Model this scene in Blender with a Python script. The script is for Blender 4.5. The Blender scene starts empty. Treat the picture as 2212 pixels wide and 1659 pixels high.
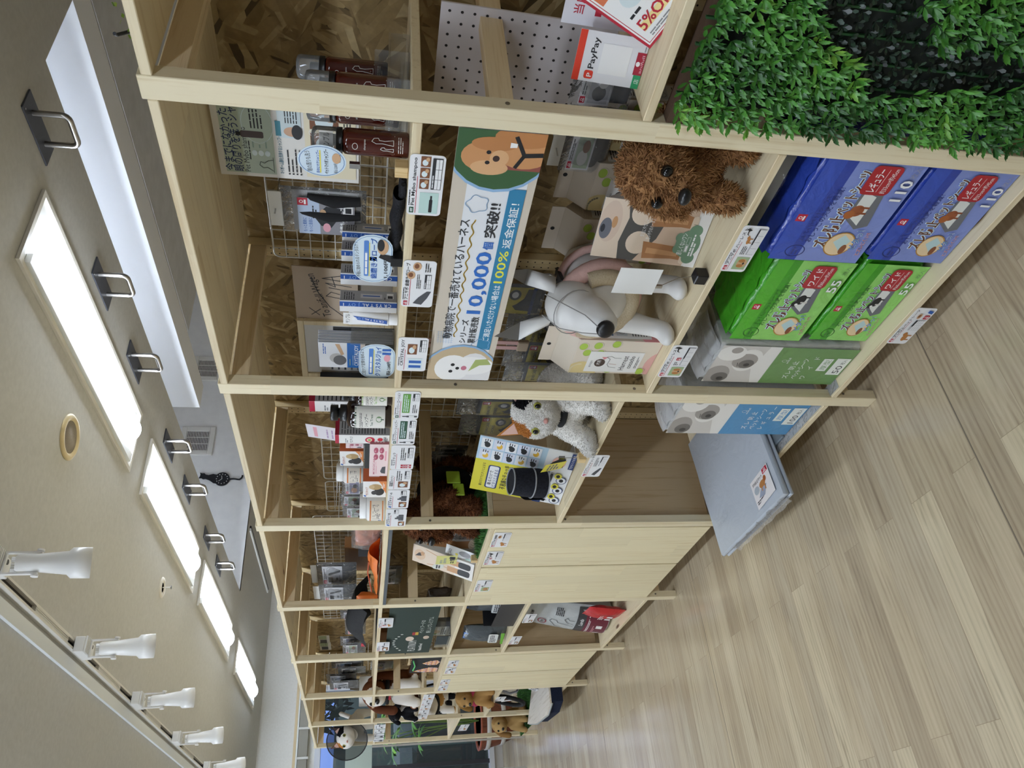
import bpy, math, random
from mathutils import Vector, Matrix, Euler, noise
rnd = random.Random(7)
SC = bpy.context.scene
# ---------------------------------------------------------------- camera
W_PX, H_PX, F_PX = 2212, 1659, 1633.45
CAM = Vector((-1.16646, 0.0, 1.53188))
YAW, PITCH, ROLL = 0.6046537, -0.18535559, 0.02422832
FWD = Vector((math.sin(YAW)*math.cos(PITCH), math.cos(YAW)*math.cos(PITCH), math.sin(PITCH)))
_r = Vector((math.cos(YAW), -math.sin(YAW), 0)); _u = _r.cross(FWD)
RGT = _r*math.cos(ROLL)+_u*math.sin(ROLL); UPV = -_r*math.sin(ROLL)+_u*math.cos(ROLL)
cd = bpy.data.cameras.new('camera'); cam = bpy.data.objects.new('camera', cd); SC.collection.objects.link(cam)
cd.sensor_fit = 'HORIZONTAL'; cd.sensor_width = 36.0; cd.lens = F_PX*36.0/W_PX; cd.clip_start = 0.02; cd.clip_end = 200
_x, _y, _z = -UPV, RGT, -FWD              # the phone was held upright: the frame lies on its side
cam.matrix_world = Matrix(((_x.x,_y.x,_z.x,CAM.x),(_x.y,_y.y,_z.y,CAM.y),(_x.z,_y.z,_z.z,CAM.z),(0,0,0,1)))
SC.camera = cam
# ---------------------------------------------------------------- view, world, light
SC.view_settings.view_transform = 'Standard'; SC.view_settings.look = 'None'
SC.view_settings.exposure = 0.0; SC.view_settings.gamma = 1.0; SC.view_settings.use_curve_mapping = False
SC.cycles.max_bounces = 10; SC.cycles.diffuse_bounces = 5; SC.cycles.transparent_max_bounces = 24
SC.cycles.caustics_reflective = False; SC.cycles.caustics_refractive = False
LAMP = 35.0           # strength of the ceiling tubes
wd = bpy.data.worlds.new('dusk_sky'); SC.world = wd; wd.use_nodes = True
nt = wd.node_tree; nt.nodes.clear()
bg = nt.nodes.new('ShaderNodeBackground'); wo = nt.nodes.new('ShaderNodeOutputWorld')
bg.inputs[1].default_value = 1.0                      # evening sky: deep blue low down, pale higher up
_tc = nt.nodes.new('ShaderNodeTexCoord'); _sp = nt.nodes.new('ShaderNodeSeparateXYZ'); _rp = nt.nodes.new('ShaderNodeValToRGB')
nt.links.new(_tc.outputs['Generated'], _sp.inputs[0]); nt.links.new(_sp.outputs[2], _rp.inputs[0]); nt.links.new(_rp.outputs[0], bg.inputs[0])
_e = _rp.color_ramp.elements; _e[0].position = .02; _e[0].color = (.17,.32,.85,1); _e[1].position = .30; _e[1].color = (1.0,1.12,1.55,1)
nt.links.new(bg.outputs[0], wo.inputs[0])

def px(axis, val, x, y):
    """point of the plane axis=val that the photo shows at pixel x, y"""
    d = RGT*((H_PX-y-H_PX/2)/F_PX) - UPV*((x-W_PX/2)/F_PX) + FWD
    i = 'XYZ'.index(axis); t = (val-CAM[i])/d[i]
    return CAM+d*t
def R(X, x0, y0, x1, y1):
    """photo box on the plane X: near Y, far Y, bottom z, top z"""
    xc, yc = (x0+x1)/2, (y0+y1)/2
    return px('X',X,xc,y0).y, px('X',X,xc,y1).y, px('X',X,x1,yc).z, px('X',X,x0,yc).z

# ---------------------------------------------------------------- materials
def lin(c): return c/12.92 if c <= .04045 else ((c+.055)/1.055)**2.4
def hexc(h): return tuple(lin(int(h[i:i+2],16)/255) for i in (0,2,4))
_mats = {}
def mat(h, rough=.55, metal=0.0, spec=.5, alpha=1.0, emit=0, coat=0, sss=0, trans=0):
    key = (h,rough,metal,spec,alpha,emit,coat,trans)
    if key in _mats: return _mats[key]
    m = bpy.data.materials.new('paint_'+h); m.use_nodes = True
    b = m.node_tree.nodes['Principled BSDF']; c = hexc(h)
    b.inputs['Base Color'].default_value = (*c,1); b.inputs['Roughness'].default_value = rough
    b.inputs['Metallic'].default_value = metal; b.inputs['Specular IOR Level'].default_value = spec
    b.inputs['Alpha'].default_value = alpha; b.inputs['Coat Weight'].default_value = coat
    b.inputs['Transmission Weight'].default_value = trans
    if emit: b.inputs['Emission Color'].default_value = (*c,1); b.inputs['Emission Strength'].default_value = emit
    _mats[key] = m; return m
def nodes(m):
    m.use_nodes = True; t = m.node_tree
    def N(kind, **kw):
        n = t.nodes.new('ShaderNode'+kind)
        for k, v in sorted(kw.items(), key=lambda q: q[0][0] != '_'):
            if k[0] == '_': setattr(n, k[1:], v)
            else:
                key = int(k[1:]) if k[0] == 'i' and k[1:].isdigit() else k.replace('__',' ')
                n.inputs[key].default_value = v
        return n
    return t, N, t.nodes['Principled BSDF'], t.links.new
def ramp(N, stops):
    r = N('ValToRGB'); e = r.color_ramp.elements
    while len(e) < len(stops): e.new(.5)
    for k, (p, h) in enumerate(stops): e[k].position = p; e[k].color = (*hexc(h),1)
    return r
def wood(axis, light, dark, strip=.09, knots=.0, rough=.5, seed=0.0, fine=1.0, shift=.06):
    """planed pine: grain along one axis, glued-up strips, streaks and the odd knot"""
    key = ('wood',axis,light,dark,strip,knots,seed)
    if key in _mats: return _mats[key]
    m = bpy.data.materials.new('pine_'+axis.lower()); t, N, b, L = nodes(m)
    tc = N('TexCoord'); geo = N('NewGeometry'); sep = N('SeparateXYZ'); L(geo.outputs['Position'], sep.inputs[0])
    i = 'XYZ'.index(axis); o = [k for k in range(3) if k != i]
    def mth(op, a, bv=0.0):
        n = N('Math', _operation=op)
        for k, q in enumerate((a, bv)):
            if isinstance(q, (int,float)): n.inputs[k].default_value = q
            else: L(q, n.inputs[k])
        return n.outputs[0]
    across = sep.outputs['XYZ'[o[0]]] if axis != 'Z' else sep.outputs['Y']
    if axis == 'Y': across = sep.outputs['X']
    idx = mth('FLOOR', mth('DIVIDE', across, strip))
    blk = mth('FLOOR', mth('ADD', mth('DIVIDE', sep.outputs[axis], .62), mth('MULTIPLY', idx, .37)))
    cmb = N('CombineXYZ'); L(idx, cmb.inputs[0]); L(blk, cmb.inputs[1]); cmb.inputs[2].default_value = seed
    wn = N('TexWhiteNoise', _noise_dimensions='3D'); L(cmb.outputs[0], wn.inputs['Vector'])
    # stretched coordinates
    sc = [42*fine]*3; sc[i] = 1.6
    vm = N('VectorMath', _operation='MULTIPLY'); L(geo.outputs['Position'], vm.inputs[0]); vm.inputs[1].default_value = sc
    va = N('VectorMath', _operation='ADD'); L(vm.outputs[0], va.inputs[0])
    vs = N('VectorMath', _operation='SCALE'); L(wn.outputs['Color'], vs.inputs[0]); vs.inputs['Scale'].default_value = 9.0; L(vs.outputs[0], va.inputs[1])
    n1 = N('TexNoise', Scale=1.0, Detail=4.0, Roughness=.6, Distortion=.35); L(va.outputs[0], n1.inputs['Vector'])
    n2 = N('TexNoise', Scale=5.0, Detail=3.0, Roughness=.7); L(va.outputs[0], n2.inputs['Vector'])
    mix = mth('ADD', mth('MULTIPLY', n1.outputs[0], .75), mth('MULTIPLY', n2.outputs[0], .25))
    rp = ramp(N, [(.34,dark),(.47,light),(.56,light),(.66,dark)]); L(mix, rp.inputs[0])
    hs = N('HueSaturation'); L(rp.outputs[0], hs.inputs['Color'])
    L(mth('ADD', mth('MULTIPLY', wn.outputs['Value'], shift*2), 1-shift), hs.inputs['Value'])
    col = hs.outputs[0]
    if knots:
        sk = [9.0]*3; sk[i] = 2.6
        vk = N('VectorMath', _operation='MULTIPLY'); L(geo.outputs['Position'], vk.inputs[0]); vk.inputs[1].default_value = sk
        vo = N('TexVoronoi', Scale=1.0, Randomness=1.0); L(vk.outputs[0], vo.inputs['Vector'])
        kr = ramp(N, [(.05,'ffffff'),(.13*knots+.04,'000000')]); L(vo.outputs['Distance'], kr.inputs[0])
        mx = N('Mix', _data_type='RGBA'); L(kr.outputs[0], mx.inputs[0]); L(col, mx.inputs[6]); mx.inputs[7].default_value = (*hexc('6b4a2c'),1)
        col = mx.outputs[2]
    L(col, b.inputs['Base Color']); b.inputs['Roughness'].default_value = rough; b.inputs['Specular IOR Level'].default_value = .3
    bp = N('Bump', Strength=.06, Distance=.001); L(mix, bp.inputs['Height']); L(bp.outputs[0], b.inputs['Normal'])
    _mats[key] = m; return m
def osb():
    m = bpy.data.materials.new('strand_board'); t, N, b, L = nodes(m)
    geo = N('NewGeometry'); cols = []
    for k, (rot, sc) in enumerate(((.35,(1,9,60)),(-.6,(1,11,52)),(1.2,(1,12,66)))):
        vr = N('VectorRotate', _rotation_type='X_AXIS', Angle=rot); L(geo.outputs['Position'], vr.inputs['Vector'])
        vm = N('VectorMath', _operation='MULTIPLY'); L(vr.outputs[0], vm.inputs[0]); vm.inputs[1].default_value = sc
        vo = N('TexVoronoi', Scale=1.0, Randomness=1.0); L(vm.outputs[0], vo.inputs['Vector'])
        cols.append(vo)
    n0 = N('TexNoise', Scale=9.0, Detail=2.0); L(geo.outputs['Position'], n0.inputs['Vector'])
    st = ramp(N, [(.46,'000000'),(.5,'ffffff')]); L(n0.outputs[0], st.inputs[0])
    n3 = N('TexNoise', Scale=14.0, Detail=1.0, W=3.0, _noise_dimensions='4D'); L(geo.outputs['Position'], n3.inputs['Vector'])
    st2 = ramp(N, [(.52,'000000'),(.56,'ffffff')]); L(n3.outputs[0], st2.inputs[0])
    mx = N('Mix', _data_type='RGBA'); L(st.outputs[0], mx.inputs[0]); L(cols[0].outputs['Color'], mx.inputs[6]); L(cols[1].outputs['Color'], mx.inputs[7])
    mx2 = N('Mix', _data_type='RGBA'); L(st2.outputs[0], mx2.inputs[0]); L(mx.outputs[2], mx2.inputs[6]); L(cols[2].outputs['Color'], mx2.inputs[7])
    rp = ramp(N, [(.02,'574629'),(.1,'836c44'),(.5,'9b8256'),(.85,'ab9367'),(.97,'bda77c')])
    sx = N('SeparateColor'); L(mx2.outputs[2], sx.inputs[0]); L(sx.outputs[0], rp.inputs[0])
    n4 = N('TexNoise', Scale=60.0, Detail=3.0); L(geo.outputs['Position'], n4.inputs['Vector'])
    hs = N('HueSaturation'); L(rp.outputs[0], hs.inputs['Color'])
    ma = N('MapRange'); L(n4.outputs[0], ma.inputs[0]); ma.inputs[3].default_value = .7; ma.inputs[4].default_value = 1.25; L(ma.outputs[0], hs.inputs['Value'])
    L(hs.outputs[0], b.inputs['Base Color']); b.inputs['Roughness'].default_value = .6
    bp = N('Bump', Strength=.25, Distance=.002); L(sx.outputs[0], bp.inputs['Height']); L(bp.outputs[0], b.inputs['Normal'])
    return m
def floor_mat():
    m = bpy.data.materials.new('plank_floor'); t, N, b, L = nodes(m)
    geo = N('NewGeometry')
    def brick(c1,c2,mo):
        br = N('TexBrick', _offset=.37, _offset_frequency=2, Scale=1.0)
        br.inputs['Brick Width'].default_value = .91; br.inputs['Row Height'].default_value = .0925
        br.inputs['Mortar Size'].default_value = .0006; br.inputs['Mortar Smooth'].default_value = .1; br.inputs['Bias'].default_value = 0
        br.inputs['Color1'].default_value = (*c1,1); br.inputs['Color2'].default_value = (*c2,1); br.inputs['Mortar'].default_value = (*mo,1)
        L(geo.outputs['Position'], br.inputs['Vector']); return br
    b1 = brick((0,0,0),(1,1,1),(.5,.5,.5))
    # grain, shifted per plank
    vs = N('VectorMath', _operation='SCALE'); L(b1.outputs['Color'], vs.inputs[0]); vs.inputs['Scale'].default_value = 37.0
    vm = N('VectorMath', _operation='MULTIPLY'); L(geo.outputs['Position'], vm.inputs[0]); vm.inputs[1].default_value = (2.4,34,1)
    va = N('VectorMath', _operation='ADD'); L(vm.outputs[0], va.inputs[0]); L(vs.outputs[0], va.inputs[1])
    n1 = N('TexNoise', Scale=1.0, Detail=6.0, Roughness=.62, Distortion=.9); L(va.outputs[0], n1.inputs['Vector'])
    wv = N('TexWave', _bands_direction='Y', Scale=.55, Distortion=9.0, Detail=2.0); wv.inputs['Detail Scale'].default_value = .6; L(va.outputs[0], wv.inputs['Vector'])
    vm2 = N('VectorMath', _operation='MULTIPLY'); L(geo.outputs['Position'], vm2.inputs[0]); vm2.inputs[1].default_value = (12,260,1)
    n2 = N('TexNoise', Scale=1.0, Detail=2.0); L(vm2.outputs[0], n2.inputs['Vector'])
    g = N('Math', _operation='MULTIPLY_ADD'); L(wv.outputs['Fac'], g.inputs[0]); g.inputs[1].default_value = .16; L(n1.outputs[0], g.inputs[2])
    g2 = N('Math', _operation='MULTIPLY_ADD'); L(n2.outputs[0], g2.inputs[0]); g2.inputs[1].default_value = .22; L(g.outputs[0], g2.inputs[2])
    rp = ramp(N, [(.38,'9a8f80'),(.55,'b6ac9b'),(.68,'c5bcaa'),(.9,'d0c8b7')]); L(g2.outputs[0], rp.inputs[0])
    sx = N('SeparateColor'); L(b1.outputs['Color'], sx.inputs[0])
    tone = ramp(N, [(0,'c9bba6'),(.3,'ddd0b8'),(.6,'d6cbb8'),(1,'eee4cc')]); L(sx.outputs[0], tone.inputs[0])
    mx = N('Mix', _data_type='RGBA', _blend_type='MULTIPLY'); mx.inputs[0].default_value = 1; L(rp.outputs[0], mx.inputs[6]); L(tone.outputs[0], mx.inputs[7])
    ml = N('Mix', _data_type='RGBA'); L(b1.outputs['Fac'], ml.inputs[0]); L(mx.outputs[2], ml.inputs[6]); ml.inputs[7].default_value = (*hexc('85735c'),1)
    hs = N('HueSaturation', Value=1.22, Saturation=.85); L(ml.outputs[2], hs.inputs['Color'])
    L(hs.outputs[0], b.inputs['Base Color'])
    n5 = N('TexNoise', Scale=2.5, Detail=3.0); L(geo.outputs['Position'], n5.inputs['Vector'])
    mr = N('MapRange'); L(n5.outputs[0], mr.inputs[0]); mr.inputs[3].default_value = .10; mr.inputs[4].default_value = .24; L(mr.outputs[0], b.inputs['Roughness'])
    b.inputs['Specular IOR Level'].default_value = .5
    bp = N('Bump', Strength=.05, Distance=.0006); L(n2.outputs[0], bp.inputs['Height']); L(bp.outputs[0], b.inputs['Normal'])
    return m
def noisy(h1, h2, scale=40., rough=.6, bump=0., name='plaster', detail=4., dist=.002, stretch=(1,1,1), spec=.3):
    m = bpy.data.materials.new(name); t, N, b, L = nodes(m)
    geo = N('NewGeometry'); vm = N('VectorMath', _operation='MULTIPLY'); L(geo.outputs['Position'], vm.inputs[0]); vm.inputs[1].default_value = stretch
    n = N('TexNoise', Scale=scale, Detail=detail); L(vm.outputs[0], n.inputs['Vector'])
    rp = ramp(N, [(.3,h1),(.7,h2)]); L(n.outputs[0], rp.inputs[0]); L(rp.outputs[0], b.inputs['Base Color'])
    b.inputs['Roughness'].default_value = rough; b.inputs['Specular IOR Level'].default_value = spec
    if bump: bp = N('Bump', Strength=bump, Distance=dist); L(n.outputs[0], bp.inputs['Height']); L(bp.outputs[0], b.inputs['Normal'])
    return m
def film(h='ffffff', opacity=.12, rough=.12, wrinkle=.5, scale=22.):
    """clear plastic film: mostly see-through, with crinkled highlights"""
    key = ('film',h,opacity,rough,wrinkle,scale)
    if key in _mats: return _mats[key]
    m = bpy.data.materials.new('clear_film'); t, N, b, L = nodes(m)
    out = t.nodes['Material Output']; tr = N('BsdfTransparent'); gl = N('BsdfGlossy', Roughness=rough); df = N('BsdfDiffuse', Color=(*hexc(h),1))
    geo = N('NewGeometry'); n = N('TexNoise', Scale=scale, Detail=3.0, Distortion=1.2); L(geo.outputs['Position'], n.inputs['Vector'])
    bp = N('Bump', Strength=wrinkle, Distance=.01); L(n.outputs[0], bp.inputs['Height']); L(bp.outputs[0], gl.inputs['Normal'])
    fr = N('Fresnel', IOR=1.5); L(bp.outputs[0], fr.inputs['Normal'])
    m1 = N('MixShader', Fac=opacity); L(tr.outputs[0], m1.inputs[1]); L(df.outputs[0], m1.inputs[2])
    m2 = N('MixShader'); L(fr.outputs[0], m2.inputs[0]); L(m1.outputs[0], m2.inputs[1]); L(gl.outputs[0], m2.inputs[2])
    L(m2.outputs[0], out.inputs['Surface']); _mats[key] = m; return m
def printed_film(h, rough=.28, wrinkle=.25, scale=(9,9,9)):
    key = ('pfilm',h,rough,wrinkle)
    if key in _mats: return _mats[key]
    m = bpy.data.materials.new('printed_film'); t, N, b, L = nodes(m)
    b.inputs['Base Color'].default_value = (*hexc(h),1); b.inputs['Roughness'].default_value = rough
    geo = N('NewGeometry'); vm = N('VectorMath', _operation='MULTIPLY'); L(geo.outputs['Position'], vm.inputs[0]); vm.inputs[1].default_value = scale
    n = N('TexNoise', Scale=2.0, Detail=3.0, Distortion=1.0); L(vm.outputs[0], n.inputs['Vector'])
    bp = N('Bump', Strength=wrinkle, Distance=.02); L(n.outputs[0], bp.inputs['Height']); L(bp.outputs[0], b.inputs['Normal'])
    _mats[key] = m; return m
PINE_L, PINE_D = 'e6d9b9', 'd6c39b'
WZ = wood('Z', PINE_L, PINE_D, strip=.5, shift=.05)
WY = wood('Y', 'e2d3b2', 'd0bb95', strip=.085, knots=.55, shift=.08)
WX = wood('X', 'dac6a3', 'c8ae85', strip=.09, shift=.05)
WD = wood('Z', 'e8dcb9', 'd9c79d', strip=.11, shift=.04)      # cabinet doors
WS = wood('Z', 'cdb591', 'b99c76', strip=.5, shift=.04)         # cabinet sides
OSB = osb()
WHITE = mat('f2f2f2', .5); BLACK = mat('16161a', .5); INK = mat('26262a', .6); RED = mat('b81f38', .5); GREY = mat('8c8c90', .5)
CHROME = mat('b9b9bb', .22, 1.0); STEEL = mat('a9a7a4', .3, 1.0); CLEAR = film(); ACRYL = film('dfe6e8', .10, .05, .0)
# ---------------------------------------------------------------- geometry helpers
def frame(o, u, v):
    """matrix with local x along u, y along v, z out of the sheet"""
    u = Vector(u).normalized(); v = Vector(v); n = u.cross(v).normalized(); v = n.cross(u)
    return Matrix(((u.x,v.x,n.x,o[0]),(u.y,v.y,n.y,o[1]),(u.z,v.z,n.z,o[2]),(0,0,0,1)))
def face_out(o, yaw=0.0, lean=0.0):
    """frame of something that faces the aisle: x to the viewer's right, y up; yaw turns it, lean tips its top back"""
    u = Vector((math.sin(-yaw)*-1, -math.cos(yaw), 0)); n = Vector((-math.cos(yaw), -math.sin(yaw)*-1*-1, 0))
    u = Vector((-math.sin(yaw), -math.cos(yaw), 0)); n = u.cross(Vector((0,0,1)))
    v = Vector((0,0,1))*math.cos(lean) - n*math.sin(lean)
    return frame(o, u, v)
class G:
    def __init__(s): s.v, s.f, s.m, s.s, s.mats = [], [], [], [], []
    def mi(s, m):
        if m not in s.mats: s.mats.append(m)
        return s.mats.index(m)
    def add(s, vs, fs, m, smooth=False, M=None):
        k = len(s.v); i = s.mi(m)
        s.v += [M @ Vector(q) for q in vs] if M else [Vector(q) for q in vs]
        for f in fs: s.f.append([k+a for a in f]); s.m.append(i); s.s.append(smooth)
        return s
    def box(s, x0, x1, y0, y1, z0, z1, m, bev=.0, M=None):
        if x1 < x0: x0, x1 = x1, x0
        if y1 < y0: y0, y1 = y1, y0
        if z1 < z0: z0, z1 = z1, z0
        if not bev:
            vs = [(x,y,z) for x in (x0,x1) for y in (y0,y1) for z in (z0,z1)]
            return s.add(vs, [(0,1,3,2),(4,6,7,5),(0,4,5,1),(2,3,7,6),(0,2,6,4),(1,5,7,3)], m, False, M)
        b = min(bev, (x1-x0)/2.01, (y1-y0)/2.01, (z1-z0)/2.01); X, Y, Z = (x0,x1), (y0,y1), (z0,z1); vs = []; idx = {}
        for i in (0,1):
            for j in (0,1):
                for k in (0,1):
                    c = (X[i],Y[j],Z[k]); d = ((1,-1)[i]*b,(1,-1)[j]*b,(1,-1)[k]*b)
                    for a in range(3):
                        idx[i,j,k,a] = len(vs); vs.append(tuple(c[q]+(0 if q == a else d[q]) for q in range(3)))
        fs = []
        for a in range(3):
            p, q = [(1,2),(2,0),(0,1)][a]
            for e in (0,1):
                f = []
                for (g, h) in ((0,0),(1,0),(1,1),(0,1)):
                    t = [0,0,0]; t[a] = e; t[p] = g; t[q] = h; f.append(idx[t[0],t[1],t[2],a])
                fs.append(f if e else f[::-1])
        for a in range(3):
            p, q = [(1,2),(2,0),(0,1)][a]
            for g in (0,1):
                for h in (0,1):
                    t0 = [0,0,0]; t0[p] = g; t0[q] = h; t1 = t0[:]; t1[a] = 1
                    f = [idx[(*t0,p)], idx[(*t1,p)], idx[(*t1,q)], idx[(*t0,q)]]
                    fs.append(f if (g+h) % 2 else f[::-1])
        for i in (0,1):
            for j in (0,1):
                for k in (0,1):
                    f = [idx[i,j,k,a] for a in range(3)]; fs.append(f if (i+j+k) % 2 else f[::-1])
        return s.add(vs, fs, m, False, M)
    def tube(s, pts, r, m, n=8, closed=False, smooth=True, M=None):
        P = [Vector(p) for p in pts]; k = len(P); rr = r if isinstance(r,(list,tuple)) else [r]*k
        up = None; vs = []
        for i in range(k):
            if closed: t = (P[(i+1)%k]-P[i-1]).normalized()
            else: t = (P[min(i+1,k-1)]-P[max(i-1,0)]).normalized()
            if up is None: up = t.orthogonal().normalized()
            up = (up - t*up.dot(t)).normalized(); sd = t.cross(up)
            vs += [P[i]+(up*math.cos(2*math.pi*j/n)+sd*math.sin(2*math.pi*j/n))*rr[i] for j in range(n)]
        fs = []
        for i in range(k if closed else k-1):
            a, b = i*n, ((i+1)%k)*n
            fs += [(a+j, a+(j+1)%n, b+(j+1)%n, b+j) for j in range(n)]
        s.add(vs, fs, m, smooth, M)
        if not closed: s.add(vs[:n], [tuple(range(n))[::-1]], m, False, M); s.add(vs[-n:], [tuple(range(n))], m, False, M)
        return s
    def lathe(s, prof, m, o=(0,0,0), n=24, M=None, smooth=True, sx=1, sy=1):
        vs = [(o[0]+r*math.cos(2*math.pi*j/n)*sx, o[1]+r*math.sin(2*math.pi*j/n)*sy, o[2]+z) for r, z in prof for j in range(n)]
        fs = [(i*n+j, i*n+(j+1)%n, (i+1)*n+(j+1)%n, (i+1)*n+j) for i in range(len(prof)-1) for j in range(n)]
        s.add(vs, fs, m, smooth, M)
        if prof[0][0] > 1e-6: s.add(vs[:n], [tuple(range(n))[::-1]], m, False, M)
        if prof[-1][0] > 1e-6: s.add(vs[-n:], [tuple(range(n))], m, False, M)
        return s
    def ell(s, c, r, m, M=None, nu=16, nv=10):
        if not isinstance(r,(tuple,list)): r = (r,r,r)
        vs = []; fs = []
        for i in range(nv+1):
            a = math.pi*i/nv
            for j in range(nu):
                b = 2*math.pi*j/nu
                vs.append((c[0]+r[0]*math.sin(a)*math.cos(b), c[1]+r[1]*math.sin(a)*math.sin(b), c[2]-r[2]*math.cos(a)))
        fs = [(i*nu+j, i*nu+(j+1)%nu, (i+1)*nu+(j+1)%nu, (i+1)*nu+j) for i in range(nv) for j in range(nu)]
        return s.add(vs, fs, m, True, M)
    def prism(s, pts, z0, z1, m, M=None, side=None):
        n = len(pts); vs = [(x,y,z0) for x,y in pts]+[(x,y,z1) for x,y in pts]
        s.add(vs, [tuple(range(n))[::-1], tuple(range(n,2*n))], m, False, M)
        return s.add(vs, [(i,(i+1)%n,n+(i+1)%n,n+i) for i in range(n)], side or m, False, M)
    def grid(s, fn, nu, nv, m, smooth=True, M=None, back=None):
        vs = [fn(i/nu, j/nv) for i in range(nu+1) for j in range(nv+1)]
        fs = [(i*(nv+1)+j, (i+1)*(nv+1)+j, (i+1)*(nv+1)+j+1, i*(nv+1)+j+1) for i in range(nu) for j in range(nv)]
        return s.add(vs, fs, m, smooth, M)
    def build(s, name, parent=None, origin=None, **tags):
        me = bpy.data.meshes.new(name)
        if origin is None:
            if parent is not None: origin = parent['_o']
            else:
                lo = [min(q[k] for q in s.v) for k in range(3)]; hi = [max(q[k] for q in s.v) for k in range(3)]
                origin = ((lo[0]+hi[0])/2, (lo[1]+hi[1])/2, lo[2])
        o3 = Vector(origin)
        me.from_pydata([q-o3 for q in s.v], [], s.f)
        for m in s.mats: me.materials.append(m)
        me.polygons.foreach_set('material_index', s.m); me.polygons.foreach_set('use_smooth', s.s); me.update()
        o = bpy.data.objects.new(name, me); SC.collection.objects.link(o)
        if parent is not None:
            o.parent = parent; o.location = o3-Vector(parent['_o'])
        else: o.location = o3
        o['_o'] = tuple(origin) if parent is None else tuple(o3)
        for k, q in tags.items():
            if q is not None: o[k] = q
        return o
def thing(name, label, category, loc, group=None):
    o = bpy.data.objects.new(name, None); SC.collection.objects.link(o); o.empty_display_size = .02
    o.location = loc; o['_o'] = tuple(loc); o['label'] = label; o['category'] = category
    if group: o['group'] = group
    return o
def struct(g, name): return g.build(name, kind='structure')
# ---------------------------------------------------------------- lettering
_fc = bpy.data.curves.new('lettering','FONT'); _fo = bpy.data.objects.new('lettering',_fc); SC.collection.objects.link(_fo)
_fc.resolution_u = 2; _tx = {}
def letters(body, bold=0.0):
    key = (body,bold)
    if key not in _tx:
        _fc.body = body; _fc.offset = bold; _fo.update_tag(); dg = bpy.context.evaluated_depsgraph_get(); dg.update()
        ev = _fo.evaluated_get(dg); me = ev.to_mesh()
        vs = [(q.co.x,q.co.y) for q in me.vertices]; fs = [tuple(p.vertices) for p in me.polygons]; ev.to_mesh_clear()
        x0 = min((q[0] for q in vs), default=0); x1 = max((q[0] for q in vs), default=1)
        _tx[key] = ([(x-x0,y) for x,y in vs], fs, max(x1-x0,1e-4))
    return _tx[key]
def clip(pts, w, h):
    for ax, lim, sg in ((0,0,1),(0,w,-1),(1,0,1),(1,h,-1)):
        out = []
        for i in range(len(pts)):
            a, b = pts[i-1], pts[i]; da, db = (a[ax]-lim)*sg, (b[ax]-lim)*sg
            if (da >= 0) != (db >= 0):
                t = da/(da-db); out.append((a[0]+(b[0]-a[0])*t, a[1]+(b[1]-a[1])*t))
            if db >= 0: out.append(b)
        pts = out
        if len(pts) < 3: return []
    return pts
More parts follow.
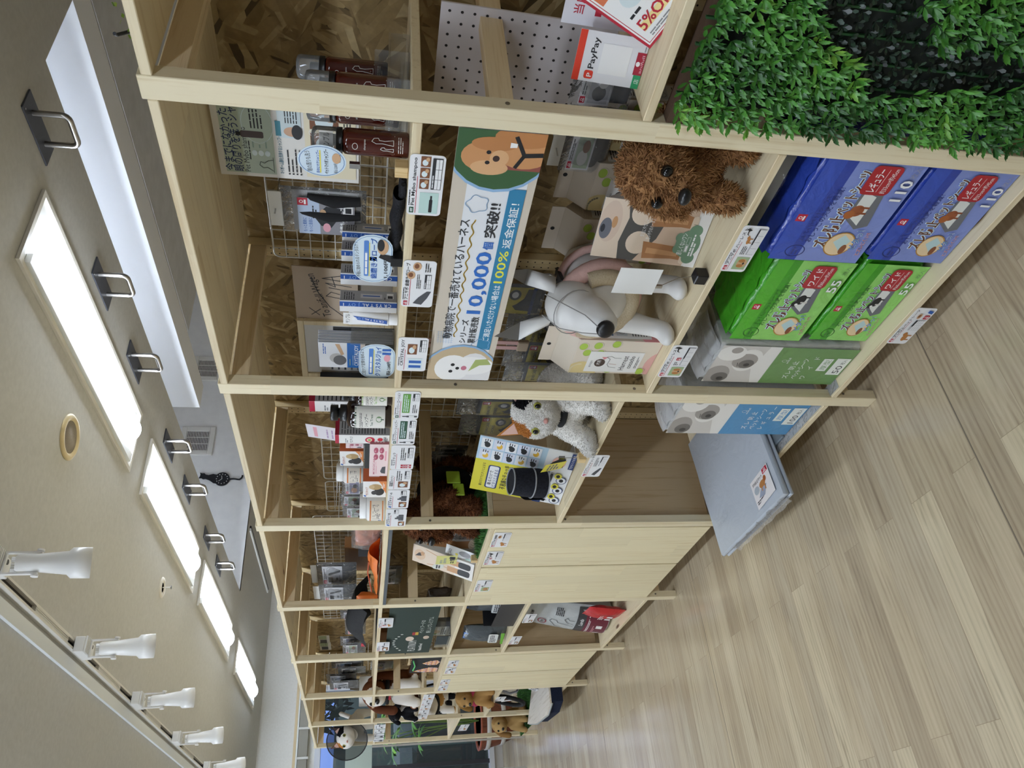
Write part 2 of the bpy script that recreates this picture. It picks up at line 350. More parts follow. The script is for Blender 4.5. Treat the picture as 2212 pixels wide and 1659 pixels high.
class Sheet(G):
    """printed sheet or printed face: drawn in its own plane, x right, y up, ink in thin layers above z=0"""
    def __init__(s, w, h, t=.001, base=None, round_=0.0, bend=None):
        G.__init__(s); s.w, s.h, s.k = w, h, 0; s.bend = bend
        if base is not None:
            if round_:
                s.prism(s._rr(0,0,w,h,round_), -t, 0, base)
            elif bend:
                n = 12
                s.grid(lambda a,b: (a*w, b*h, -t), n, n, base, True); s.grid(lambda a,b: ((1-a)*w, b*h, 0), n, n, base, True)
            else: s.box(0,w,0,h,-t,0,base)
    def _rr(s, x, y, w, h, r, n=5):
        p = []
        for cx, cy, a0 in ((x+w-r,y+r,-90),(x+w-r,y+h-r,0),(x+r,y+h-r,90),(x+r,y+r,180)):
            p += [(cx+r*math.cos(math.radians(a0+90*i/n)), cy+r*math.sin(math.radians(a0+90*i/n))) for i in range(n+1)]
        return p
    def z(s): s.k += 1; return .00025+s.k*.00006
    def poly(s, pts, m, cl=True):
        if cl: pts = clip(list(pts), s.w, s.h)
        if len(pts) < 3: return s
        a = sum(pts[i-1][0]*pts[i][1]-pts[i][0]*pts[i-1][1] for i in range(len(pts)))
        if a < 0: pts = pts[::-1]
        z = s.z(); s.add([(x,y,z) for x,y in pts], [tuple(range(len(pts)))], m); return s
    def rect(s, x, y, w, h, m): return s.poly([(x,y),(x+w,y),(x+w,y+h),(x,y+h)], m)
    def rr(s, x, y, w, h, r, m): return s.poly(s._rr(x,y,w,h,r), m)
    def oval(s, cx, cy, rx, ry, m, rot=0, n=22):
        c, q = math.cos(rot), math.sin(rot)
        return s.poly([(cx+rx*math.cos(t)*c-ry*math.sin(t)*q, cy+rx*math.cos(t)*q+ry*math.sin(t)*c) for t in (2*math.pi*i/n for i in range(n))], m)
    def line(s, pts, wd, m):
        for a, b in zip(pts, pts[1:]):
            dx, dy = b[0]-a[0], b[1]-a[1]; L = math.hypot(dx,dy) or 1; nx, ny = -dy/L*wd/2, dx/L*wd/2; ex, ey = dx/L*wd*.3, dy/L*wd*.3
            s.poly([(a[0]-ex+nx,a[1]-ey+ny),(a[0]-ex-nx,a[1]-ey-ny),(b[0]+ex-nx,b[1]+ey-ny),(b[0]+ex+nx,b[1]+ey+ny)], m); s.k -= 1
        s.k += 1; return s
    def ring(s, cx, cy, rx, ry, wd, m, n=26):
        return s.line([(cx+rx*math.cos(2*math.pi*i/n), cy+ry*math.sin(2*math.pi*i/n)) for i in range(n+1)], wd, m)
    def text(s, body, x, y, h, m, w=None, bold=0.0, rot=0.0, al='l', halo=None):
        if halo:
            d = halo[1]*h*.55
            for qx, qy in ((-1,-1),(1,-1),(-1,1),(1,1),(0,-1.2),(0,1.2)): s.text(body, x+qx*d, y+qy*d, h, halo[0], w, .012, rot, al)
        if bold > .014:                                   # heavy type: two struck copies
            d = (bold-.010)*h*.8
            s.text(body, x-d, y, h, m, w, .012, rot, al); x += d; bold = .012
        vs, fs, tw = letters(body, bold); sy = h/.9; sx = w/tw if w else sy
        off = {'l':0,'c':-tw*sx/2,'r':-tw*sx}[al]; c, q = math.cos(rot), math.sin(rot); z = s.z()
        P = [((a*sx+off)*c-b*sy*q+x, (a*sx+off)*q+b*sy*c+y, z) for a,b in vs]
        s.add(P, fs, m); return s
    def vtext(s, body, x, y, h, m, step=1.15, bold=0.0):
        for i, ch in enumerate(body): s.text(ch, x, y-i*h*step, h, m, None, bold, 0, 'c')
        return s
    def greek(s, x, y, w, h, n, m, seed=1, fill=.5):
        """lines of print too small to read"""
        r = random.Random(seed); w = abs(w); st = max(abs(h)/n, w*.008); z = s.z()
        for i in range(n):
            yy = y+h-(i+1)*st+st*(1-fill)/2; xx = x; end = x+w*(1 if i < n-1 else r.uniform(.4,.9))
            while xx < end-1e-5:
                L = min(r.uniform(1.2,4)*st, end-xx); s.add([(xx,yy,z),(xx+L,yy,z),(xx+L,yy+st*fill,z),(xx,yy+st*fill,z)], [(0,1,2,3)], m); xx += L+st*.35
        return s
    def put(s, M, name, parent=None, **tags):
        if s.bend: s.v = [Vector((q.x, q.y, q.z+s.bend(q.x/s.w, q.y/s.h))) for q in s.v]
        s.v = [M @ q for q in s.v]; return s.build(name, parent, **tags)
    def into(s, g, M):
        if s.bend: s.v = [Vector((q.x, q.y, q.z+s.bend(q.x/s.w, q.y/s.h))) for q in s.v]
        base = len(g.v); mm = [g.mi(q) for q in s.mats]; g.v += [M @ q for q in s.v]
        for f, i, sm in zip(s.f, s.m, s.s): g.f.append([base+a for a in f]); g.m.append(mm[i]); g.s.append(sm)
        return g
def blob(parts, voxel=.006, smooth=6):
    """one continuous skin over ellipsoids (c, r[, matrix]) and tapered limbs (p0, r0, p1, r1)"""
    g = G(); m = WHITE
    for p in parts:
        if len(p) == 4:
            a, ra, b, rb = Vector(p[0]), p[1], Vector(p[2]), p[3]; n = max(2, int((b-a).length/max(min(ra,rb)*.5,.004)))
            for i in range(n+1): t = i/n; g.ell(a.lerp(b,t), ra+(rb-ra)*t, m, None, 12, 8)
        else: g.ell((0,0,0), p[1], m, Matrix.Translation(Vector(p[0])) @ (p[2] if len(p) > 2 else Matrix()), 20, 14)
    me = bpy.data.meshes.new('tmp'); me.from_pydata(g.v, [], g.f); o = bpy.data.objects.new('tmp', me); SC.collection.objects.link(o)
    r = o.modifiers.new('r','REMESH'); r.mode = 'VOXEL'; r.voxel_size = voxel
    sm = o.modifiers.new('s','SMOOTH'); sm.iterations = smooth; sm.factor = .5
    dg = bpy.context.evaluated_depsgraph_get(); ev = o.evaluated_get(dg); em = ev.to_mesh()
    vs = [q.co.copy() for q in em.vertices]; ns = [q.normal.copy() for q in em.vertices]; fs = [tuple(p.vertices) for p in em.polygons]
    ev.to_mesh_clear(); bpy.data.objects.remove(o); bpy.data.meshes.remove(me)
    return vs, fs, ns
def skin(g, bl, paint, M=None):
    """add a blob to g; paint(centre) -> material"""
    vs, fs, ns = bl; base = len(g.v); g.v += [M @ q for q in vs] if M else [q.copy() for q in vs]
    for f in fs:
        c = sum((vs[a] for a in f), Vector())/len(f); g.f.append([base+a for a in f]); g.m.append(g.mi(paint(c))); g.s.append(True)
def tufts(g, bl, n, length, width, paint, seed=3, droop=.4, M=None, curl=.6, keep=None):
    """shaggy pile: tapered curved locks rooted over the skin"""
    vs, fs, ns = bl; r = random.Random(seed); k = 0
    while k < n:
        f = fs[r.randrange(len(fs))]; a, b = f[0], f[r.randrange(1,len(f))]; t = r.random()
        p = vs[a].lerp(vs[b],t); nn = ns[a].lerp(ns[b],t).normalized(); k += 1
        if keep and not keep(p): continue
        d = (nn + Vector((r.uniform(-1,1),r.uniform(-1,1),r.uniform(-1,1)))*curl + Vector((0,0,-droop))).normalized()
        L = length*r.uniform(.6,1.25); sd = d.orthogonal().normalized()*width*r.uniform(.7,1.3); s2 = d.cross(sd)
        q = p - nn*width*.3; mid = q+d*L*.55; tip = q+d*L+Vector((r.uniform(-1,1),r.uniform(-1,1),-droop))*L*.25
        P = [q+sd, q-sd*.5+s2*.87, q-sd*.5-s2*.87, mid+sd*.7, mid-sd*.35+s2*.6, mid-sd*.35-s2*.6, tip]
        g.add(P, [(0,1,4,3),(1,2,5,4),(2,0,3,5),(3,4,6),(4,5,6),(5,3,6)], paint(p), True, M)
def pillow(g, w, h, d, m, M, nu=10, nv=12, wr=.0, seed=0, back=None, seal=.06):
    """flat pouch: two skins meeting at a seal; origin at bottom centre, front toward +z"""
    def th(a, b):
        e = max(0, min(a,1-a)/.5); q = max(0, min(b,1-b)/.5)
        return (1-(1-e)**2.2)**.6*(1-(1-q)**2.6)**.6
    def f(sign):
        def fn(a, b):
            z = sign*d/2*th(a,b)
            if wr: z += wr*noise.noise(Vector((a*4+seed, b*4, sign*3.1+seed)))*min(1,th(a,b)*2)
            return ((a-.5)*w, b*h, z)
        return fn
    g.grid(f(1), nu, nv, m, True, M); g.grid(lambda a,b: f(-1)(1-a,b), nu, nv, back or m, True, M)
    return g
# ---------------------------------------------------------------- the room
P0, PITCH_Y, PW, PD = 0.8204, 0.9, 0.0464, 0.032      # first upright, spacing, width and depth of the lumber
TOP, DEP, RB = 1.9233, 0.512, 0.54                    # upright height, board depth, front of the back panels
Z1, ZLOW, BT = 1.4675, 0.155, 0.018                   # upper shelf, bottom shelf, board thickness
ZC, YF = 2.61, 9.06                                   # ceiling, far wall
def PY(i): return P0+PITCH_Y*i
plaster = noisy('bab8b3','c2c0bb', 55, .75, .12, 'ceiling_paper'); plaster2 = noisy('c0c0be','c8c8c6', 60, .75, .1, 'side_ceiling_paper')
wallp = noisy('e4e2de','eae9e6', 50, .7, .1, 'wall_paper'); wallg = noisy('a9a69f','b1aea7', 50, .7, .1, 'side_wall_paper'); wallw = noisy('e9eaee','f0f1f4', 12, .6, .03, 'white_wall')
g = G(); g.box(-4.2,5.2,-2.6,9.4,-.05,0,floor_mat()); struct(g,'floor')
for k, y in enumerate((-.35,1.475,3.295,5.115,6.935)):   # welded joints of the floor sheets
    g = G(); g.box(-4.1,5.0,y,y+.003,0,.0004,mat('6e6355',.5)); struct(g,'trim_%d'%(k+1))
g = G(); g.box(-.30,1.24,-2.6,YF,ZC,ZC+.05,plaster); g.box(1.24,5.2,-2.6,1.67,ZC,ZC+.05,plaster); g.box(1.24,5.2,6.76,YF,ZC,ZC+.05,plaster); struct(g,'ceiling')
g = G(); g.box(-4.2,-.345,-2.6,YF,ZC,ZC+.05,plaster2); struct(g,'ceiling_side')
g = G(); g.box(-.345,-.30,-2.6,YF,ZC-.012,ZC+.05,mat('dfe3e6',.5)); struct(g,'trim_6')
g = G(); g.box(1.24,5.2,1.67,6.76,3.55,3.6,wallw); struct(g,'ceiling_raised')
g = G(); g.box(1.236,1.2395,1.67,6.76,ZC+.05,3.55,wallw); g.box(1.24,5.2,1.66,1.668,ZC+.05,3.55,wallw); struct(g,'wall_recess')
g = G(); g.box(1.24,5.2,6.751,6.80,ZC,3.55,wallw); struct(g,'wall_recess_end')
# box beam and soffits inside the recess
g = G(); g.box(1.61,1.775,1.67,4.37,ZC,3.55,mat('e8e9ec',.6)); struct(g,'trim_7')
g = G(); g.box(1.785,5.2,1.67,3.80,ZC-.002,3.55,noisy('bcbcbd','c9c9ca',14,.6,.02,'soffit_paint')); struct(g,'trim_8')
# walls: far wall with a big window, the sides and the wall behind the camera
XL, XR = -4.2, 5.2
WX0, WX1, WZ0, WZ1 = -2.4, 0.935, 0.12, 2.02
g = G(); g.box(XL,WX0,YF,YF+.12,0,3.6,wallp); g.box(WX1,XR,YF,YF+.12,0,3.6,wallp); g.box(WX0,WX1,YF,YF+.12,WZ1,3.6,wallp); g.box(WX0,WX1,YF,YF+.12,0,WZ0-.02,mat('d8d6d4',.5)); struct(g,'wall_far')
g = G(); g.box(XL-.1,XL,-2.7,9.2,0,3.6,wallg); struct(g,'wall_left')
g = G(); g.box(XR,XR+.1,-2.7,9.2,0,3.6,wallp); struct(g,'wall_right')
g = G(); g.box(XL,XR,-2.7,-2.6,0,3.6,wallg); struct(g,'wall_near')
fr = mat('c9ccd6',.35); dk = mat('3a3a40',.4)
g = G()
for x0, x1 in ((WX0,WX0+.05),(WX1-.05,WX1),(-.80,-.74)): g.box(x0,x1,YF-.01,YF+.07,WZ0,WZ1,fr)
g.box(WX0,WX1,YF-.01,YF+.07,WZ1-.06,WZ1,fr); g.box(WX0,WX1,YF-.05,YF+.07,WZ0-.02,WZ0+.03,mat('dcdde2',.35))
g.box(.06,.10,YF-.005,YF+.06,WZ0,WZ1,dk)
wf = struct(g,'window_1')
g = G(); g.box(WX0+.05,WX1-.05,YF+.03,YF+.036,WZ0+.03,WZ1-.06,film('dfe8ea',.02,.02,.0)); go = g.build('window_pane', wf)
g = G(); g.box(WX0-.1,1.2,YF-.05,YF-.001,2.212,2.24,mat('d9c49c',.5)); struct(g,'trim_9')
g = G(); g.box(WX0-.1,1.2,YF-.045,YF-.001,2.195,2.212,mat('f0f0ee',.4)); struct(g,'trim_10')
g = G(); g.box(WX0,1.1,YF-.09,YF-.002,2.09,2.188,mat('8d897f',.5), .004); bl = g.build('blind_cassette', label='grey roller blind cassette above the far window', category='blind')
for x in (.50,.21,-.2):
    g = G(); g.box(x-.012,x+.012,YF-.105,YF-.088,2.075,2.195,mat('cfcdc8',.4),.003); g.build('bracket', bl)
g = G(); g.tube([(1.9,6.9,ZC-.006),(1.9,8.6,ZC-.006)],.012,mat('2b2b2e',.5)); g.box(1.86,1.885,6.9,8.6,ZC-.014,ZC-.001,WHITE); g.build('curtain_rail', label='white ceiling curtain rail with dark slot near far wall', category='rail')
# ---------------------------------------------------------------- ceiling lights, camera-side row included
tube_m = mat('e5f1ff', .4, emit=LAMP); frame_m = mat('dcd7cd',.5); refl_m = mat('f4f4f2',.35)
def fixture(x0, y0, L, label):
    w = .275; t = thing('ceiling_light', label, 'ceiling light', (x0+w/2,y0+L/2,ZC), 'recessed tube lights')
    g = G()
    for a in ((x0-.018,x0,y0-.018,y0+L+.018),(x0+w,x0+w+.018,y0-.018,y0+L+.018),(x0,x0+w,y0-.018,y0),(x0,x0+w,y0+L,y0+L+.018)): g.box(*a,ZC-.012,ZC-.0005,frame_m)
    g.build('rim', t)
    g = G()
    g.add([(x0,y0,ZC-.0015),(x0+w,y0,ZC-.0015),(x0+w,y0+L,ZC-.0015),(x0,y0+L,ZC-.0015)], [(3,2,1,0)], refl_m); g.build('reflector', t)
    g = G(); n = 12; ym = .09
    prof = [(.062*math.cos(math.pi*i/n), -.052*math.sin(math.pi*i/n)) for i in range(n+1)]
    vs = []
    for k, (yy, s) in enumerate(((y0+ym-.03,.35),(y0+ym-.018,.8),(y0+ym,1),(y0+L-ym,1),(y0+L-ym+.018,.8),(y0+L-ym+.03,.35))):
        vs += [(x0+w*.5+a*s, yy, ZC-.003+b*s) for a, b in prof]
    fs = [(k*(n+1)+i, k*(n+1)+i+1, (k+1)*(n+1)+i+1, (k+1)*(n+1)+i) for k in range(5) for i in range(n)]
    fs += [tuple(range(n+1)), tuple(range(5*(n+1),6*(n+1)))[::-1]]
    g.add(vs, fs, tube_m, True); g.build('tube_cover', t)
    g = G(); g.box(x0+.012,x0+.05,y0+.03,y0+L-.03,ZC-.02,ZC-.002,mat('f3f5f6',.3)); g.build('side_fin', t)
for y, q in zip((1.925,3.545,5.165,6.95),('nearest','second','third','farthest of four')): fixture(.592, y, 1.36, 'long white tube ceiling light above the shelves, %s to camera'%q)
for y, q in zip((-1.4,.4,2.2,4.0,5.8,7.4),('behind the camera','above the camera','first along the aisle','second along the aisle','third along the aisle','last before the window')): fixture(-1.55, y, 1.36, 'white tube ceiling light over the aisle, '+q)
for y in (1.2,4.4): fixture(-3.2, y, 1.36, 'white tube ceiling light by the left wall at %s end'%('near' if y < 2 else 'far'))

def strip_light(x0, y0, L, z, label):
    t = thing('strip_light', label, 'ceiling light', (x0,y0+L/2,z), 'strip lights inside the raised ceiling')
    g = G(); g.box(x0-.05,x0+.05,y0,y0+L,z-.03,z-.0005,frame_m,.002); g.build('housing', t)
    g = G(); g.tube([(x0,y0+.03,z-.05),(x0,y0+L-.03,z-.05)],.018,tube_m,12); g.build('tube', t)
for y, q in ((2.0,'near'),(4.6,'far')): strip_light(1.42, y, 1.7, 3.55, 'bare strip light hidden up in the raised ceiling, %s one'%q)
# ---------------------------------------------------------------- shelving
ORD = ['first','second','third','fourth','fifth','sixth','seventh','last']
NEAR = ['beside the green leaf panel','past the blue packs','left of the calico cat','beyond the two tall cabinet doors','by the dog food bags','past the second cabinet','between the cat plushies','at the window end of the row']
def pegged():
    m = wood('Z','d6c196','c4aa78',strip=.51,shift=.04).copy(); m.name = 'pine_with_peg_holes'; t, N, b, L = nodes(m)
    src = b.inputs['Base Color'].links[0].from_socket; geo = N('NewGeometry'); sp = N('SeparateXYZ'); L(geo.outputs['Position'], sp.inputs[0])
    def mt(op, a, q):
        n = N('Math', _operation=op)
        for k, w in enumerate((a, q)):
            if isinstance(w, float): n.inputs[k].default_value = w
            else: L(w, n.inputs[k])
        return n.outputs[0]
    yy = mt('FLOORED_MODULO', mt('SUBTRACT', sp.outputs[1], P0), PITCH_Y); zz = mt('SUBTRACT', mt('FLOORED_MODULO', sp.outputs[2], .024), .012)
    dy = mt('SUBTRACT', mt('ABSOLUTE', mt('SUBTRACT', yy, PW/2), 0.0), .011)
    d = mt('ADD', mt('MULTIPLY', dy, dy), mt('MULTIPLY', zz, zz)); k = mt('LESS_THAN', d, .0000062)
    nx = N('SeparateXYZ'); L(geo.outputs['Normal'], nx.inputs[0]); k = mt('MULTIPLY', k, mt('LESS_THAN', nx.outputs[0], -.8))
    mx = N('Mix', _data_type='RGBA'); L(k, mx.inputs[0]); L(src, mx.inputs[6]); mx.inputs[7].default_value = (*hexc('2a2018'),1); L(mx.outputs[2], b.inputs['Base Color'])
    return m
PEGGED = pegged()
screw = mat('8a8378',.4,.6)
for i in range(8):
    y = PY(i); t = thing('upright_frame', '%s pine upright frame from the camera, %s'%(ORD[i],NEAR[i]), 'shelf frame', (.27,y+PW/2,0), 'pine upright frames of the shelving')
    g = G(); g.box(0,PD,y,y+PW,0,TOP,WZ,.0015); g.build('front_post', t)
    g = G(); g.box(.508,.538,y,y+PW,0,TOP-.02,PEGGED,.001); g.build('rear_post', t)
    for z0, z1 in ((TOP-.03-.045,TOP-.03),(1.287,1.332),(.085,.13)):
        g = G(); g.box(PD+.0005,.5075,y+.001,y+.031,z0,z1,WX,.001); g.build('side_rail', t)
    for z in (1.30,.11,.78):
        g = G(); g.lathe([(.0045,0),(.0045,.0008)], screw, n=10, M=Matrix.Translation((.016,y-.0004,z)) @ Matrix.Rotation(math.pi/2,4,'X')); g.build('screw', t)
def board(b, z, label, x0=.0, x1=DEP, name='shelf_board', steel=False):
    y0, y1 = PY(b-1)+PW+.0004, PY(b)-.0004
    g = G(); g.box(x0,x1,y0,y1,z-BT,z,WY,.0015); o = g.build(name, label=label, category='shelf board', group='pine shelf boards')
    if steel:
        g = G(); g.box(x0,x0+.014,y0+.001,y1-.001,z-BT-.0135,z-BT-.0005,mat('8b9197',.35,.8)); g.build('steel_edge', o)
    return o
BAY = ['','between the leaf panel upright and second upright','in the bay of the calico cat','in the bay above the two big cabinet doors','in the bay of the dog food bags','in the bay of the second cabinet','in the bay of the brown puppy','in the last bay by the window']
for b in range(1,8):
    board(b, TOP-.008, 'pine top board capping the shelving '+BAY[b], name='top_board')
    if b not in (3,7): board(b, Z1, 'upper pine shelf at eye level '+BAY[b])
board(3, Z1, 'upper pine shelf with grey steel edge under orange bags', steel=True)
board(7, 1.4375, 'upper pine shelf under the cat plush wearing a black cone')
board(1, .747, 'middle pine shelf carrying the white leather dog mannequin'); board(1, ZLOW, 'bottom pine shelf carrying blue and green pet sheet packs')
board(2, .815, 'middle pine shelf carrying the calico cat plush'); board(2, ZLOW, 'bottom pine shelf carrying grey folded mats')
board(4, 1.067, 'pine shelf under the clear plastic display box'); board(4, .752, 'narrow pine shelf carrying grey treat bags'); board(4, ZLOW, 'bottom pine shelf carrying the dog food bags')
board(6, 1.1275, 'pine shelf with the row of small price cards along its edge'); board(6, .608, 'pine shelf below the brown puppy plush'); board(6, ZLOW, 'bottom pine shelf under the curved dog mat')
board(7, .80, 'pine shelf under the standing calico cat plush'); board(7, ZLOW, 'bottom pine shelf with artificial turf in last bay')
g = G(); g.box(.0,DEP,-.25,PY(0)-.0004,TOP-.008-BT,TOP-.008,WY,.0015); g.build('top_board', label='pine top board nearest the camera above the card counter', category='shelf board', group='pine shelf boards')
g = G(); g.box(.48,.507,-.25,PY(0)-.0004,TOP-.075,TOP-.03,WY,.001); g.build('rear_rail', label='pine rail under the nearest top board', category='rail')
for b in range(0,8):
    y0 = PY(b-1)+PW/2+.002 if b else -.3; y1 = PY(b)+PW/2-.002
    if b == 7: y1 = PY(7)+PW
    g = G(); g.box(.5395,.551,y0,y1,.13,TOP-.01,OSB); g.build('back_panel', label='strand board back panel of the shelving, '+['behind the card counter','behind the shampoo and gloves','behind the cream and pill boxes','behind the orange bags','behind the black vest','behind the wicker basket','behind the beagle plush','in the last bay before the window'][b], category='back panel', group='strand board back panels')
# counter in the nearest bay
g = G(); g.box(.0,.5,-.25,PY(0)-.0004,1.028,1.046,WY,.0015); g.build('counter_board', label='pine counter board holding the payment card stand', category='counter board')
# two door cabinets
def cabinet(b, zt, zb, label, gap):
    y0, y1 = PY(b-1)+PW+.002, PY(b)-.002
    t = thing('door_cabinet', label, 'cabinet', (.25,(y0+y1)/2,zb), 'pine cabinets with plain doors')
    g = G(); g.box(-.001,DEP,y0,y1,zt-BT,zt,WY,.0015); g.build('top_panel', t)
    g = G(); g.box(.02,DEP-.005,y0,y0+.018,zb,zt-BT-.0005,WS); g.build('side_panel', t)
    g = G(); g.box(.02,DEP-.005,y1-.018,y1,zb,zt-BT-.0005,WS); g.build('side_panel', t)
    g = G(); g.box(.02,DEP-.005,y0+.0185,y1-.0185,zb,zb+.018,WY); g.build('bottom_panel', t)
    g = G(); g.box(DEP-.012,DEP-.006,y0+.0185,y1-.0185,zb+.0185,zt-BT-.0005,WX); g.build('back', t)
    for a, c in ((y0,gap-.006),(gap+.006,y1)):
        g = G(); g.box(-.002,.0185,a+.001,c,zb,zt-BT-.001,WD,.001); g.build('door', t)
cabinet(3, 1.067, .163, 'two door pine cabinet under the seated brown poodle plush', PY(2)+PW+.40)
cabinet(5, 1.067, .163, 'two door pine cabinet farther along, under the wicker basket', PY(4)+PW+.41)
# ---------------------------------------------------------------- price cards along the shelf edges
TEALC, PALE, PINKC, TAN, BROWN, DKG = mat('bcd8d2'), mat('d8e6ea'), mat('e3a2b0'), mat('c9a27c'), mat('7a4a2c'), mat('4a4c52')
FURT, GRN, DGRN, BLUE, NAVY, YEL, ORG, BGE = mat('b5793f'), mat('6fae45'), mat('23513a'), mat('2c5fb0'), mat('1f2f66'), mat('e8d94a'), mat('d8702a'), mat('d9c7ae')
CARD = mat('ececee',.42)
def pic(s, x, y, w, h, kind):
    """little printed pictures on cards"""
    if kind == 'glove': s.poly([(x,y+h*.5),(x+w*.5,y+h*.2),(x+w,y+h*.0),(x+w,y+h*.25),(x+w*.55,y+h*.7),(x+w*.1,y+h)], DKG)
    elif kind == 'bottle': s.rect(x,y,w,h,TEALC); s.rr(x+w*.06,y+h*.30,w*.62,h*.18,h*.05,BLACK); s.rect(x+w*.68,y+h*.34,w*.18,h*.1,BLACK)
    elif kind == 'vbottle': s.rr(x+w*.2,y,w*.6,h*.72,w*.1,DKG); s.rect(x+w*.35,y+h*.72,w*.3,h*.28,BLACK); s.rect(x+w*.25,y+h*.2,w*.5,h*.35,WHITE)
    elif kind == 'dog': s.rect(x,y,w,h,mat('9fb48a')); s.oval(x+w*.5,y+h*.42,w*.36,h*.38,TAN); s.oval(x+w*.3,y+h*.5,w*.13,h*.26,FURT); s.oval(x+w*.7,y+h*.5,w*.13,h*.26,FURT); s.oval(x+w*.5,y+h*.3,w*.09,h*.07,BLACK)
    elif kind == 'brown': s.oval(x+w*.45,y+h*.55,w*.34,h*.26,FURT); s.oval(x+w*.8,y+h*.75,w*.18,h*.2,FURT); s.rect(x+w*.2,y,w*.1,h*.45,FURT); s.rect(x+w*.62,y,w*.1,h*.45,FURT)
    elif kind == 'catline': s.poly([(x,y),(x+w*.2,y+h*.5),(x+w*.7,y+h*.6),(x+w*.85,y+h),(x+w,y+h*.55),(x+w*.75,y),(x+w*.6,y+h*.4),(x+w*.25,y+h*.35)], BLACK)
    elif kind == 'photo': s.rect(x,y,w,h,BROWN); s.oval(x+w*.4,y+h*.55,w*.3,h*.3,PALE); s.oval(x+w*.72,y+h*.3,w*.2,h*.2,TAN)
    elif kind == 'tube': s.rect(x,y,w,h,PALE); [s.rect(x+w*(.15+.42*k),y+h*.08,w*.24,h*.84,BLUE) for k in (0,1)]
    elif kind == 'table':
        s.rect(x,y,w,h,INK); n = 3
        for i in range(n):
            for j in range(2): s.rect(x+w*(.015+i*.325),y+h*(.04+j*.33),w*.31,h*.29,CARD)
        s.greek(x+w*.05,y+h*.75,w*.8,h*.2,1,CARD,3,.6)
    elif kind == 'grid':
        s.rect(x,y,w,h,mat('b9b9bd'))
        for i in range(4):
            for j in range(4): s.rect(x+w*(.02+i*.245),y+h*(.03+j*.2),w*.225,h*.17,CARD)
        s.rect(x+w*.4,y+h*.82,w*.6,h*.18,INK)
    elif kind == 'green': s.rect(x,y,w,h,DGRN); s.greek(x+w*.06,y+h*.12,w*.88,h*.76,3,PALE,5,.45)
    elif kind == 'lime': s.rect(x,y,w,h,mat('5f9a3c')); s.greek(x+w*.06,y+h*.12,w*.88,h*.76,3,PALE,6,.45)
    elif kind == 'circle': s.oval(x+w/2,y+h/2,w/2,h/2,TAN); s.oval(x+w*.55,y+h*.55,w*.3,h*.28,BROWN)
    elif kind == 'bars': [s.rect(x+w*.25*k, y, w*.2, h*(.5+.17*((k*2)%3)), DKG) for k in range(4)]
    elif kind == 'lines': s.greek(x,y,w,h,3,INK,8,.4)
    elif kind == 'redtag': s.rect(x,y,w,h,RED); s.oval(x+w*.5,y+h*.62,w*.2,h*.2,WHITE); s.oval(x+w*.5,y+h*.62,w*.13,h*.12,RED); s.greek(x+w*.15,y+h*.15,w*.7,h*.22,1,WHITE,2,.9)
    elif kind == 'bluetag': s.poly([(x,y),(x+w*.7,y),(x+w,y+h),(x+w*.3,y+h)], BLUE)
    elif kind == 'gtag': s.rect(x,y,w,h,DGRN); s.greek(x+w*.2,y+h*.2,w*.6,h*.6,2,WHITE,2,.6)
def quad(X, tr, br, tl, bl):
    y0 = (px('X',X,*tr).y+px('X',X,*br).y)/2; y1 = (px('X',X,*tl).y+px('X',X,*bl).y)/2
    z1 = (px('X',X,*tr).z+px('X',X,*tl).z)/2; z0 = (px('X',X,*br).z+px('X',X,*bl).z)/2
    return y0, y1, z0, z1
def price_card(corners, label, title, pics, group, logo='redtag', title2=None, X=None, z1=None, rule=True):
    X = X or (-.0042 if group == GD else -.0022)
    y0, y1, z0, zt = quad(X, *corners)
    if z1 is not None: z0 += z1-zt; zt = z1
    w, h = y1-y0, zt-z0
    s = Sheet(w, h, .0012, CARD, round_=min(.009, h*.13))
    if logo: pic(s, w*.04, h*.80, w*.10, h*.13, logo)
    s.text(title, w*.17, h*.80, h*.125, INK, w*min(.78,.085*len(title)+.02) if len(title) < 16 else w*.78, .012)
    s.greek(w*.17, h*.925, w*.5, h*.035, 1, INK, 4, .8)
    if rule: s.rect(w*.04, h*.745, w*.62, h*.016, RED)
    for (k, a, b, c, d) in pics: pic(s, w*a, h*b, w*c, h*d, k)
    return s.put(face_out((X, y1, z0)), 'price_card', label=label, category='price card', group=group)
GU, GM, GL, GD = 'price cards on the upper shelf edge', 'price cards on the middle shelf edge', 'price cards on low shelf edges', 'price cards stuck on cabinet doors'
price_card([(888,332),(964,338),(876,464),(951,466)], 'white price card reading Pet Mybo shampoo under the amber bottles', 'Pet Mybo shampoo', [('bottle',.04,.1,.36,.55),('photo',.46,.42,.16,.27),('photo',.64,.42,.16,.27),('photo',.82,.42,.16,.27),('table',.46,.08,.5,.28)], GU, 'gtag')
price_card([(873,563),(944,564),(865,662),(933,664)], 'white price card with black glove picture and two round photos', 'アニサポ 歯磨きグローブ', [('glove',.06,.08,.3,.55),('circle',.62,.62,.16,.25),('circle',.8,.45,.17,.26),('lines',.42,.42,.3,.15),('table',.42,.12,.3,.2),('lines',.78,.15,.18,.2)], GU)
price_card([(862,729.5),(927.5,730),(855.6,803),(918,800)], 'small white price card with two blue tubes, below the leaflet holder', 'CRYSTAL JOY', [('tube',.06,.14,.34,.5),('photo',.52,.36,.3,.32),('table',.6,.06,.34,.22)], GU, None)
price_card([(1609,489),(1662,488),(1552,587),(1611,586)], 'white price card under the brown poodle plush on middle shelf', 'アニサポ ハーレスト', [('dog',.06,.08,.28,.52),('brown',.6,.4,.2,.26),('lines',.4,.42,.18,.2),('grid',.4,.07,.55,.3),('catline',.8,.62,.16,.24)], GM)
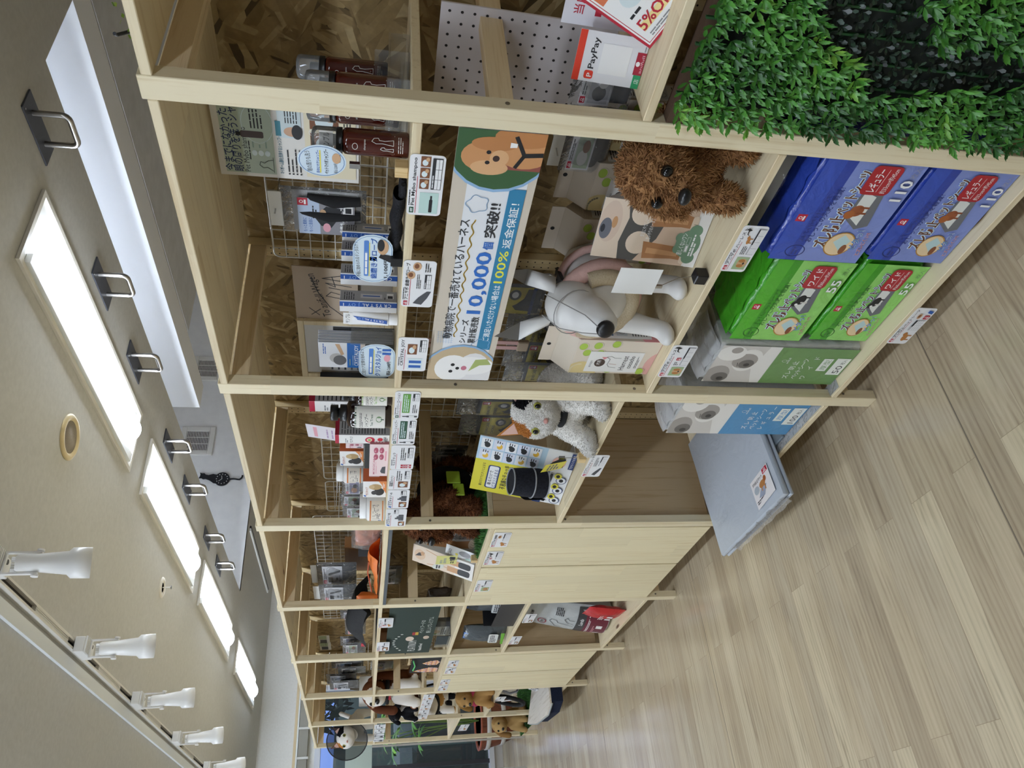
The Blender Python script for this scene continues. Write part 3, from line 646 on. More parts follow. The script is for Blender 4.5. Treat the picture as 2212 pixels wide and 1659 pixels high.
price_card([(1455,746),(1509,747),(1420,814),(1470,815)], 'white price card under the beige harness box with green dots', 'アニサポ ハーレスト', [('dog',.06,.08,.28,.52),('catline',.78,.6,.18,.3),('redtag',.55,.42,.08,.18),('lines',.4,.42,.1,.2),('grid',.4,.07,.55,.3)], GM)
price_card([(1984,667),(2028,665),(1914,739),(1954,745)], 'white price card below the green packs at bottom shelf', 'ズレ防止ペットシーツ', [('brown',.06,.08,.28,.5),('grid',.4,.07,.28,.5),('circle',.72,.5,.14,.2),('redtag',.72,.1,.1,.25),('bluetag',.86,.12,.1,.25)], GL)
B2 = [((855,846),(909,846),(849,905),(903.5,905)),((849,906),(903,904),(845,960),(893,961)),((846,962),(899,962),(842,1014),(891,1014)),((842,1015),(890,1014),(838,1058),(885,1057)),((838,1059),(885,1058),(836,1099.5),(882,1097)),((836,1101),(880,1098),(831,1136),(875,1139))]
price_card(B2[0], 'white price card with light green box, nearest of the six', 'ティーツリー ローション', [('vbottle',.05,.05,.1,.6),('lime',.24,.38,.68,.3),('lines',.24,.06,.3,.22),('table',.68,.05,.25,.24)], GU, 'gtag')
price_card(B2[1], 'white price card with dark green box, second of the six', 'ティーツリー シャンプー', [('vbottle',.05,.05,.1,.6),('green',.24,.38,.68,.3),('lines',.24,.06,.3,.22),('table',.68,.05,.25,.24)], GU, 'gtag')
price_card(B2[2], 'white price card with pink tubes, third of the six', 'モエナチュラ', [('redtag',.06,.1,.06,.45),('redtag',.15,.1,.06,.45),('lines',.4,.35,.5,.25),('table',.5,.08,.4,.22)], GU, None)
price_card(B2[3], 'white price card with a brown photo at its left, fourth of the six', '粉薬のサプリ', [('photo',.12,.12,.3,.45),('lines',.46,.4,.48,.28),('table',.55,.08,.38,.22)], GU, None)
price_card(B2[4], 'white price card with blue mark and dark bars, fifth of the six', 'モエギタブ 45', [('photo',.08,.1,.28,.36),('bars',.42,.12,.28,.5),('table',.74,.15,.22,.25)], GU, 'bluetag')
price_card(B2[5], 'white price card with blue mark at the second frame post', 'モエギタブ 粒', [('photo',.06,.08,.24,.3),('bars',.36,.14,.34,.5),('table',.74,.4,.22,.22)], GU, 'bluetag')
price_card([(1277,984),(1323.5,983),(1256,1028.6),(1288.5,1031)], 'white price card with black knitted sleeve below the wooden block', 'ニャンケアチョッキ', [('glove',.08,.1,.34,.4),('lines',.5,.45,.4,.2),('grid',.52,.08,.42,.3)], GM)
price_card([(1069.7,1151),(1106,1151),(1057,1182),(1095,1182)], 'price card on first big cabinet door, right one with brown dog', 'アニサポ 保護服', [('brown',.06,.1,.3,.4),('circle',.62,.52,.2,.2),('grid',.45,.08,.5,.34)], GD)
price_card([(1053,1192),(1088.7,1191),(1044,1220),(1078.8,1221)], 'price card on first big cabinet door, left one with green cross', 'アニサポ 腰サポート', [('brown',.08,.1,.3,.5),('redtag',.45,.6,.1,.12),('catline',.6,.6,.3,.3),('grid',.45,.08,.5,.34)], GD)
price_card([(1031,1253.7),(1065.6,1253),(1024.5,1278),(1056,1278)], 'single price card on second big cabinet door, with dog photo', 'アニサポ 足', [('dog',.06,.08,.34,.5),('bars',.45,.5,.1,.2),('grid',.5,.08,.45,.4)], GD)
price_card([(819,1337),(851,1334),(816,1356),(847.7,1356)], 'price card with orange vest picture left of the dark green banner', 'アニサポ ベスト', [('redtag',.2,.45,.1,.25),('bars',.34,.45,.1,.25),('brown',.1,.1,.3,.3),('grid',.5,.1,.45,.5)], GU)
price_card([(815,1388.5),(842,1386.7),(813,1406.6),(839.6,1406.6)], 'price card with brown photo at lower left of dark green banner', 'サポーター', [('photo',.08,.1,.36,.45),('bars',.5,.4,.12,.3),('grid',.55,.1,.4,.35)], GU)
price_card([(1137,1328),(1161,1325.7),(1126,1346),(1150,1345)], 'curled price card under the black tray of treat bags', 'トリーツ', [('photo',.1,.1,.25,.35),('grid',.42,.1,.5,.5)], GL, 'gtag')
price_card([(1106.8,1376.6),(1130.6,1373),(1096.7,1392),(1117,1392)], 'price card under the grey and lime green treat bag', 'トリーツ', [('photo',.1,.1,.25,.35),('grid',.42,.1,.5,.5)], GL)
for c, q in (([(970,1427),(993,1427),(965.5,1441),(987,1441)],'on first small cabinet door, right of its pair'),([(965.5,1442),(986.6,1443),(959,1456),(981,1455)],'on first small cabinet door, left of its pair'),([(954,1468),(973.5,1468),(949,1479),(969,1479)],'on second small cabinet door, right of its pair'),([(950,1480.6),(969,1480.6),(944,1493),(964.4,1492)],'on second small cabinet door, left of its pair')):
    price_card(c, 'price card with red dog figure '+q, 'アニサポ', [('brown',.1,.1,.4,.4),('bars',.6,.5,.2,.3),('grid',.55,.1,.4,.3)], GD)
for k in range(5):
    y0 = PY(5)+PW+.012+k*.162; w = .155; s = Sheet(w, .075, .001, CARD, round_=.006); pic(s,.008,.058,.02,.01,'redtag'); s.text('ハーネス',.035,.058,.011,INK); pic(s,.01,.008,.05,.035,'catline' if k%2 else 'brown'); pic(s,.075,.008,.07,.035,'grid')
    s.put(face_out((-.0022,y0+w,1.0515)),'price_card',label='small price card, %s of five under the cat face plush'%['nearest','second','middle','fourth','farthest'][k],category='price card',group='row of five small price cards')
for k in range(4):
    y0 = PY(6)+PW+.03+k*.185; w = .165; s = Sheet(w, .085, .001, CARD, round_=.006); pic(s,.01,.01,.06,.04,'bars' if k > 1 else 'catline'); s.rect(.07,0,.012,.085,BLACK) if k > 1 else pic(s,.08,.01,.07,.04,'grid'); s.greek(.03,.066,.11,.008,1,INK,k)
    s.put(face_out((-.0022,y0+w,1.352)),'price_card',label='small price card, %s of four under the cone plush'%['nearest','second','third','farthest'][k],category='price card',group='row of four small price cards')
price_card([(1074.5,1506),(1091.7,1505),(1068,1514),(1089,1516)], 'price card hanging beside the brown puppy plush with pink shirt', 'マット', [('grid',.4,.1,.5,.5)], GL)
price_card([(1000,1565),(1019,1565),(985,1580),(1003,1578)], 'price card under the standing calico cat at the window end', 'ハーネス', [('brown',.1,.1,.4,.4),('grid',.55,.1,.4,.4)], GL)
# ---------------------------------------------------------------- first bay, upper shelf
def holder(loc, color, hgt, label, lean=0.0, group='clip stands'):
    """wire clip on a small block"""
    t = thing('clip_stand', label, 'clip stand', loc, group); x, y, z = loc
    g = G(); b = color; g.box(x-.013,x+.013,y-.013,y+.013,z,z+.026,b,.001); g.build('block', t)
    g = G(); g.tube([(x,y,z+.026),(x+lean*.4,y,z+hgt*.6),(x+lean,y,z+hgt)],.0009,CHROME,6); g.build('wire', t)
    g = G(); g.box(x+lean-.004,x+lean-.0012,y-.006,y+.006,z+hgt-.004,z+hgt+.016,CHROME); g.box(x+lean+.0012,x+lean+.004,y-.006,y+.006,z+hgt-.004,z+hgt+.016,CHROME); g.build('clip', t)
BLOCKW = wood('Z','d9bf90','c8a873',strip=.5)
# poster behind the bottles
y1, z0, z1, y0 = 1.278, 1.571, 1.889, 1.045
w, h = y1-y0, z1-z0; SAGE, SAGED = mat('b7c6b8'), mat('8fa79a'); CREAM = mat('e6dcc0')
s = Sheet(w, h, .0008, mat('e2dfda',.35))
s.rect(.01,h*.60,w-.01,h*.355,SAGE)
s.text('今までになかった',.014,h*.895,.022,NAVY,.17,.012); s.text('眼の周りを洗うシャンプー',.014,h*.835,.022,NAVY,.235,.012); s.text('Pet Mybo shampoo',.014,h*.785,.016,INK,.125); s.greek(.05,h*.765,.06,.005,1,INK,2)
s.ring(.15,h*.70,.052,.034,.0012,PALE); s.rr(.112,h*.665,.018,.05,.004,mat('4a3b3a')); s.rect(.116,h*.665+.05,.010,.010,BLACK); s.greek(.138,h*.66,.05,.03,4,INK,9,.4)
for k in range(3): s.oval(.07,h*(.74-.045*k),.008,.006,PALE); s.greek(.085,h*(.735-.045*k),.02,.006,1,SAGED,k)
s.line([(.02,h*.62),(.03,h*.66),(.028,h*.69),(.036,h*.715),(.046,h*.705),(.042,h*.68),(.05,h*.65),(.052,h*.62)],.0012,INK); s.line([(.016,h*.615),(.06,h*.615)],.001,INK)
s.text('マイボーム腺を洗浄するシャンプー',.014,h*.545,.010,mat('2f6f86'),.11,.01)
for k in range(4): s.rect(.014,h*(.50-.028*k),.004,.004,INK); s.greek(.022,h*(.498-.028*k),.075,.006,1,INK,20+k)
s.rr(.12,h*.40,.10,h*.16,.004,mat('ccd9dd')); s.rect(.124,h*.54,.04,.012,mat('3d8294')); s.oval(.137,h*.465,.013,.018,mat('c9a184')); s.oval(.137,h*.43,.02,.012,BLACK); s.greek(.16,h*.42,.055,.03,5,INK,11,.4)
s.rect(.012,h*.02,w-.012,h*.36,CREAM)
for k in range(2): s.rect(.09+.06*k,h*.14,.05,h*.2,BROWN); s.oval(.11+.06*k,h*.24,.02,.02,PALE); s.oval(.125+.06*k,h*.2,.014,.012,TAN); s.greek(.09+.06*k,h*.05,.05,.02,3,INK,30+k,.4)
s.text('③',.132,h*.30,.018,WHITE)
s.put(face_out((.30,y1,z0)), 'poster', label='large sage green shampoo poster hanging under the top board', category='poster')
# wire grid on the rear posts
def wire_grid(X, y0, y1, z0, z1, label, nz, ny, m=None, group='white wire grids'):
    m = m or mat('e4e4e2',.35); g = G(); r = .0016; c = .018
    p = [(X,y0+c,z1),(X,y1-c,z1)]
    ring = []
    for cy, cz, a in ((y1-c,z1-c,90),(y1-c,z0+c,0),(y0+c,z0+c,-90),(y0+c,z1-c,-180)):
        for k in range(5): t = math.radians(a-90*k/4); ring.append((X, cy+c*math.cos(t), cz+c*math.sin(t)))
    g.tube(ring,.0026,m,8,True)
    for i in range(1,ny): y = y0+(y1-y0)*i/ny; g.tube([(X,y,z0),(X,y,z1)],r,m,6)
    for i in range(1,nz): z = z0+(z1-z0)*i/nz; g.tube([(X-.003,y0,z),(X-.003,y1,z)],r,m,6)
    return g.build('wire_grid', label=label, category='wire grid', group=group)
wire_grid(.498, 1.16, 1.757, 1.50, 1.826, 'white wire grid behind the hanging tooth brushing glove pack', 9, 16)
# amber shampoo bottles
AMB = mat('4a160e', .12, 0, .5, 1, 0, .6); AMBL = mat('6a2413', .1, 0, .5, 1, 0, .6); CAPB = mat('17181b', .3); CAPC = film('e9eef2', .20, .06, .0)
def shampoo(X, Y, z, label, s_=1.0, tag=False, group='amber shampoo bottles'):
    t = thing('shampoo_bottle', label, 'bottle', (X,Y,z), group); o = (X,Y,z); r = .0255*s_
    g = G(); g.lathe([(r*.9,0),(r,.004),(r,.118*s_),(r*.97,.124*s_),(r*.80,.128*s_)], AMB, o, 28); g.build('body', t)
    g = G(); g.lathe([(r*.99,.1285*s_),(r*.99,.139*s_),(r*.72,.141*s_)], CAPB, o, 28); g.lathe([(r*.45,.141*s_),(r*.45,.158*s_),(r*.3,.160*s_)], CAPB, o, 18); g.build('pump', t)
    g = G(); g.lathe([(r*.96,.140*s_),(r*.96,.178*s_),(r*.88,.184*s_),(r*.6,.187*s_),(0.0001,.188*s_)], CAPC, o, 28); g.build('clear_cap', t)
    q = Sheet(.044*s_,.11*s_,0,None,bend=lambda a,b: math.sqrt(max(0,(r+.0004)**2-((a-.5)*.044*s_)**2))-r)
    W1 = mat('e8e4e0',.5); k = s_
    q.ring(.016*k,.100*k,.006*k,.005*k,.0009*k,W1); q.text('shampoo',.010*k,.080*k,.005*k,W1)
    for dx, f in ((.0,1.),(-.011,.6)):
        q.line([((.020+dx+.016*a*f)*k,(.026+.042*b*f)*k) for a, b in ((.1,0),(.3,.5),(.25,.8),(.5,1),(.85,.9),(.9,.7),(.65,.65),(.6,.4),(.75,.0),(.1,0))],.0009*k,W1)
    q.line([(.006*k,.024*k),(.04*k,.024*k)],.0005,W1); q.greek(.008*k,.006*k,.03*k,.012*k,3,W1,4,.3)
    q.put(face_out((X-r*math.cos(.55),Y+r*math.sin(.55)*-1,z+.004),-.55) @ Matrix.Translation((-.022*s_,0,0)), 'print', t)
    if tag:
        q = Sheet(.036,.026,0,None,bend=lambda a,b: math.sqrt(max(0,(r+.0008)**2-((a-.5)*.036)**2))-r); q.rect(0,0,.036,.026,WHITE); q.text('サンプル',.003,.007,.013,INK,.030)
        q.put(face_out((X-r*math.cos(.55),Y-r*math.sin(.55),z+.146),-.55) @ Matrix.Translation((-.018,0,0)), 'sample_sticker', t)
shampoo(.085, .985, Z1+.0005, 'amber shampoo bottle with handwritten sample sticker on its clear cap', 1.0, True)
zA, zB = Z1+.044, Z1+.019
shampoo(.30,.975,zA,'amber shampoo bottle on rear acrylic step, right one of two'); shampoo(.30,1.035,zA,'amber shampoo bottle on rear acrylic step, left one of two')
shampoo(.205,.945,zB,'amber shampoo bottle on front acrylic step, right one of two'); shampoo(.205,1.005,zB,'amber shampoo bottle on front acrylic step, left one of two')
t = thing('acrylic_riser', 'clear acrylic step stand holding the amber bottles', 'display stand', (.25,.99,Z1))
for x0, x1, zz, nm in ((.175,.238,zB-.0005,'front_step'),(.268,.335,zA-.0005,'rear_step')):
    g = G(); g.box(x0,x1,.90,1.09,zz-.003,zz,ACRYL); g.box(x0,x0+.003,.90,1.09,zz+.0002,zz+.028,ACRYL); g.box(x0,x0+.003,.90,1.09,Z1+.0005,zz-.0035,ACRYL); g.box(x1-.003,x1,.90,1.09,Z1+.0005,zz-.0035,ACRYL); g.build(nm, t)
# oval pop card on a wooden block stand
yb = R(.045,850,345,878,383)[0]*.5+R(.045,850,345,878,383)[1]*.5; oy0, oy1, oz0, oz1 = R(.042,642,313,748,382); holder((.045,yb,Z1+.0005), BLOCKW, .098, 'wooden block clip stand holding the oval shampoo pop card')
w, h = oy1-oy0, oz1-oz0; s = Sheet(w,h,.0006); kx, ky = w/.1, h/.118; pb = mat('d3e3f0',.3); pbl = mat('5f86b8',.3)
s.k = -8; s.prism([(w/2+w*.5*math.cos(a)*(1 if math.cos(a) > 0 else .95), h/2+h*.5*math.sin(a)) for a in (2*math.pi*i/32 for i in range(32))],-.0006,0,pb); s.k = 0
s.ring(w/2,h/2,w*.45,h*.46,.0012,pbl); s.text('眼の周りも洗う',w*.18,h*.70,h*.11,INK,w*.62,0,.1); s.text('目やにケアシャンプー',w*.14,h*.54,h*.085,BLUE,w*.7,.012); s.rect(w*.14,h*.52,w*.7,h*.025,YEL)
s.text('ペットマイボシャンプー',w*.12,h*.37,h*.095,INK,w*.76,.012); s.rr(w*.5,h*.12,w*.24,h*.07,h*.02,BLACK); s.oval(w*.62,h*.2,w*.16,h*.09,TAN); s.text('税込 2,200円',w*.16,h*.19,h*.075,INK,w*.3)
s.put(face_out((.042,oy1,oz0)), 'pop_card', label='pale blue oval pop card about eye shampoo on the wooden clip', category='pop card')
# glove pack hanging on the grid
X = .37; y0, y1, z0, z1 = 1.362, 1.522, 1.553, 1.772; w = y1-y0
t = thing('glove_pack', 'clear hanging bag with black tooth brushing gloves and printed card', 'glove pack', (X,(y0+y1)/2,z0))
g = G(); pillow(g, w, z1-z0, .028, film('f2f2f4',.10,.1,.9,30.), face_out((X,(y0+y1)/2,z0)), 14, 16, .004, 3); g.build('bag', t)
g = G(); g.box(X-.001,X+.001,y0+.01,y1-.01,z0+.012,z1-.03,mat('c9c9cc',.5)); g.build('backing_card', t)
s = Sheet(w*.78,.145,.001,mat('dfe3ea',.3)); W2, H2 = w*.78, .145
s.rect(0,H2*.62,W2,H2*.38,mat('b9c9e2')); pic(s,W2*.80,H2*.82,W2*.2,H2*.18,'redtag'); s.text('もっと柔軟に',W2*.06,H2*.86,.010,BLUE,.05,.01); s.text('もっと自由に',W2*.06,H2*.76,.010,BLUE,.05,.01); s.greek(W2*.45,H2*.66,W2*.35,.014,2,INK,3)
s.rect(0,0,W2,H2*.62,mat('8e8c92')); s.poly([(W2*.25,H2*.6),(W2*.5,H2*.72),(W2*.8,H2*.5),(W2*.75,H2*.2),(W2*.45,H2*.3),(W2*.2,H2*.42)],mat('1e1f24')); s.oval(W2*.62,H2*.56,.012,.008,TAN); s.oval(W2*.2,H2*.5,.016,.01,PINKC)
s.text('歯磨きグローブ',W2*.06,H2*.14,.020,WHITE,W2*.74,.02); s.rect(W2*.62,H2*.03,W2*.3,H2*.16,WHITE); s.greek(W2*.64,H2*.05,W2*.26,H2*.12,1,INK,7,.9); s.poly([(W2*.05,0),(W2*.25,H2*.12),(W2*.2,0)],YEL)
s.put(face_out((X-.015,y1-.012,z0+.03)), 'printed_card', t)
for k, (dy, hh) in enumerate(((.012,.15),(.062,.175))):
    g = G(); g.tube([(X-.006,y0+dy+.02,z0+.015),(X-.006,y0+dy+.024,z0+hh*.55),(X-.006,y0+dy+.012,z0+hh)],[.014,.02,.009],mat('1b1b1e',.9),10); g.build('glove', t)
g = G(); g.box(X-.002,X+.002,y0+.02,y1-.02,z1-.004,z1+.03,mat('e9e9e6',.4),.001); g.build('hanger_tab', t)
g = G(); g.tube([(X-.02,(y0+y1)/2,z1+.014),(.495,(y0+y1)/2,z1+.014)],.002,CHROME,8); g.build('hook', t)
# black sample glove lying at the shelf edge
t = thing('sample_glove', 'black knitted sample glove lying along the shelf edge with grey cuff', 'glove', (.06,1.24,Z1))
kn = noisy('0f0f12','2b2b30',420,.95,.3,'black_knit',2.)
gy0 = R(.05,845,415,870,545)[0]; gy1 = R(.05,845,415,870,545)[1]; pts = [(.05,gy0+(gy1-gy0)*k,Z1+z) for k, z in ((0,.012),(.28,.018),(.55,.017),(.8,.019),(1,.02))]
g = G(); 
def gl(a,b):
    i = a*(len(pts)-1); k = min(int(i),len(pts)-2); p = Vector(pts[k]).lerp(Vector(pts[k+1]),i-k); an = 2*math.pi*b; wv = .85+.15*math.sin(a*17+b*6)
    return (p.x+.028*math.cos(an)*wv, p.y, max(Z1+.0008, p.z+.0155*math.sin(an)*wv))
g.grid(gl, 22, 18, kn); g.build('knit', t)
g = G(); g.tube([(.05+.030*math.cos(a)*(1+.12*math.sin(3*a)), gy1+.002+.004*math.sin(2*a), Z1+.0205+.0175*math.sin(a)) for a in (2*math.pi*i/24 for i in range(24))],.0026,mat('a9a9ab',.9),6,True); g.build('cuff', t)
for k in range(3):
    g = G(); g.tube([(.04+.014*k,gy0,Z1+.009),(.036+.016*k,gy0-.02,Z1+.0085),(.034+.017*k,gy0-.035,Z1+.008)],[.008,.0076,.005],kn,10); g.build('finger', t)
# black block stand with the glove pop card
gp = R(.018,762,507,848,610); holder((.022,R(.02,835,560,865,590)[0],Z1+.0005), mat('141416',.35), .06, 'black block clip stand holding the rounded glove pop card')
def pop(X, y1, z0, w, h, yaw, title, sub, price, label, art, lean=.05):
    s = Sheet(w,h,.0006,mat('d6e5f0',.25),round_=w*.28); s.k = 0
    p = s._rr(w*.03,h*.03,w*.94,h*.94,w*.26); s.line(p+[p[0]],.0012,mat('6f95bd',.3))
    s.text(sub,w*.12,h*.80,h*.11,INK,w*.74,0,.06); s.rr(w*.14,h*.60,w*.74,h*.12,.003,mat('4d7fc8')); s.greek(w*.18,h*.63,w*.66,h*.07,1,WHITE,5,.8); s.rect(w*.14,h*.575,w*.7,h*.02,YEL)
    s.text(title,w*.09,h*.40,h*.16,BLUE,w*.84,.022); s.text(price,w*.12,h*.12,h*.11,INK,w*.4,.02); art(s,w,h)
    s.put(face_out((X,y1,z0),yaw,lean), 'pop_card', label=label, category='pop card')
def art_glove(s,w,h): s.poly([(w*.45,h*.05),(w*.55,h*.35),(w*.63,h*.3),(w*.6,h*.05)],BLACK); s.oval(w*.76,h*.25,w*.15,h*.14,TAN); s.oval(w*.8,h*.3,w*.12,h*.09,BLACK)
def art_tubes(s,w,h): s.oval(w*.62,h*.22,w*.1,h*.09,PINKC); s.rect(w*.72,h*.12,w*.06,h*.24,BLUE); s.rect(w*.82,h*.12,w*.06,h*.24,BLUE)
pop(.018, gp[1], gp[2], gp[1]-gp[0], gp[3]-gp[2], 0, '歯磨きグローブ', '手軽に始められるデンタルケア', '1,100円', 'pale blue rounded pop card about the tooth brushing glove', art_glove, 0)
# cream cartons and the sample tube
CW, CG = mat('eeeef0',.35), mat('a3a3a6',.45)
def carton(X, Y, label, yaw=-.28):
    w, d, h = .034, .05, .146; M = face_out((X,Y,Z1+.0006),yaw)
    t = thing('cream_carton', label, 'carton', (X,Y,Z1+.0006), 'silver white cream cartons with blue stripe')
    g = G(); g.box(0,w,0,h,-d,0,CW,.0008,M); g.build('box', t)
    s = Sheet(w,h); s.rect(w*.50,0,w*.42,h,mat('2253a5',.35))
    for i, ch in enumerate('CRYSTALJOY'): s.text(ch, w*.80, h*.10+i*h*.078, .012, WHITE if i < 7 else mat('86a8de'), None, .01, math.pi/2)
    s.greek(w*.54,h*.92,w*.3,.004,1,WHITE,2); s.put(M, 'front_print', t)
    s = Sheet(d,h); s.rect(0.001,0.001,d-.002,h-.002,CG); s.rect(d*.3,h*.26,d*.4,h*.38,mat('c9c9cd')); s.rect(d*.46,h*.3,d*.1,h*.3,BLUE); s.greek(d*.12,h*.74,d*.7,h*.2,5,INK,6,.35); s.rect(d*.3,h*.06,d*.5,h*.12,CW); s.greek(d*.32,h*.07,d*.46,h*.1,1,INK,7,.9); s.greek(d*.2,h*.2,d*.4,h*.03,1,INK,8)
    s.put(M @ Matrix(((0,0,1,w),(0,1,0,0),(-1,0,0,0),(0,0,0,1))), 'side_print', t)
carton(.125,R(.125,735,646,860,675)[1],'cream carton with blue stripe, nearest the white sample tube')
carton(.19,R(.19,735,593,860,617)[1],'cream carton with blue stripe, second behind the sample tube'); carton(.25,R(.25,735,545,860,567)[1],'cream carton behind the pop card, third of the row'); carton(.31,R(.31,735,505,860,527)[1],'cream carton behind the pop card, deepest of the row')
t = thing('cream_tube', 'white sample cream tube with blue stripe standing on its cap', 'tube', (.065,R(.065,740,668,862,708)[0]*.5+R(.065,740,668,862,708)[1]*.5,Z1+.0006)); M = face_out((.065,R(.065,740,668,862,708)[0]*.5+R(.065,740,668,862,708)[1]*.5,Z1+.0006),-.2)
g = G(); g.lathe([(.0145,0),(.0150,.002),(.0150,.021),(.0140,.022)], CW, n=24, M=M @ Matrix.Rotation(-math.pi/2,4,'X')); g.build('cap', t)
def tb(a,b):
    an = 2*math.pi*a; rx = .0165+.005*b; ry = .0165*(1-b)+.0008*b; return (rx*math.cos(an), .0225+b*.098, ry*math.sin(an))
g = G(); g.grid(tb, 28, 10, CW, True, M); g.add([tb(i/28,0) for i in range(28)],[tuple(range(28))],CW,False,M); g.build('body', t)
s = Sheet(.012,.088,0,None,bend=lambda a,b: .0172*(1-b)+.0012*b); s.rect(0,0,.011,.086,mat('2253a5',.35))
for i, ch in enumerate('CRYSTALJOY'): s.text(ch,.0085,.008+i*.0072,.0075,WHITE if i < 7 else mat('86a8de'),None,.01,math.pi/2)
s.put(M @ Matrix.Translation((-.002,.026,0)), 'blue_print', t)
s = Sheet(.036,.022,.0005,WHITE); s.text('サンプル',.004,.006,.012,INK,.028); s.put(M @ Matrix.Translation((-.018,.112,.0022)), 'sample_sticker', t)
# leaflet holder
X = .135; y0, y1 = R(X,660,742,855,800)[:2]; zf = Z1+.0006
t = thing('leaflet_holder', 'clear acrylic leaflet holder full of tooth care leaflets', 'leaflet holder', (X,1.71,zf))
g = G(); g.box(X-.004,X-.001,y0,y1,zf,zf+.08,ACRYL); g.box(X+.055,X+.058,y0,y1,zf,zf+.17,ACRYL); g.box(X-.0009,X+.0549,y0,y0+.003,zf,zf+.12,ACRYL); g.box(X-.0009,X+.0549,y1-.003,y1,zf,zf+.12,ACRYL); g.box(X-.0009,X+.0549,y0+.0031,y1-.0031,zf,zf+.003,ACRYL); g.build('tray', t)
for k in range(9):
    x = X+.046-.005*k; s = Sheet(y1-y0-.012,.206-.001*(k%3),.0032 if k < 8 else .0025,mat('d9dbe2' if k%2 else 'c6cad6',.5)); w, h = s.w, s.h
    if k == 8:
        s.rect(0,h*.62,w,h*.38,mat('dfe0e4')); s.oval(w*.38,h*.76,w*.2,h*.1,mat('b9b6b4')); s.oval(w*.3,h*.72,w*.2,h*.09,mat('5d5b5c')); s.poly([(w*.5,h*.7),(w*.95,h*.78),(w*.95,h*.72),(w*.55,h*.66)],TAN); s.greek(w*.55,h*.9,w*.4,h*.05,2,BLUE,3)
        s.rect(0,h*.44,w,h*.18,mat('1f67b4',.4)); s.text('CRYSTALJOY',w*.08,h*.47,.014,WHITE,w*.84,.012); s.greek(w*.1,h*.535,w*.8,h*.012,1,PALE,4); s.greek(w*.1,h*.575,w*.5,h*.015,1,YEL,4)
        s.rect(0,0,w,h*.44,mat('cdbfb2')); s.oval(w*.62,h*.28,w*.3,h*.13,mat('c29a6b')); s.oval(w*.62,h*.24,w*.16,h*.06,mat('d8b78c')); s.oval(w*.56,h*.27,w*.03,h*.014,BLACK); s.oval(w*.7,h*.27,w*.03,h*.014,BLACK); s.oval(w*.62,h*.235,w*.04,h*.015,BLACK); s.oval(w*.2,h*.3,w*.2,h*.07,RED); s.greek(w*.08,h*.27,w*.24,h*.06,2,YEL,5)
    s.put(face_out((x,y1-.006,zf+.0035),0,-.0), 'leaflet', t)
gp = R(.04,777,744,855,818); pop(.04, gp[1], Z1+.001, gp[1]-gp[0], gp[3]-gp[2], 0, 'クリスタルジョイ', '口腔ケア習慣を始めよう', '税込 2,640円', 'pale blue rounded pop card about the cream, left of the tube', art_tubes, 0)
# autograph board and picture frame at the back
y0, y1, z0, z1 = 1.772, 2.03, Z1+.11, 1.757
t = thing('autograph_board', 'beige autograph board with brush pen signature leaning at the back', 'autograph board', (.5,1.9,z0))
s = Sheet(y1-y0,z1-z0+.02,.003,mat('b9a793',.7)); w, h = s.w, s.h
def scr(pts, wd=.0028): s.line([(w*a,h*b) for a,b in pts], wd, BLACK)
scr([(.12,.62),(.25,.78)]); scr([(.12,.75),(.24,.6)]); s.text('To anifull Wagen',.03,.085,.034,BLACK,w*.8,.0,.25); scr([(.1,.2),(.3,.45),(.55,.62),(.82,.72)],.003); scr([(.5,.1),(.58,.42),(.5,.5),(.46,.2),(.62,.16),(.66,.45)]); scr([(.7,.1),(.74,.5),(.68,.35),(.86,.4)]); scr([(.78,.15),(.82,.55),(.9,.2)])
s.put(face_out((.468,y1,z0-.0),0,.05), 'board', t)
g = G(); g.box(.485,.50,1.85,1.95,Z1+.0006,z0+.12,mat('8c8276',.6)); g.build('easel_back', t)
y0, y1, z0, z1 = 2.02, 2.34, Z1+.0006, 1.775
t = thing('picture_frame', 'pine picture frame with pale print behind the leaflet holder', 'picture frame', (.48,2.18,z0))
g = G(); f = WX
for a in ((y0,y1,z1-.02,z1),(y0,y1,z0,z0+.02),(y0,y0+.02,z0+.021,z1-.021),(y1-.02,y1,z0+.021,z1-.021)): g.box(.462,.476,*a,WY,.001)
g.build('moulding', t)
s = Sheet(y1-y0-.042,z1-z0-.042,.002,mat('d4d2ce',.4)); s.greek(.02,.03,.2,.16,7,DKG,3,.3); s.put(face_out((.468,y1-.021,z0+.021)), 'print', t)
for k, (yy, zz) in enumerate(((2.30,1.71),(2.36,1.60))):
    g = G(); g.box(.43,.458,yy,yy+.04,Z1+.0006,zz,mat('1d1f22',.5),.003); g.box(.429,.4299,yy+.005,yy+.035,Z1+.03,zz-.03,mat('3f5a4a',.5)); g.build('dark_carton', label='dark carton standing by the picture frame, %s one'%('right','left')[k], category='carton')
# ---------------------------------------------------------------- first bay, middle shelf
Z2 = .7475
y0, y1, z0, z1 = .8765, 1.692, 1.212, 1.382; w, h = y1-y0, z1-z0
s = Sheet(w, h, .0012, mat('cfc4b4',.4))
s.rect(0,h*.10,w,h*.72,mat('e6e8ec',.4)); TEAL = mat('2f7fa8',.4); BLU = mat('2f6cc0',.4); GOLD = mat('c9a23c',.4); LB = mat('8fb3d6',.4)
for k in range(6): s.line([(w*.20+k*.008,h*.68),(w*.205+k*.008,h*.93)],.0006,LB); s.line([(w*.195,h*(.70+.04*k)),(w*.255,h*(.71+.04*k))],.0006,LB)
s.text('動物病院で一番売れているハーネス',w*.22,h*.72,h*.135,INK,w*.50,.006)
s.line([(w*.23+w*.49*i/90,h*.665+h*.018*math.sin(i*.75)) for i in range(91)],.003,GOLD)
s.text('シリーズ',w*.20,h*.50,h*.10,INK,w*.115,.012); s.text('累計販売数',w*.20,h*.36,h*.11,INK,w*.13,.012)
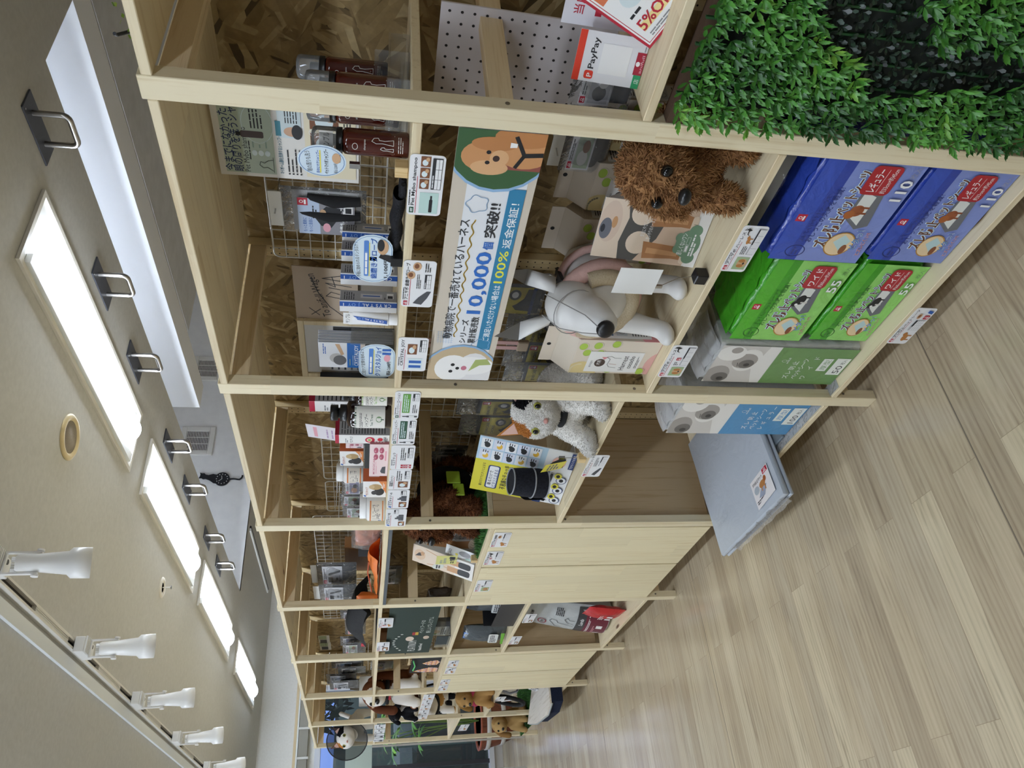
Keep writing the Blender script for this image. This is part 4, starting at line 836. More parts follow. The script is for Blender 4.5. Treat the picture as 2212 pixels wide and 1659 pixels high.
s.text('10,000',w*.345,h*.36,h*.25,BLU,w*.26,.03); s.text('個',w*.615,h*.375,h*.13,BLU,None,.022); s.text('突破!!',w*.66,h*.375,h*.15,INK,w*.12,.025)
s.rect(w*.17,h*.10,w*.66,h*.205,TEAL); s.text('ご満足いただけない場合は',w*.215,h*.155,h*.095,WHITE,w*.26,.01); s.text('100%',w*.485,h*.145,h*.15,mat('e9e13f'),w*.13,.012); s.text('返金保証！',w*.625,h*.15,h*.11,WHITE,w*.16,.01)
for cx, cy, q in ((.195,.25,LB),(.775,.66,LB)):
    s.line([(w*cx+.022*(1+.12*math.sin(5*a))*math.cos(a), h*cy+.022*(1+.12*math.sin(5*a))*math.sin(a)) for a in (2*math.pi*i/40 for i in range(41))],.0016,q)
# white dog picture at the left end, cocker spaniel at the right end
s.oval(w*.02,h*.5,w*.172,h*.62,LB); s.oval(w*.015,h*.5,w*.168,h*.60,mat('c3ad8c')); FW = mat('f0eeec',.6)
s.oval(w*.03,h*.30,w*.12,h*.30,mat('e4e2e2')); s.oval(w*.08,h*.33,w*.05,h*.36,FW); s.oval(w*.065,h*.62,w*.072,h*.28,FW); s.poly([(w*.05,h*.36),(w*.115,h*.28),(w*.12,h*.1),(w*.09,h*.02),(w*.085,h*.2)],mat('a6b36c'))
for a, b in ((.048,.64),(.085,.62)): s.oval(w*a,h*b,w*.008,h*.032,BLACK)
s.oval(w*.066,h*.54,w*.008,h*.03,BLACK); s.oval(w*.068,h*.44,w*.012,h*.045,mat('c9798c'))
s.oval(w*.97,h*.5,w*.152,h*.64,LB); s.oval(w*.975,h*.5,w*.148,h*.62,mat('355a34')); F1, F2, F3 = mat('c58d5c'), mat('b57a48'), mat('d3a578')
s.rect(w*.89,0,w*.11,h*.42,mat('8c4a40')); s.oval(w*.95,h*.22,w*.055,h*.34,F1); s.oval(w*.985,h*.25,w*.03,h*.34,F2); s.oval(w*.925,h*.66,w*.045,h*.28,F1); s.oval(w*.893,h*.60,w*.022,h*.22,F3); s.oval(w*.962,h*.58,w*.02,h*.26,F2); s.oval(w*.922,h*.50,w*.024,h*.11,F3)
for a in (.908,.938): s.oval(w*a,h*.63,w*.0055,h*.028,BLACK)
s.oval(w*.921,h*.535,w*.009,h*.04,mat('3a2620'))
s.line([(w*.90,h*.30),(w*.935,h*.22),(w*.985,h*.34)],.008,BLACK); s.line([(w*.935,h*.22),(w*.94,h*.02)],.010,BLACK); s.poly([(w*.955,h*.40),(w*.97,h*.40),(w*.968,h*.32),(w*.957,h*.32)],FW)
s.put(face_out((.015,y1,z0)), 'banner', label='long paper banner with 10,000 in blue and a dog at each end', category='banner')
# harness gift boxes
BX, BX2, LBL = mat('d9cdbd',.45), mat('c8bcab',.5), mat('e9e8e6',.4); LIME, PNK, TAN2 = mat('a9c64f'), mat('d58d92'), mat('d8c48c')
def gift(X, Y, label, yaw, sz=1.0):
    w, d, h, tp = .155*sz, .085*sz, .235*sz, .03*sz; M = face_out((X,Y,Z2+.0006),yaw)
    t = thing('harness_box', label, 'gift box', (X,Y,Z2+.0006), 'beige harness gift boxes')
    g = G(); g.box(0,w,0,h,-d,0,BX,.001,M); g.build('carton', t)
    g = G(); hb = d*.5; n = 8
    top = [(0,h+.0005),(w,h+.0005),(w,h+.045*sz),(0,h+.045*sz)]
    g.add([(0,h+.0005,-.001),(w,h+.0005,-.001),(w,h+.046*sz,-hb),(0,h+.046*sz,-hb),(0,h+.0005,-d+.001),(w,h+.0005,-d+.001)], [(0,1,2,3),(3,2,5,4),(0,3,4),(1,5,2)], BX2, False, M)
    g.build('lid_slope', t)
    g = G(); g.box(0,w,h+.0465*sz,h+.082*sz,-hb-.001,-hb+.001,BX,0,M); g.lathe([(.006,0),(.006,.0006)],BLACK,n=12,M=M @ Matrix.Translation((w*.5,h+.066*sz,-hb+.0011))); g.build('hanger_flap', t)
    s = Sheet(w,h); s.oval(w*.02,h*.86,w*.34,h*.20,TAN2); s.ring(w*.08,h*.88,w*.2,h*.11,.006,mat('e6d8b4')); s.oval(w*.98,h*.06,w*.42,h*.30,PNK); s.oval(w*.3,h*-.06,w*.4,h*.16,mat('d9a7a0'))
    for a, b in ((.62,.86),(.80,.93),(.62,.70),(.84,.76),(.52,.55),(.9,.55),(.12,.52),(.15,.35),(.1,.12)): s.oval(w*a,h*b,w*.095,h*.05,LIME); s.ring(w*a+.002,h*b-.002,w*.1,h*.055,.0006,mat('8c8f6a'))
    s.rect(w*.06,h*.16,w*.62,h*.66,LBL); s.text('anicapo',w*.2,h*.755,.010,INK,w*.2); s.oval(w*.34,h*.66,w*.12,h*.065,mat('4a3b36')); s.text('犬用',w*.27,h*.655,.011,WHITE); s.poly([(w*.44,h*.62),(w*.52,h*.66),(w*.52,h*.58)],PNK)
    s.line([(w*.2,h*.44),(w*.22,h*.53),(w*.3,h*.56),(w*.46,h*.55),(w*.52,h*.60),(w*.55,h*.55),(w*.5,h*.5),(w*.5,h*.42)],.0016,mat('7d7a78')); s.line([(w*.3,h*.45),(w*.32,h*.54)],.0016,mat('b98a7a'))
    s.text('Harrest',w*.13,h*.335,.020,INK,w*.44); s.text('cococho',w*.19,h*.255,.018,INK,w*.38); s.greek(w*.2,h*.185,w*.36,h*.035,2,INK,6,.4); s.put(M, 'front_print', t)
    s = Sheet(d,h); s.rect(.001,.001,d-.002,h-.002,BX2); s.oval(d*.3,h*.04,d*.5,h*.24,PNK); s.rect(d*.1,h*.14,d*.8,h*.76,LBL); s.greek(d*.2,h*.78,d*.6,h*.09,3,INK,8,.35); s.rect(d*.2,h*.6,d*.6,h*.14,mat('4c6f93')); s.oval(d*.5,h*.66,d*.14,h*.05,FW); s.rect(d*.2,h*.43,d*.6,h*.13,mat('cfd3d6')); s.ring(d*.4,h*.49,d*.12,h*.04,.0014,GREY); s.greek(d*.2,h*.18,d*.6,h*.2,6,INK,9,.3)
    s.put(M @ Matrix(((0,0,1,w),(0,1,0,0),(-1,0,0,0),(0,0,0,1))), 'side_print', t)
gift(.045,1.688,'beige harness gift box with green dots, at the shelf front by second upright',.02,1.0)
gift(.30,1.50,'beige harness gift box standing behind the white dog mannequin',.0); gift(.32,1.33,'beige harness gift box behind the dog leg cardboard stand',.0); gift(.36,1.165,'beige harness gift box nearest the poodle plush, at the back',.0,.95)
# yellow neck-brace packs hanging on the rear grid
YLW, YL2 = mat('c9b53a',.35), mat('b5a334',.4)
def chokki(X, y1, z0, label, w=.115, h=.21, group='yellow cat vest packs', yaw=.0):
    M = face_out((X,y1,z0),yaw); t = thing('cat_vest_pack', label, 'vest pack', (X,y1-w/2,z0), group)
    g = G(); g.box(.004,w-.004,.004,h-.05,-.012,-.002,mat('25262b',.8),.003,M); g.build('folded_vest', t)
    s = Sheet(w*.92,h*.62,.0008,YLW); a, b = s.w, s.h
    pic(s,a*.78,b*.80,a*.2,b*.19,'redtag'); s.text('NYAN CARE',a*.06,b*.78,.014,INK,a*.66,.01); s.text('CHOKKI',a*.06,b*.62,.014,INK,a*.5,.01); s.oval(a*.72,b*.48,a*.2,b*.14,mat('3a3b40')); s.oval(a*.72,b*.48,a*.12,b*.08,FW)
    s.poly([(a*.1,0),(a*.14,b*.4),(a*.3,b*.5),(a*.36,b*.42),(a*.6,b*.25),(a*.95,b*.2),(a*.95,0)],mat('1c1d21')); s.rect(0,0,a,b*.08,NAVY)
    s.put(M @ Matrix.Translation((w*.04,h*.12,.0012)), 'yellow_label', t)
    g = G(); pillow(g,w*1.1,h*1.12,.03,film('f4f4f4',.10,.1,.9,26.),M @ Matrix.Translation((w*.5,-.006,-.004)),8,12,.004,int(y1*90)); g.build('bag', t)
for k, (X, px0, px1, xz) in enumerate(((.42,625,680,1215),(.42,690,742,1215),(.34,748,792,1215),(.28,790,824,1215))):
    a, b, _, _ = R(X,1075,px0,1210,px1); chokki(X,b,px('X',X,1240,(px0+px1)/2).z if k else .99,'yellow cat vest pack behind the white mannequin head, %s of four'%['rightmost','second from right','third from right','leftmost'][k],max(.10,(b-a)*1.1),.22)
# pink leash hanging from the shelf above
lm = mat('c7a09b',.6); t = thing('leash', 'dusty pink leash hanging beside the yellow packs', 'leash', (.2,1.60,1.02)); a = px('X',.2,1090,745)
for k in (-1,1):
    g = G(); yv = a.y+.012*k; g.box(.198,.201,yv-.008,yv+.008,1.10,1.449,lm); g.build('strap', t)
g = G(); g.box(.192,.207,a.y-.022,a.y+.022,1.066,1.10,mat('a08f7c',.5),.003); g.build('clasp', t)
# corrugated stand printed with two dog legs
y0, y1 = 1.10, 1.285; M = face_out((.088,y1,Z2+.0006),-.16); w = .165; h = .262
t = thing('display_stand', 'folded card stand printed with brown dog legs beside the poodle', 'display stand', (.1,1.19,Z2+.0006))
s = Sheet(w,h,.003,mat('e8e4e0',.4)); F1, F2, F3, FD = mat('c49468'), mat('a8754b'), mat('e0cdb8'), mat('54524f')
s.rect(0,h*.72,w,h*.28,F3); s.oval(w*.62,h*.90,w*.35,h*.1,mat('d7c0ad')); s.oval(w*.5,h*.93,w*.18,h*.055,mat('6d6f78')); s.oval(w*.5,h*.955,w*.07,h*.02,mat('2e3038')); s.oval(w*.62,h*.86,w*.1,h*.025,F1)
s.rect(0,h*.12,w,h*.62,mat('cdb39c')); s.poly([(0,h*.75),(w*.3,h*.78),(w*.72,h*.74),(w,h*.78),(w,h*.52),(w*.7,h*.40),(w*.42,h*.44),(w*.12,h*.56),(0,h*.6)],FD)
s.oval(w*.32,h*.60,w*.2,h*.11,F3); s.oval(w*.82,h*.62,w*.2,h*.11,F3)
for a in (.06,.62): s.poly([(w*a,h*.52),(w*(a+.3),h*.55),(w*(a+.27),h*.22),(w*(a+.22),h*.14),(w*(a+.04),h*.14),(w*(a+.05),h*.25)],F2); s.poly([(w*(a+.1),h*.5),(w*(a+.2),h*.5),(w*(a+.17),h*.2),(w*(a+.1),h*.2)],F1); s.rr(w*(a-.02),h*.105,w*.28,h*.06,.008,F3); s.line([(w*(a+.05),h*.11),(w*(a+.05),h*.14)],.001,INK); s.line([(w*(a+.12),h*.11),(w*(a+.12),h*.14)],.001,INK)
s.text('気管にやさしい',w*.44,h*.56,.011,WHITE,w*.3); s.text('思いやりのハーネス',w*.40,h*.50,.011,WHITE,w*.36)
s.rect(0,0,w,h*.1,mat('eceae8')); gr = mat('6f8f74'); s.oval(w*.40,h*.135,w*.24,h*.115,gr); s.oval(w*.16,h*.09,w*.1,h*.06,gr); s.oval(w*.64,h*.1,w*.1,h*.06,gr); s.oval(w*.3,h*.22,w*.08,h*.04,gr); s.oval(w*.5,h*.225,w*.08,h*.04,gr)
s.text('苦しくないワン',w*.20,h*.165,.013,WHITE,w*.38,.01); s.line([(w*.26,h*.12),(w*.52,h*.12),(w*.52,h*.15),(w*.26,h*.15),(w*.26,h*.12)],.0006,WHITE); s.greek(w*.27,h*.123,w*.24,h*.024,1,WHITE,3,.8); s.greek(w*.2,h*.055,w*.38,h*.05,2,WHITE,4,.6)
s.put(M @ Matrix.Rotation(-.10,4,'X') @ Matrix.Translation((0,.0008,0)), 'front_panel', t)
g = G(); g.add([(w,0.001,-.001),(w,h*.99,-.026),(w*.98,h*.5,-.11),(w*.98,.001,-.12)], [(0,1,2,3),(3,2,1,0)], mat('c9c4be',.6), False, M); g.build('side_wing', t)
g = G(); g.box(0,w,.0005,.002,-.118,-.002,mat('c9c4be',.6),0,M); g.build('base_flap', t)
# black cube stand with the blank tag
t = thing('clip_stand', 'black cube clip stand with a blank white torn tag', 'clip stand', (.018,1.25,Z2+.0006), 'clip stands'); yb = 1.243
g = G(); g.box(.004,.034,yb-.015,yb+.015,Z2+.0006,Z2+.030,mat('17171a',.3),.002); g.build('block', t)
g = G(); g.tube([(.019,yb,Z2+.030),(.014,yb+.006,Z2+.07),(.0,yb+.022,Z2+.115)],.001,CHROME,6); g.box(-.003,.003,yb+.018,yb+.026,Z2+.108,Z2+.135,CHROME); g.build('wire_clip', t)
a, b, c, d = R(-.004,1330,580,1422,635); s = Sheet(b-a,d-c,.0006,mat('ececea',.5)); s.put(face_out((-.004,b,c)), 'blank_tag', t)
# ---------------------------------------------------------------- first bay, bottom shelf: pet sheet packs
ZB = ZLOW+.0006
def pack(X, ynear, yfar, z, hgt, depth, c_top, c_side, c_face, label, qty, size, big, art, group, num):
    w = yfar-ynear; M = face_out((X,yfar,z)); t = thing('pet_sheet_pack', label, 'pet sheet pack', (X+depth/2,(ynear+yfar)/2,z), group)
    fm = printed_film(c_side,.22,.35); g = G(); n = 14
    def sk(f):
        return f
    # soft box: rounded in section, pulled in at the ends
    def body(a, b):
        an = 2*math.pi*a; e = .22
        cx, cy = math.cos(an), math.sin(an); sx = math.copysign(abs(cx)**e, cx); sy = math.copysign(abs(cy)**e, cy)
        q = 1-.10*(abs(b-.5)*2)**8; wr = .0035*noise.noise(Vector((a*11+num*7, b*5, num)))
        return (b*w, hgt/2+(hgt/2*q+wr*0)*sy, -depth/2+(depth/2*q)*sx+(wr if sx < .95 and sy > -.9 else 0))
    g.grid(lambda a,b: body(a,b), 48, 20, fm, True, M)
    for b in (0,1): g.add([body(i/48,b) for i in range(48)], [tuple(range(48)) if b else tuple(range(48))[::-1]], fm, False, M)
    g.build('wrapped_sheets', t)
    g = G()                                     # gathered film along the top edge
    g.grid(lambda a,b: (w*(.02+.96*a), hgt+.001+.008*b+.0015*math.sin(a*40+num), -depth*(.05+.55*b)+.004*math.sin(a*23+b*9)), 30, 5, fm, True, M); g.build('top_fold', t)
    s = Sheet(w*.985,hgt*.94); a, b = s.w, s.h
    s.rect(0,0,a,b,printed_film(c_face,.26,.22)); s.rect(0,b*.80,a,b*.2,printed_film(c_top,.26,.25)); s.rect(0,b*.70,a,b*.11,printed_film(c_side,.26,.25))
    art(s,a,b,qty,size,big); s.put(M @ Matrix.Translation((w*.008,hgt*.02,.0012)), 'front_print', t)
    return t
def art_pack(dog, body):
    def f(s,a,b,qty,size,big):
        BR = mat('6b3a22',.35); HL = mat('cfe6f6',.3); RD = mat('ad1f2b',.3); DM = mat('24337a') if body == 'b' else mat('2c6a22')
        s.ring(a*.10,b*.76,a*.06,b*.10,.0022,DM); s.greek(a*.06,b*.72,a*.08,b*.08,2,DM,3,.5)
        pic(s,a*.40,b*.86,a*.07,b*.10,'redtag'); s.text('ズレてくいペットシーツで',a*.20,b*.745,b*.055,DM,a*.46,.004); s.text('おしっこの失敗を軽減！',a*.20,b*.665,b*.07,DM,a*.54,.008)
        s.text('ズレ防止',a*.15,b*.47,b*.16,BR,a*.33,.03,.0,'l',(HL,.11)); s.text('ペットシーツ',a*.49,b*.49,b*.14,BR,a*.41,.03,.0,'l',(HL,.11))
        s.poly([(a*.36,b*.30),(a*.46,b*.47),(a*.75,b*.47),(a*.70,b*.24),(a*.40,b*.18)],mat('6e7076')); s.poly([(a*.40,b*.30),(a*.48,b*.44),(a*.72,b*.44),(a*.68,b*.30)],mat('dfe1dc'))
        if dog == 'poodle': s.oval(a*.54,b*.40,a*.055,b*.07,mat('9a5430')); s.oval(a*.50,b*.455,a*.04,b*.055,mat('a9602f')); s.rect(a*.51,b*.29,a*.018,b*.1,mat('8a4826')); s.rect(a*.565,b*.29,a*.018,b*.1,mat('8a4826'))
        else: s.oval(a*.55,b*.39,a*.06,b*.06,mat('1d1d20')); s.oval(a*.50,b*.44,a*.035,b*.045,mat('232326')); s.oval(a*.49,b*.42,a*.015,b*.02,FW); s.rect(a*.51,b*.29,a*.016,b*.09,mat('cfcac4')); s.rect(a*.575,b*.29,a*.016,b*.09,mat('1d1d20'))
        s.oval(a*.20,b*.34,a*.125,b*.155,mat('b8863c')); s.oval(a*.20,b*.34,a*.115,b*.142,mat('e9cfa6')); s.poly([(a*.13,b*.30),(a*.22,b*.42),(a*.30,b*.34),(a*.24,b*.24)],mat('bcd6d8')); s.oval(a*.15,b*.27,a*.05,b*.035,mat('8a5334'))
        s.text('ピタっ！',a*.16,b*.14,b*.085,mat('2f74b8',.3),a*.20,.02,.12,'l',(WHITE,.06)); s.text('とズレにくい!!',a*.10,b*.055,b*.05,mat('b3363e',.3),a*.24,.012,.12,'l',(WHITE,.05))
        s.rr(a*.70,b*.22,a*.26,b*.30,.012,RD); s.text(big,a*.83,b*.38,b*.095,WHITE,a*.20,.014,0,'c'); s.line([(a*.73,b*.355),(a*.93,b*.355)],.0008,WHITE); s.text(size,a*.83,b*.265,b*.06,WHITE,a*.22,.0,0,'c')
        s.text(qty,a*.66,b*.045,b*.15,WHITE,a*(.19 if len(qty) > 2 else .15),.022,0,'l',(mat('5a6090') if body == 'b' else mat('4a8a3a'),.05)); s.text('枚入',a*.87,b*.06,b*.07,mat('8c90a8') if body == 'b' else mat('5f8c50'),a*.10)
    return f
BLUEC, GREENC = ('3350b4','2c43a0','7f8fce'), ('52b02c','3f9a22','8fd069')
ab, ag = art_pack('poodle','b'), art_pack('chihuahua','g')
def stackY(X, xa, ya, xb, yb): return px('X',X,xa,ya).y, px('X',X,xb,yb).y
b0, b1 = .868, 1.165; g0, g1 = 1.205, 1.508
HP = .216
pack(.03,b0+.012,b1,ZB,HP,.22,*BLUEC,'blue pet sheet pack reading 110 at bottom of its stack','110','約33cm×約45cm','レギュラー',ab,'blue pet sheet packs',1)
pack(.025,b0+.005,b1+.012,ZB+HP+.012,.245,.22,*BLUEC,'blue pet sheet pack reading 110 lying on the lower blue one','110','約33cm×約45cm','レギュラー',ab,'blue pet sheet packs',2)
pack(.045,g0-.015,g1-.01,ZB,.188,.22,*GREENC,'bright green pet sheet pack reading 55 at bottom of its stack','55','約60cm×約45cm','ワイド',ag,'green pet sheet packs',3)
pack(.045,g0-.012,g1,ZB+.200,.222,.22,*GREENC,'bright green pet sheet pack reading 55 lying on the lower green one','55','約60cm×約45cm','ワイド',ag,'green pet sheet packs',4)
pack(.275,b0+.01,b1,ZB,.19,.21,*BLUEC,'blue pet sheet pack behind the front blue stack, lower one','110','約33cm×約45cm','レギュラー',ab,'blue packs in the rear row',5)
pack(.275,b0+.01,b1,ZB+.203,.19,.21,*BLUEC,'blue pet sheet pack behind the front blue stack, upper one','110','約33cm×約45cm','レギュラー',ab,'blue packs in the rear row',6)
pack(.275,g0-.01,g1,ZB,.18,.21,*GREENC,'green pet sheet pack behind the front green stack, lower one','55','約60cm×約45cm','ワイド',ag,'green packs in the rear row',7)
pack(.275,g0-.01,g1,ZB+.193,.18,.21,*GREENC,'green pet sheet pack behind the front green stack, upper one','55','約60cm×約45cm','ワイド',ag,'green packs in the rear row',8)
# calm grey photo packs: puppies above, colour block below
def photo_pack(X, ynear, yfar, z, hgt, depth, col, qty, kind, label, group, num, empty=False):
    w = yfar-ynear; M = face_out((X,yfar,z)); t = thing('photo_sheet_pack', label, 'pet sheet pack', (X+depth/2,(ynear+yfar)/2,z), group)
    g = G(); fm = printed_film('d6d6d4',.22,.4)
    def body(a, b):
        an = 2*math.pi*a; e = .16; cx, cy = math.cos(an), math.sin(an); sx = math.copysign(abs(cx)**e, cx); sy = math.copysign(abs(cy)**e, cy)
        return (w/2+w/2*sx, hgt*b, -depth/2+depth/2*sy*(1-.06*abs(b-.5)*2))
    g.grid(body, 40, 8, fm, True, M); g.add([body(i/40,1) for i in range(40)],[tuple(range(40))[::-1]],fm,False,M); g.add([body(i/40,0) for i in range(40)],[tuple(range(40))],fm,False,M); g.build('wrapped_sheets', t)
    g = G(); g.grid(lambda a,b: (w*(.01+.98*a), hgt+.004+.035*b-.03*b*b+.004*math.sin(a*19+num), -depth*(.02+.7*b)), 20, 6, film('f0f0f2',.45,.12,.7,30.), True, M); g.build('loose_film', t)
    s = Sheet(w*.97,hgt*.985); a, b = s.w, s.h; C = printed_film(col,.26,.2); GY = [mat(q,.35) for q in ('cdc8c2','a09a94','6c6864','3b3938','e6e3de')]
    s.rect(0,b*.57,a,b*.43,GY[0]); s.poly([(0,b*.57),(a,b*.57),(a,b*.66),(a*.4,b*.70),(0,b*.64)],GY[4])
    s.oval(a*.20,b*0.923,a*.26,b*.09,GY[1]); s.oval(a*.14,b*0.891,a*.13,b*.06,GY[2]); s.oval(a*.1,b*0.883,a*.05,b*.025,GY[3]); s.oval(a*.62,b*0.765,a*.30,b*.10,GY[4]); s.oval(a*.60,b*0.780,a*.20,b*.09,GY[1]); s.oval(a*.52,b*0.757,a*.12,b*.055,GY[2]); s.oval(a*.50,b*0.753,a*.045,b*.022,GY[3]); s.oval(a*.80,b*0.907,a*.2,b*.1,GY[4]); s.oval(a*.88,b*0.883,a*.08,b*.04,GY[1]); s.line([(a*.45,b*0.812),(a*.55,b*0.824)],.002,GY[3])
    s.rect(0,0,a,b*.575,C); W1 = mat('e9ece6',.35)
    s.ring(a*.64,b*0.494,a*.03,b*0.017,.0012,W1); s.text('anifull',a*.57,b*0.458,b*0.022,W1,a*.16)
    for i, ch in enumerate('ズレ防止'): s.text(ch,a*(.20+.13*i),b*0.384,b*0.044,W1,None,.0,0,'c')
    for i, ch in enumerate('ペットシーツ'): s.text(ch,a*(.20+.095*i),b*0.320,b*0.044,W1,None,.0,0,'c')
    for i, ch in enumerate(kind): s.text(ch,a*(.20+.55*i/max(1,len(kind)-1)),b*0.250,b*0.044,W1,None,.0,0,'c')
    s.rect(a*.40,b*0.140,a*.34,b*0.073,W1); s.text('厚型',a*.43,b*0.154,b*0.044,mat(col),a*.28); s.rect(a*.30,b*0.012,a*.46,b*0.104,W1); s.text(qty,a*.34,b*0.030,b*0.061,INK,a*.22); s.text('枚入',a*.60,b*0.037,b*0.034,INK,a*.13)
    s.put(M @ Matrix.Translation((w*.015,hgt*.008,.0010)), 'front_print', t)
photo_pack(.035,1.522,1.700,ZB,.425,.20,'6b9256','50','ワイド','grey puppy photo pack with green block reading 50','photo sheet packs',1)
photo_pack(.26,1.522,1.700,ZB,.425,.20,'6b9256','50','ワイド','grey puppy photo pack with green block, hidden behind the front one','photo sheet packs',2)
photo_pack(.035,1.776,1.998,ZB,.432,.17,'4f8fbf','100','レギュラー','grey puppy photo pack with blue block reading 100','photo sheet packs',3)
photo_pack(.225,1.776,1.985,ZB,.432,.17,'4f8fbf','100','レギュラー','grey puppy photo pack with blue block, behind the front one','photo sheet packs',4)
# clear bag and black bag stuffed on top of the packs
t = thing('plastic_bag', 'crumpled clear bag lying on top of the upper blue pack', 'bag', (.2,1.0,.63)); g = G(); pillow(g,.22,.16,.05,film('eef0f2',.35,.12,1.,18.),face_out((.06,1.02,.665),.0,1.45),14,10,.012,5); g.build('film', t)
for y, q in ((1.02,'right'),(1.34,'left')):
    g = G(); pillow(g,.24,.09,.09,mat('151619',.5),face_out((.36,y,.62),.0,.2),12,8,.012,int(y*10)); g.build('black_bag', label='black folded bag deep above the packs, %s one'%q, category='bag')
# ---------------------------------------------------------------- second bay, upper shelf: pill boxes, tubes and bottles
ZU = Z1+.0006
def boxy(X, x0, y0, x1, y1, depth, z=None):
    """photo box of a front face at X -> near y, far y, z0, z1 (bottom snapped to z when given)"""
    a, b, c, d = R(X,x0,y0,x1,y1)
    return a, b, (z if z is not None else c), d
MED_O, MED_OD, MED_P = mat('e08a4a',.45), mat('b85a2c',.45), mat('f0d6d8',.45)
def med_box(X, px_, depth, z, label, kind, group):
    a, b, c, d = boxy(X,*px_,depth,z); w, h = b-a, d-c; M = face_out((X,b,c)); t = thing('supplement_box', label, 'supplement box', (X+depth/2,(a+b)/2,c), group)
    g = G(); g.box(0,w,0,h,-depth,0,mat('f0efed',.4),.0006,M); g.build('box', t); s = Sheet(w,h)
    if kind == 'cat':
        s.rect(0,0,w,h*.99,mat('f2f0ee',.4)); s.poly([(w*.25,0),(w,0),(w,h*.34),(w*.8,h*.2),(w*.5,h*.12)],MED_O); s.oval(w*.36,h*.30,w*.24,h*.22,mat('2a2a2c')); s.oval(w*.3,h*.52,w*.13,h*.12,mat('3a3a3c')); s.oval(w*.66,h*.46,w*.18,h*.26,mat('b59767')); s.oval(w*.66,h*.62,w*.13,h*.12,mat('cbb083'))
        s.text('モエキャプ',w*.14,h*.78,h*.12,MED_OD,w*.5,.015); pic(s,w*.04,h*.86,w*.12,h*.10,'bluetag'); s.greek(w*.62,h*.06,w*.3,h*.1,2,WHITE,3)
        sd = Sheet(depth,h); sd.rect(0,0,depth,h,MED_OD); sd.rr(depth*.35,h*.3,depth*.3,h*.45,.003,MED_P)
    elif kind == 'pink':
        s.rect(0,0,w,h,mat('f1dcdd',.4)); s.text('MOEGICAB',w*.06,h*.70,h*.13,mat('c2637a'),w*.5,.012); s.greek(w*.08,h*.58,w*.4,h*.08,2,PINKC,3); s.rect(w*.5,h*.1,w*.3,h*.08,PINKC); s.poly([(w*.08,h*.12),(w*.1,h*.34),(w*.16,h*.4),(w*.3,h*.3),(w*.32,h*.12)],DKG)
        for k in range(4): s.oval(w*(.62+.2*(k%2)),h*(.36+.3*(k//2)),w*.09,h*.12,mat('b5576e',.3)); s.oval(w*(.60+.2*(k%2)),h*(.40+.3*(k//2)),w*.03,h*.035,mat('e0a5b2',.3))
        sd = Sheet(depth,h); sd.rect(0,0,depth,h,mat('a56a70')); sd.greek(depth*.2,h*.2,depth*.6,h*.6,4,MED_P,3)
    else:
        s.rect(0,h*.93,w,h*.07,mat('b5183a')); s.text('モエナチュラ',w*.12,h*.68,h*.06,INK,w*.7,.01); s.greek(w*.12,h*.76,w*.5,h*.06,2,GREY,3); s.oval(w*.45,h*.36,w*.34,h*.09,mat('c5304a')); s.oval(w*.45,h*.37,w*.2,h*.05,mat('f0d8c0')); s.oval(w*.45,h*.37,w*.09,h*.03,GRN); s.oval(w*.5,h*.17,w*.2,h*.05,mat('c8303c')); s.greek(w*.1,h*.03,w*.7,h*.08,3,INK,4)
        sd = Sheet(depth,h); sd.rect(0,0,depth,h*.925,CG); sd.rect(0,h*.925,depth,h*.075,mat('95132f')); sd.greek(depth*.08,h*.06,depth*.84,h*.84,16,INK,8,.3)
    s.put(M,'front_print',t); sd.put(M @ Matrix(((0,0,1,w),(0,1,0,0),(-1,0,0,0),(0,0,0,1))),'side_print',t); return t
med_box(.06,(724,940,842,958),.06,ZU,'tall white carton with crimson top beside the dark green shampoo bottle','tube','tall crimson top cartons')
med_box(.20,(668,868,838,890),.05,ZU,'tall white carton with crimson top, behind at the second upright','tube','tall crimson top cartons')
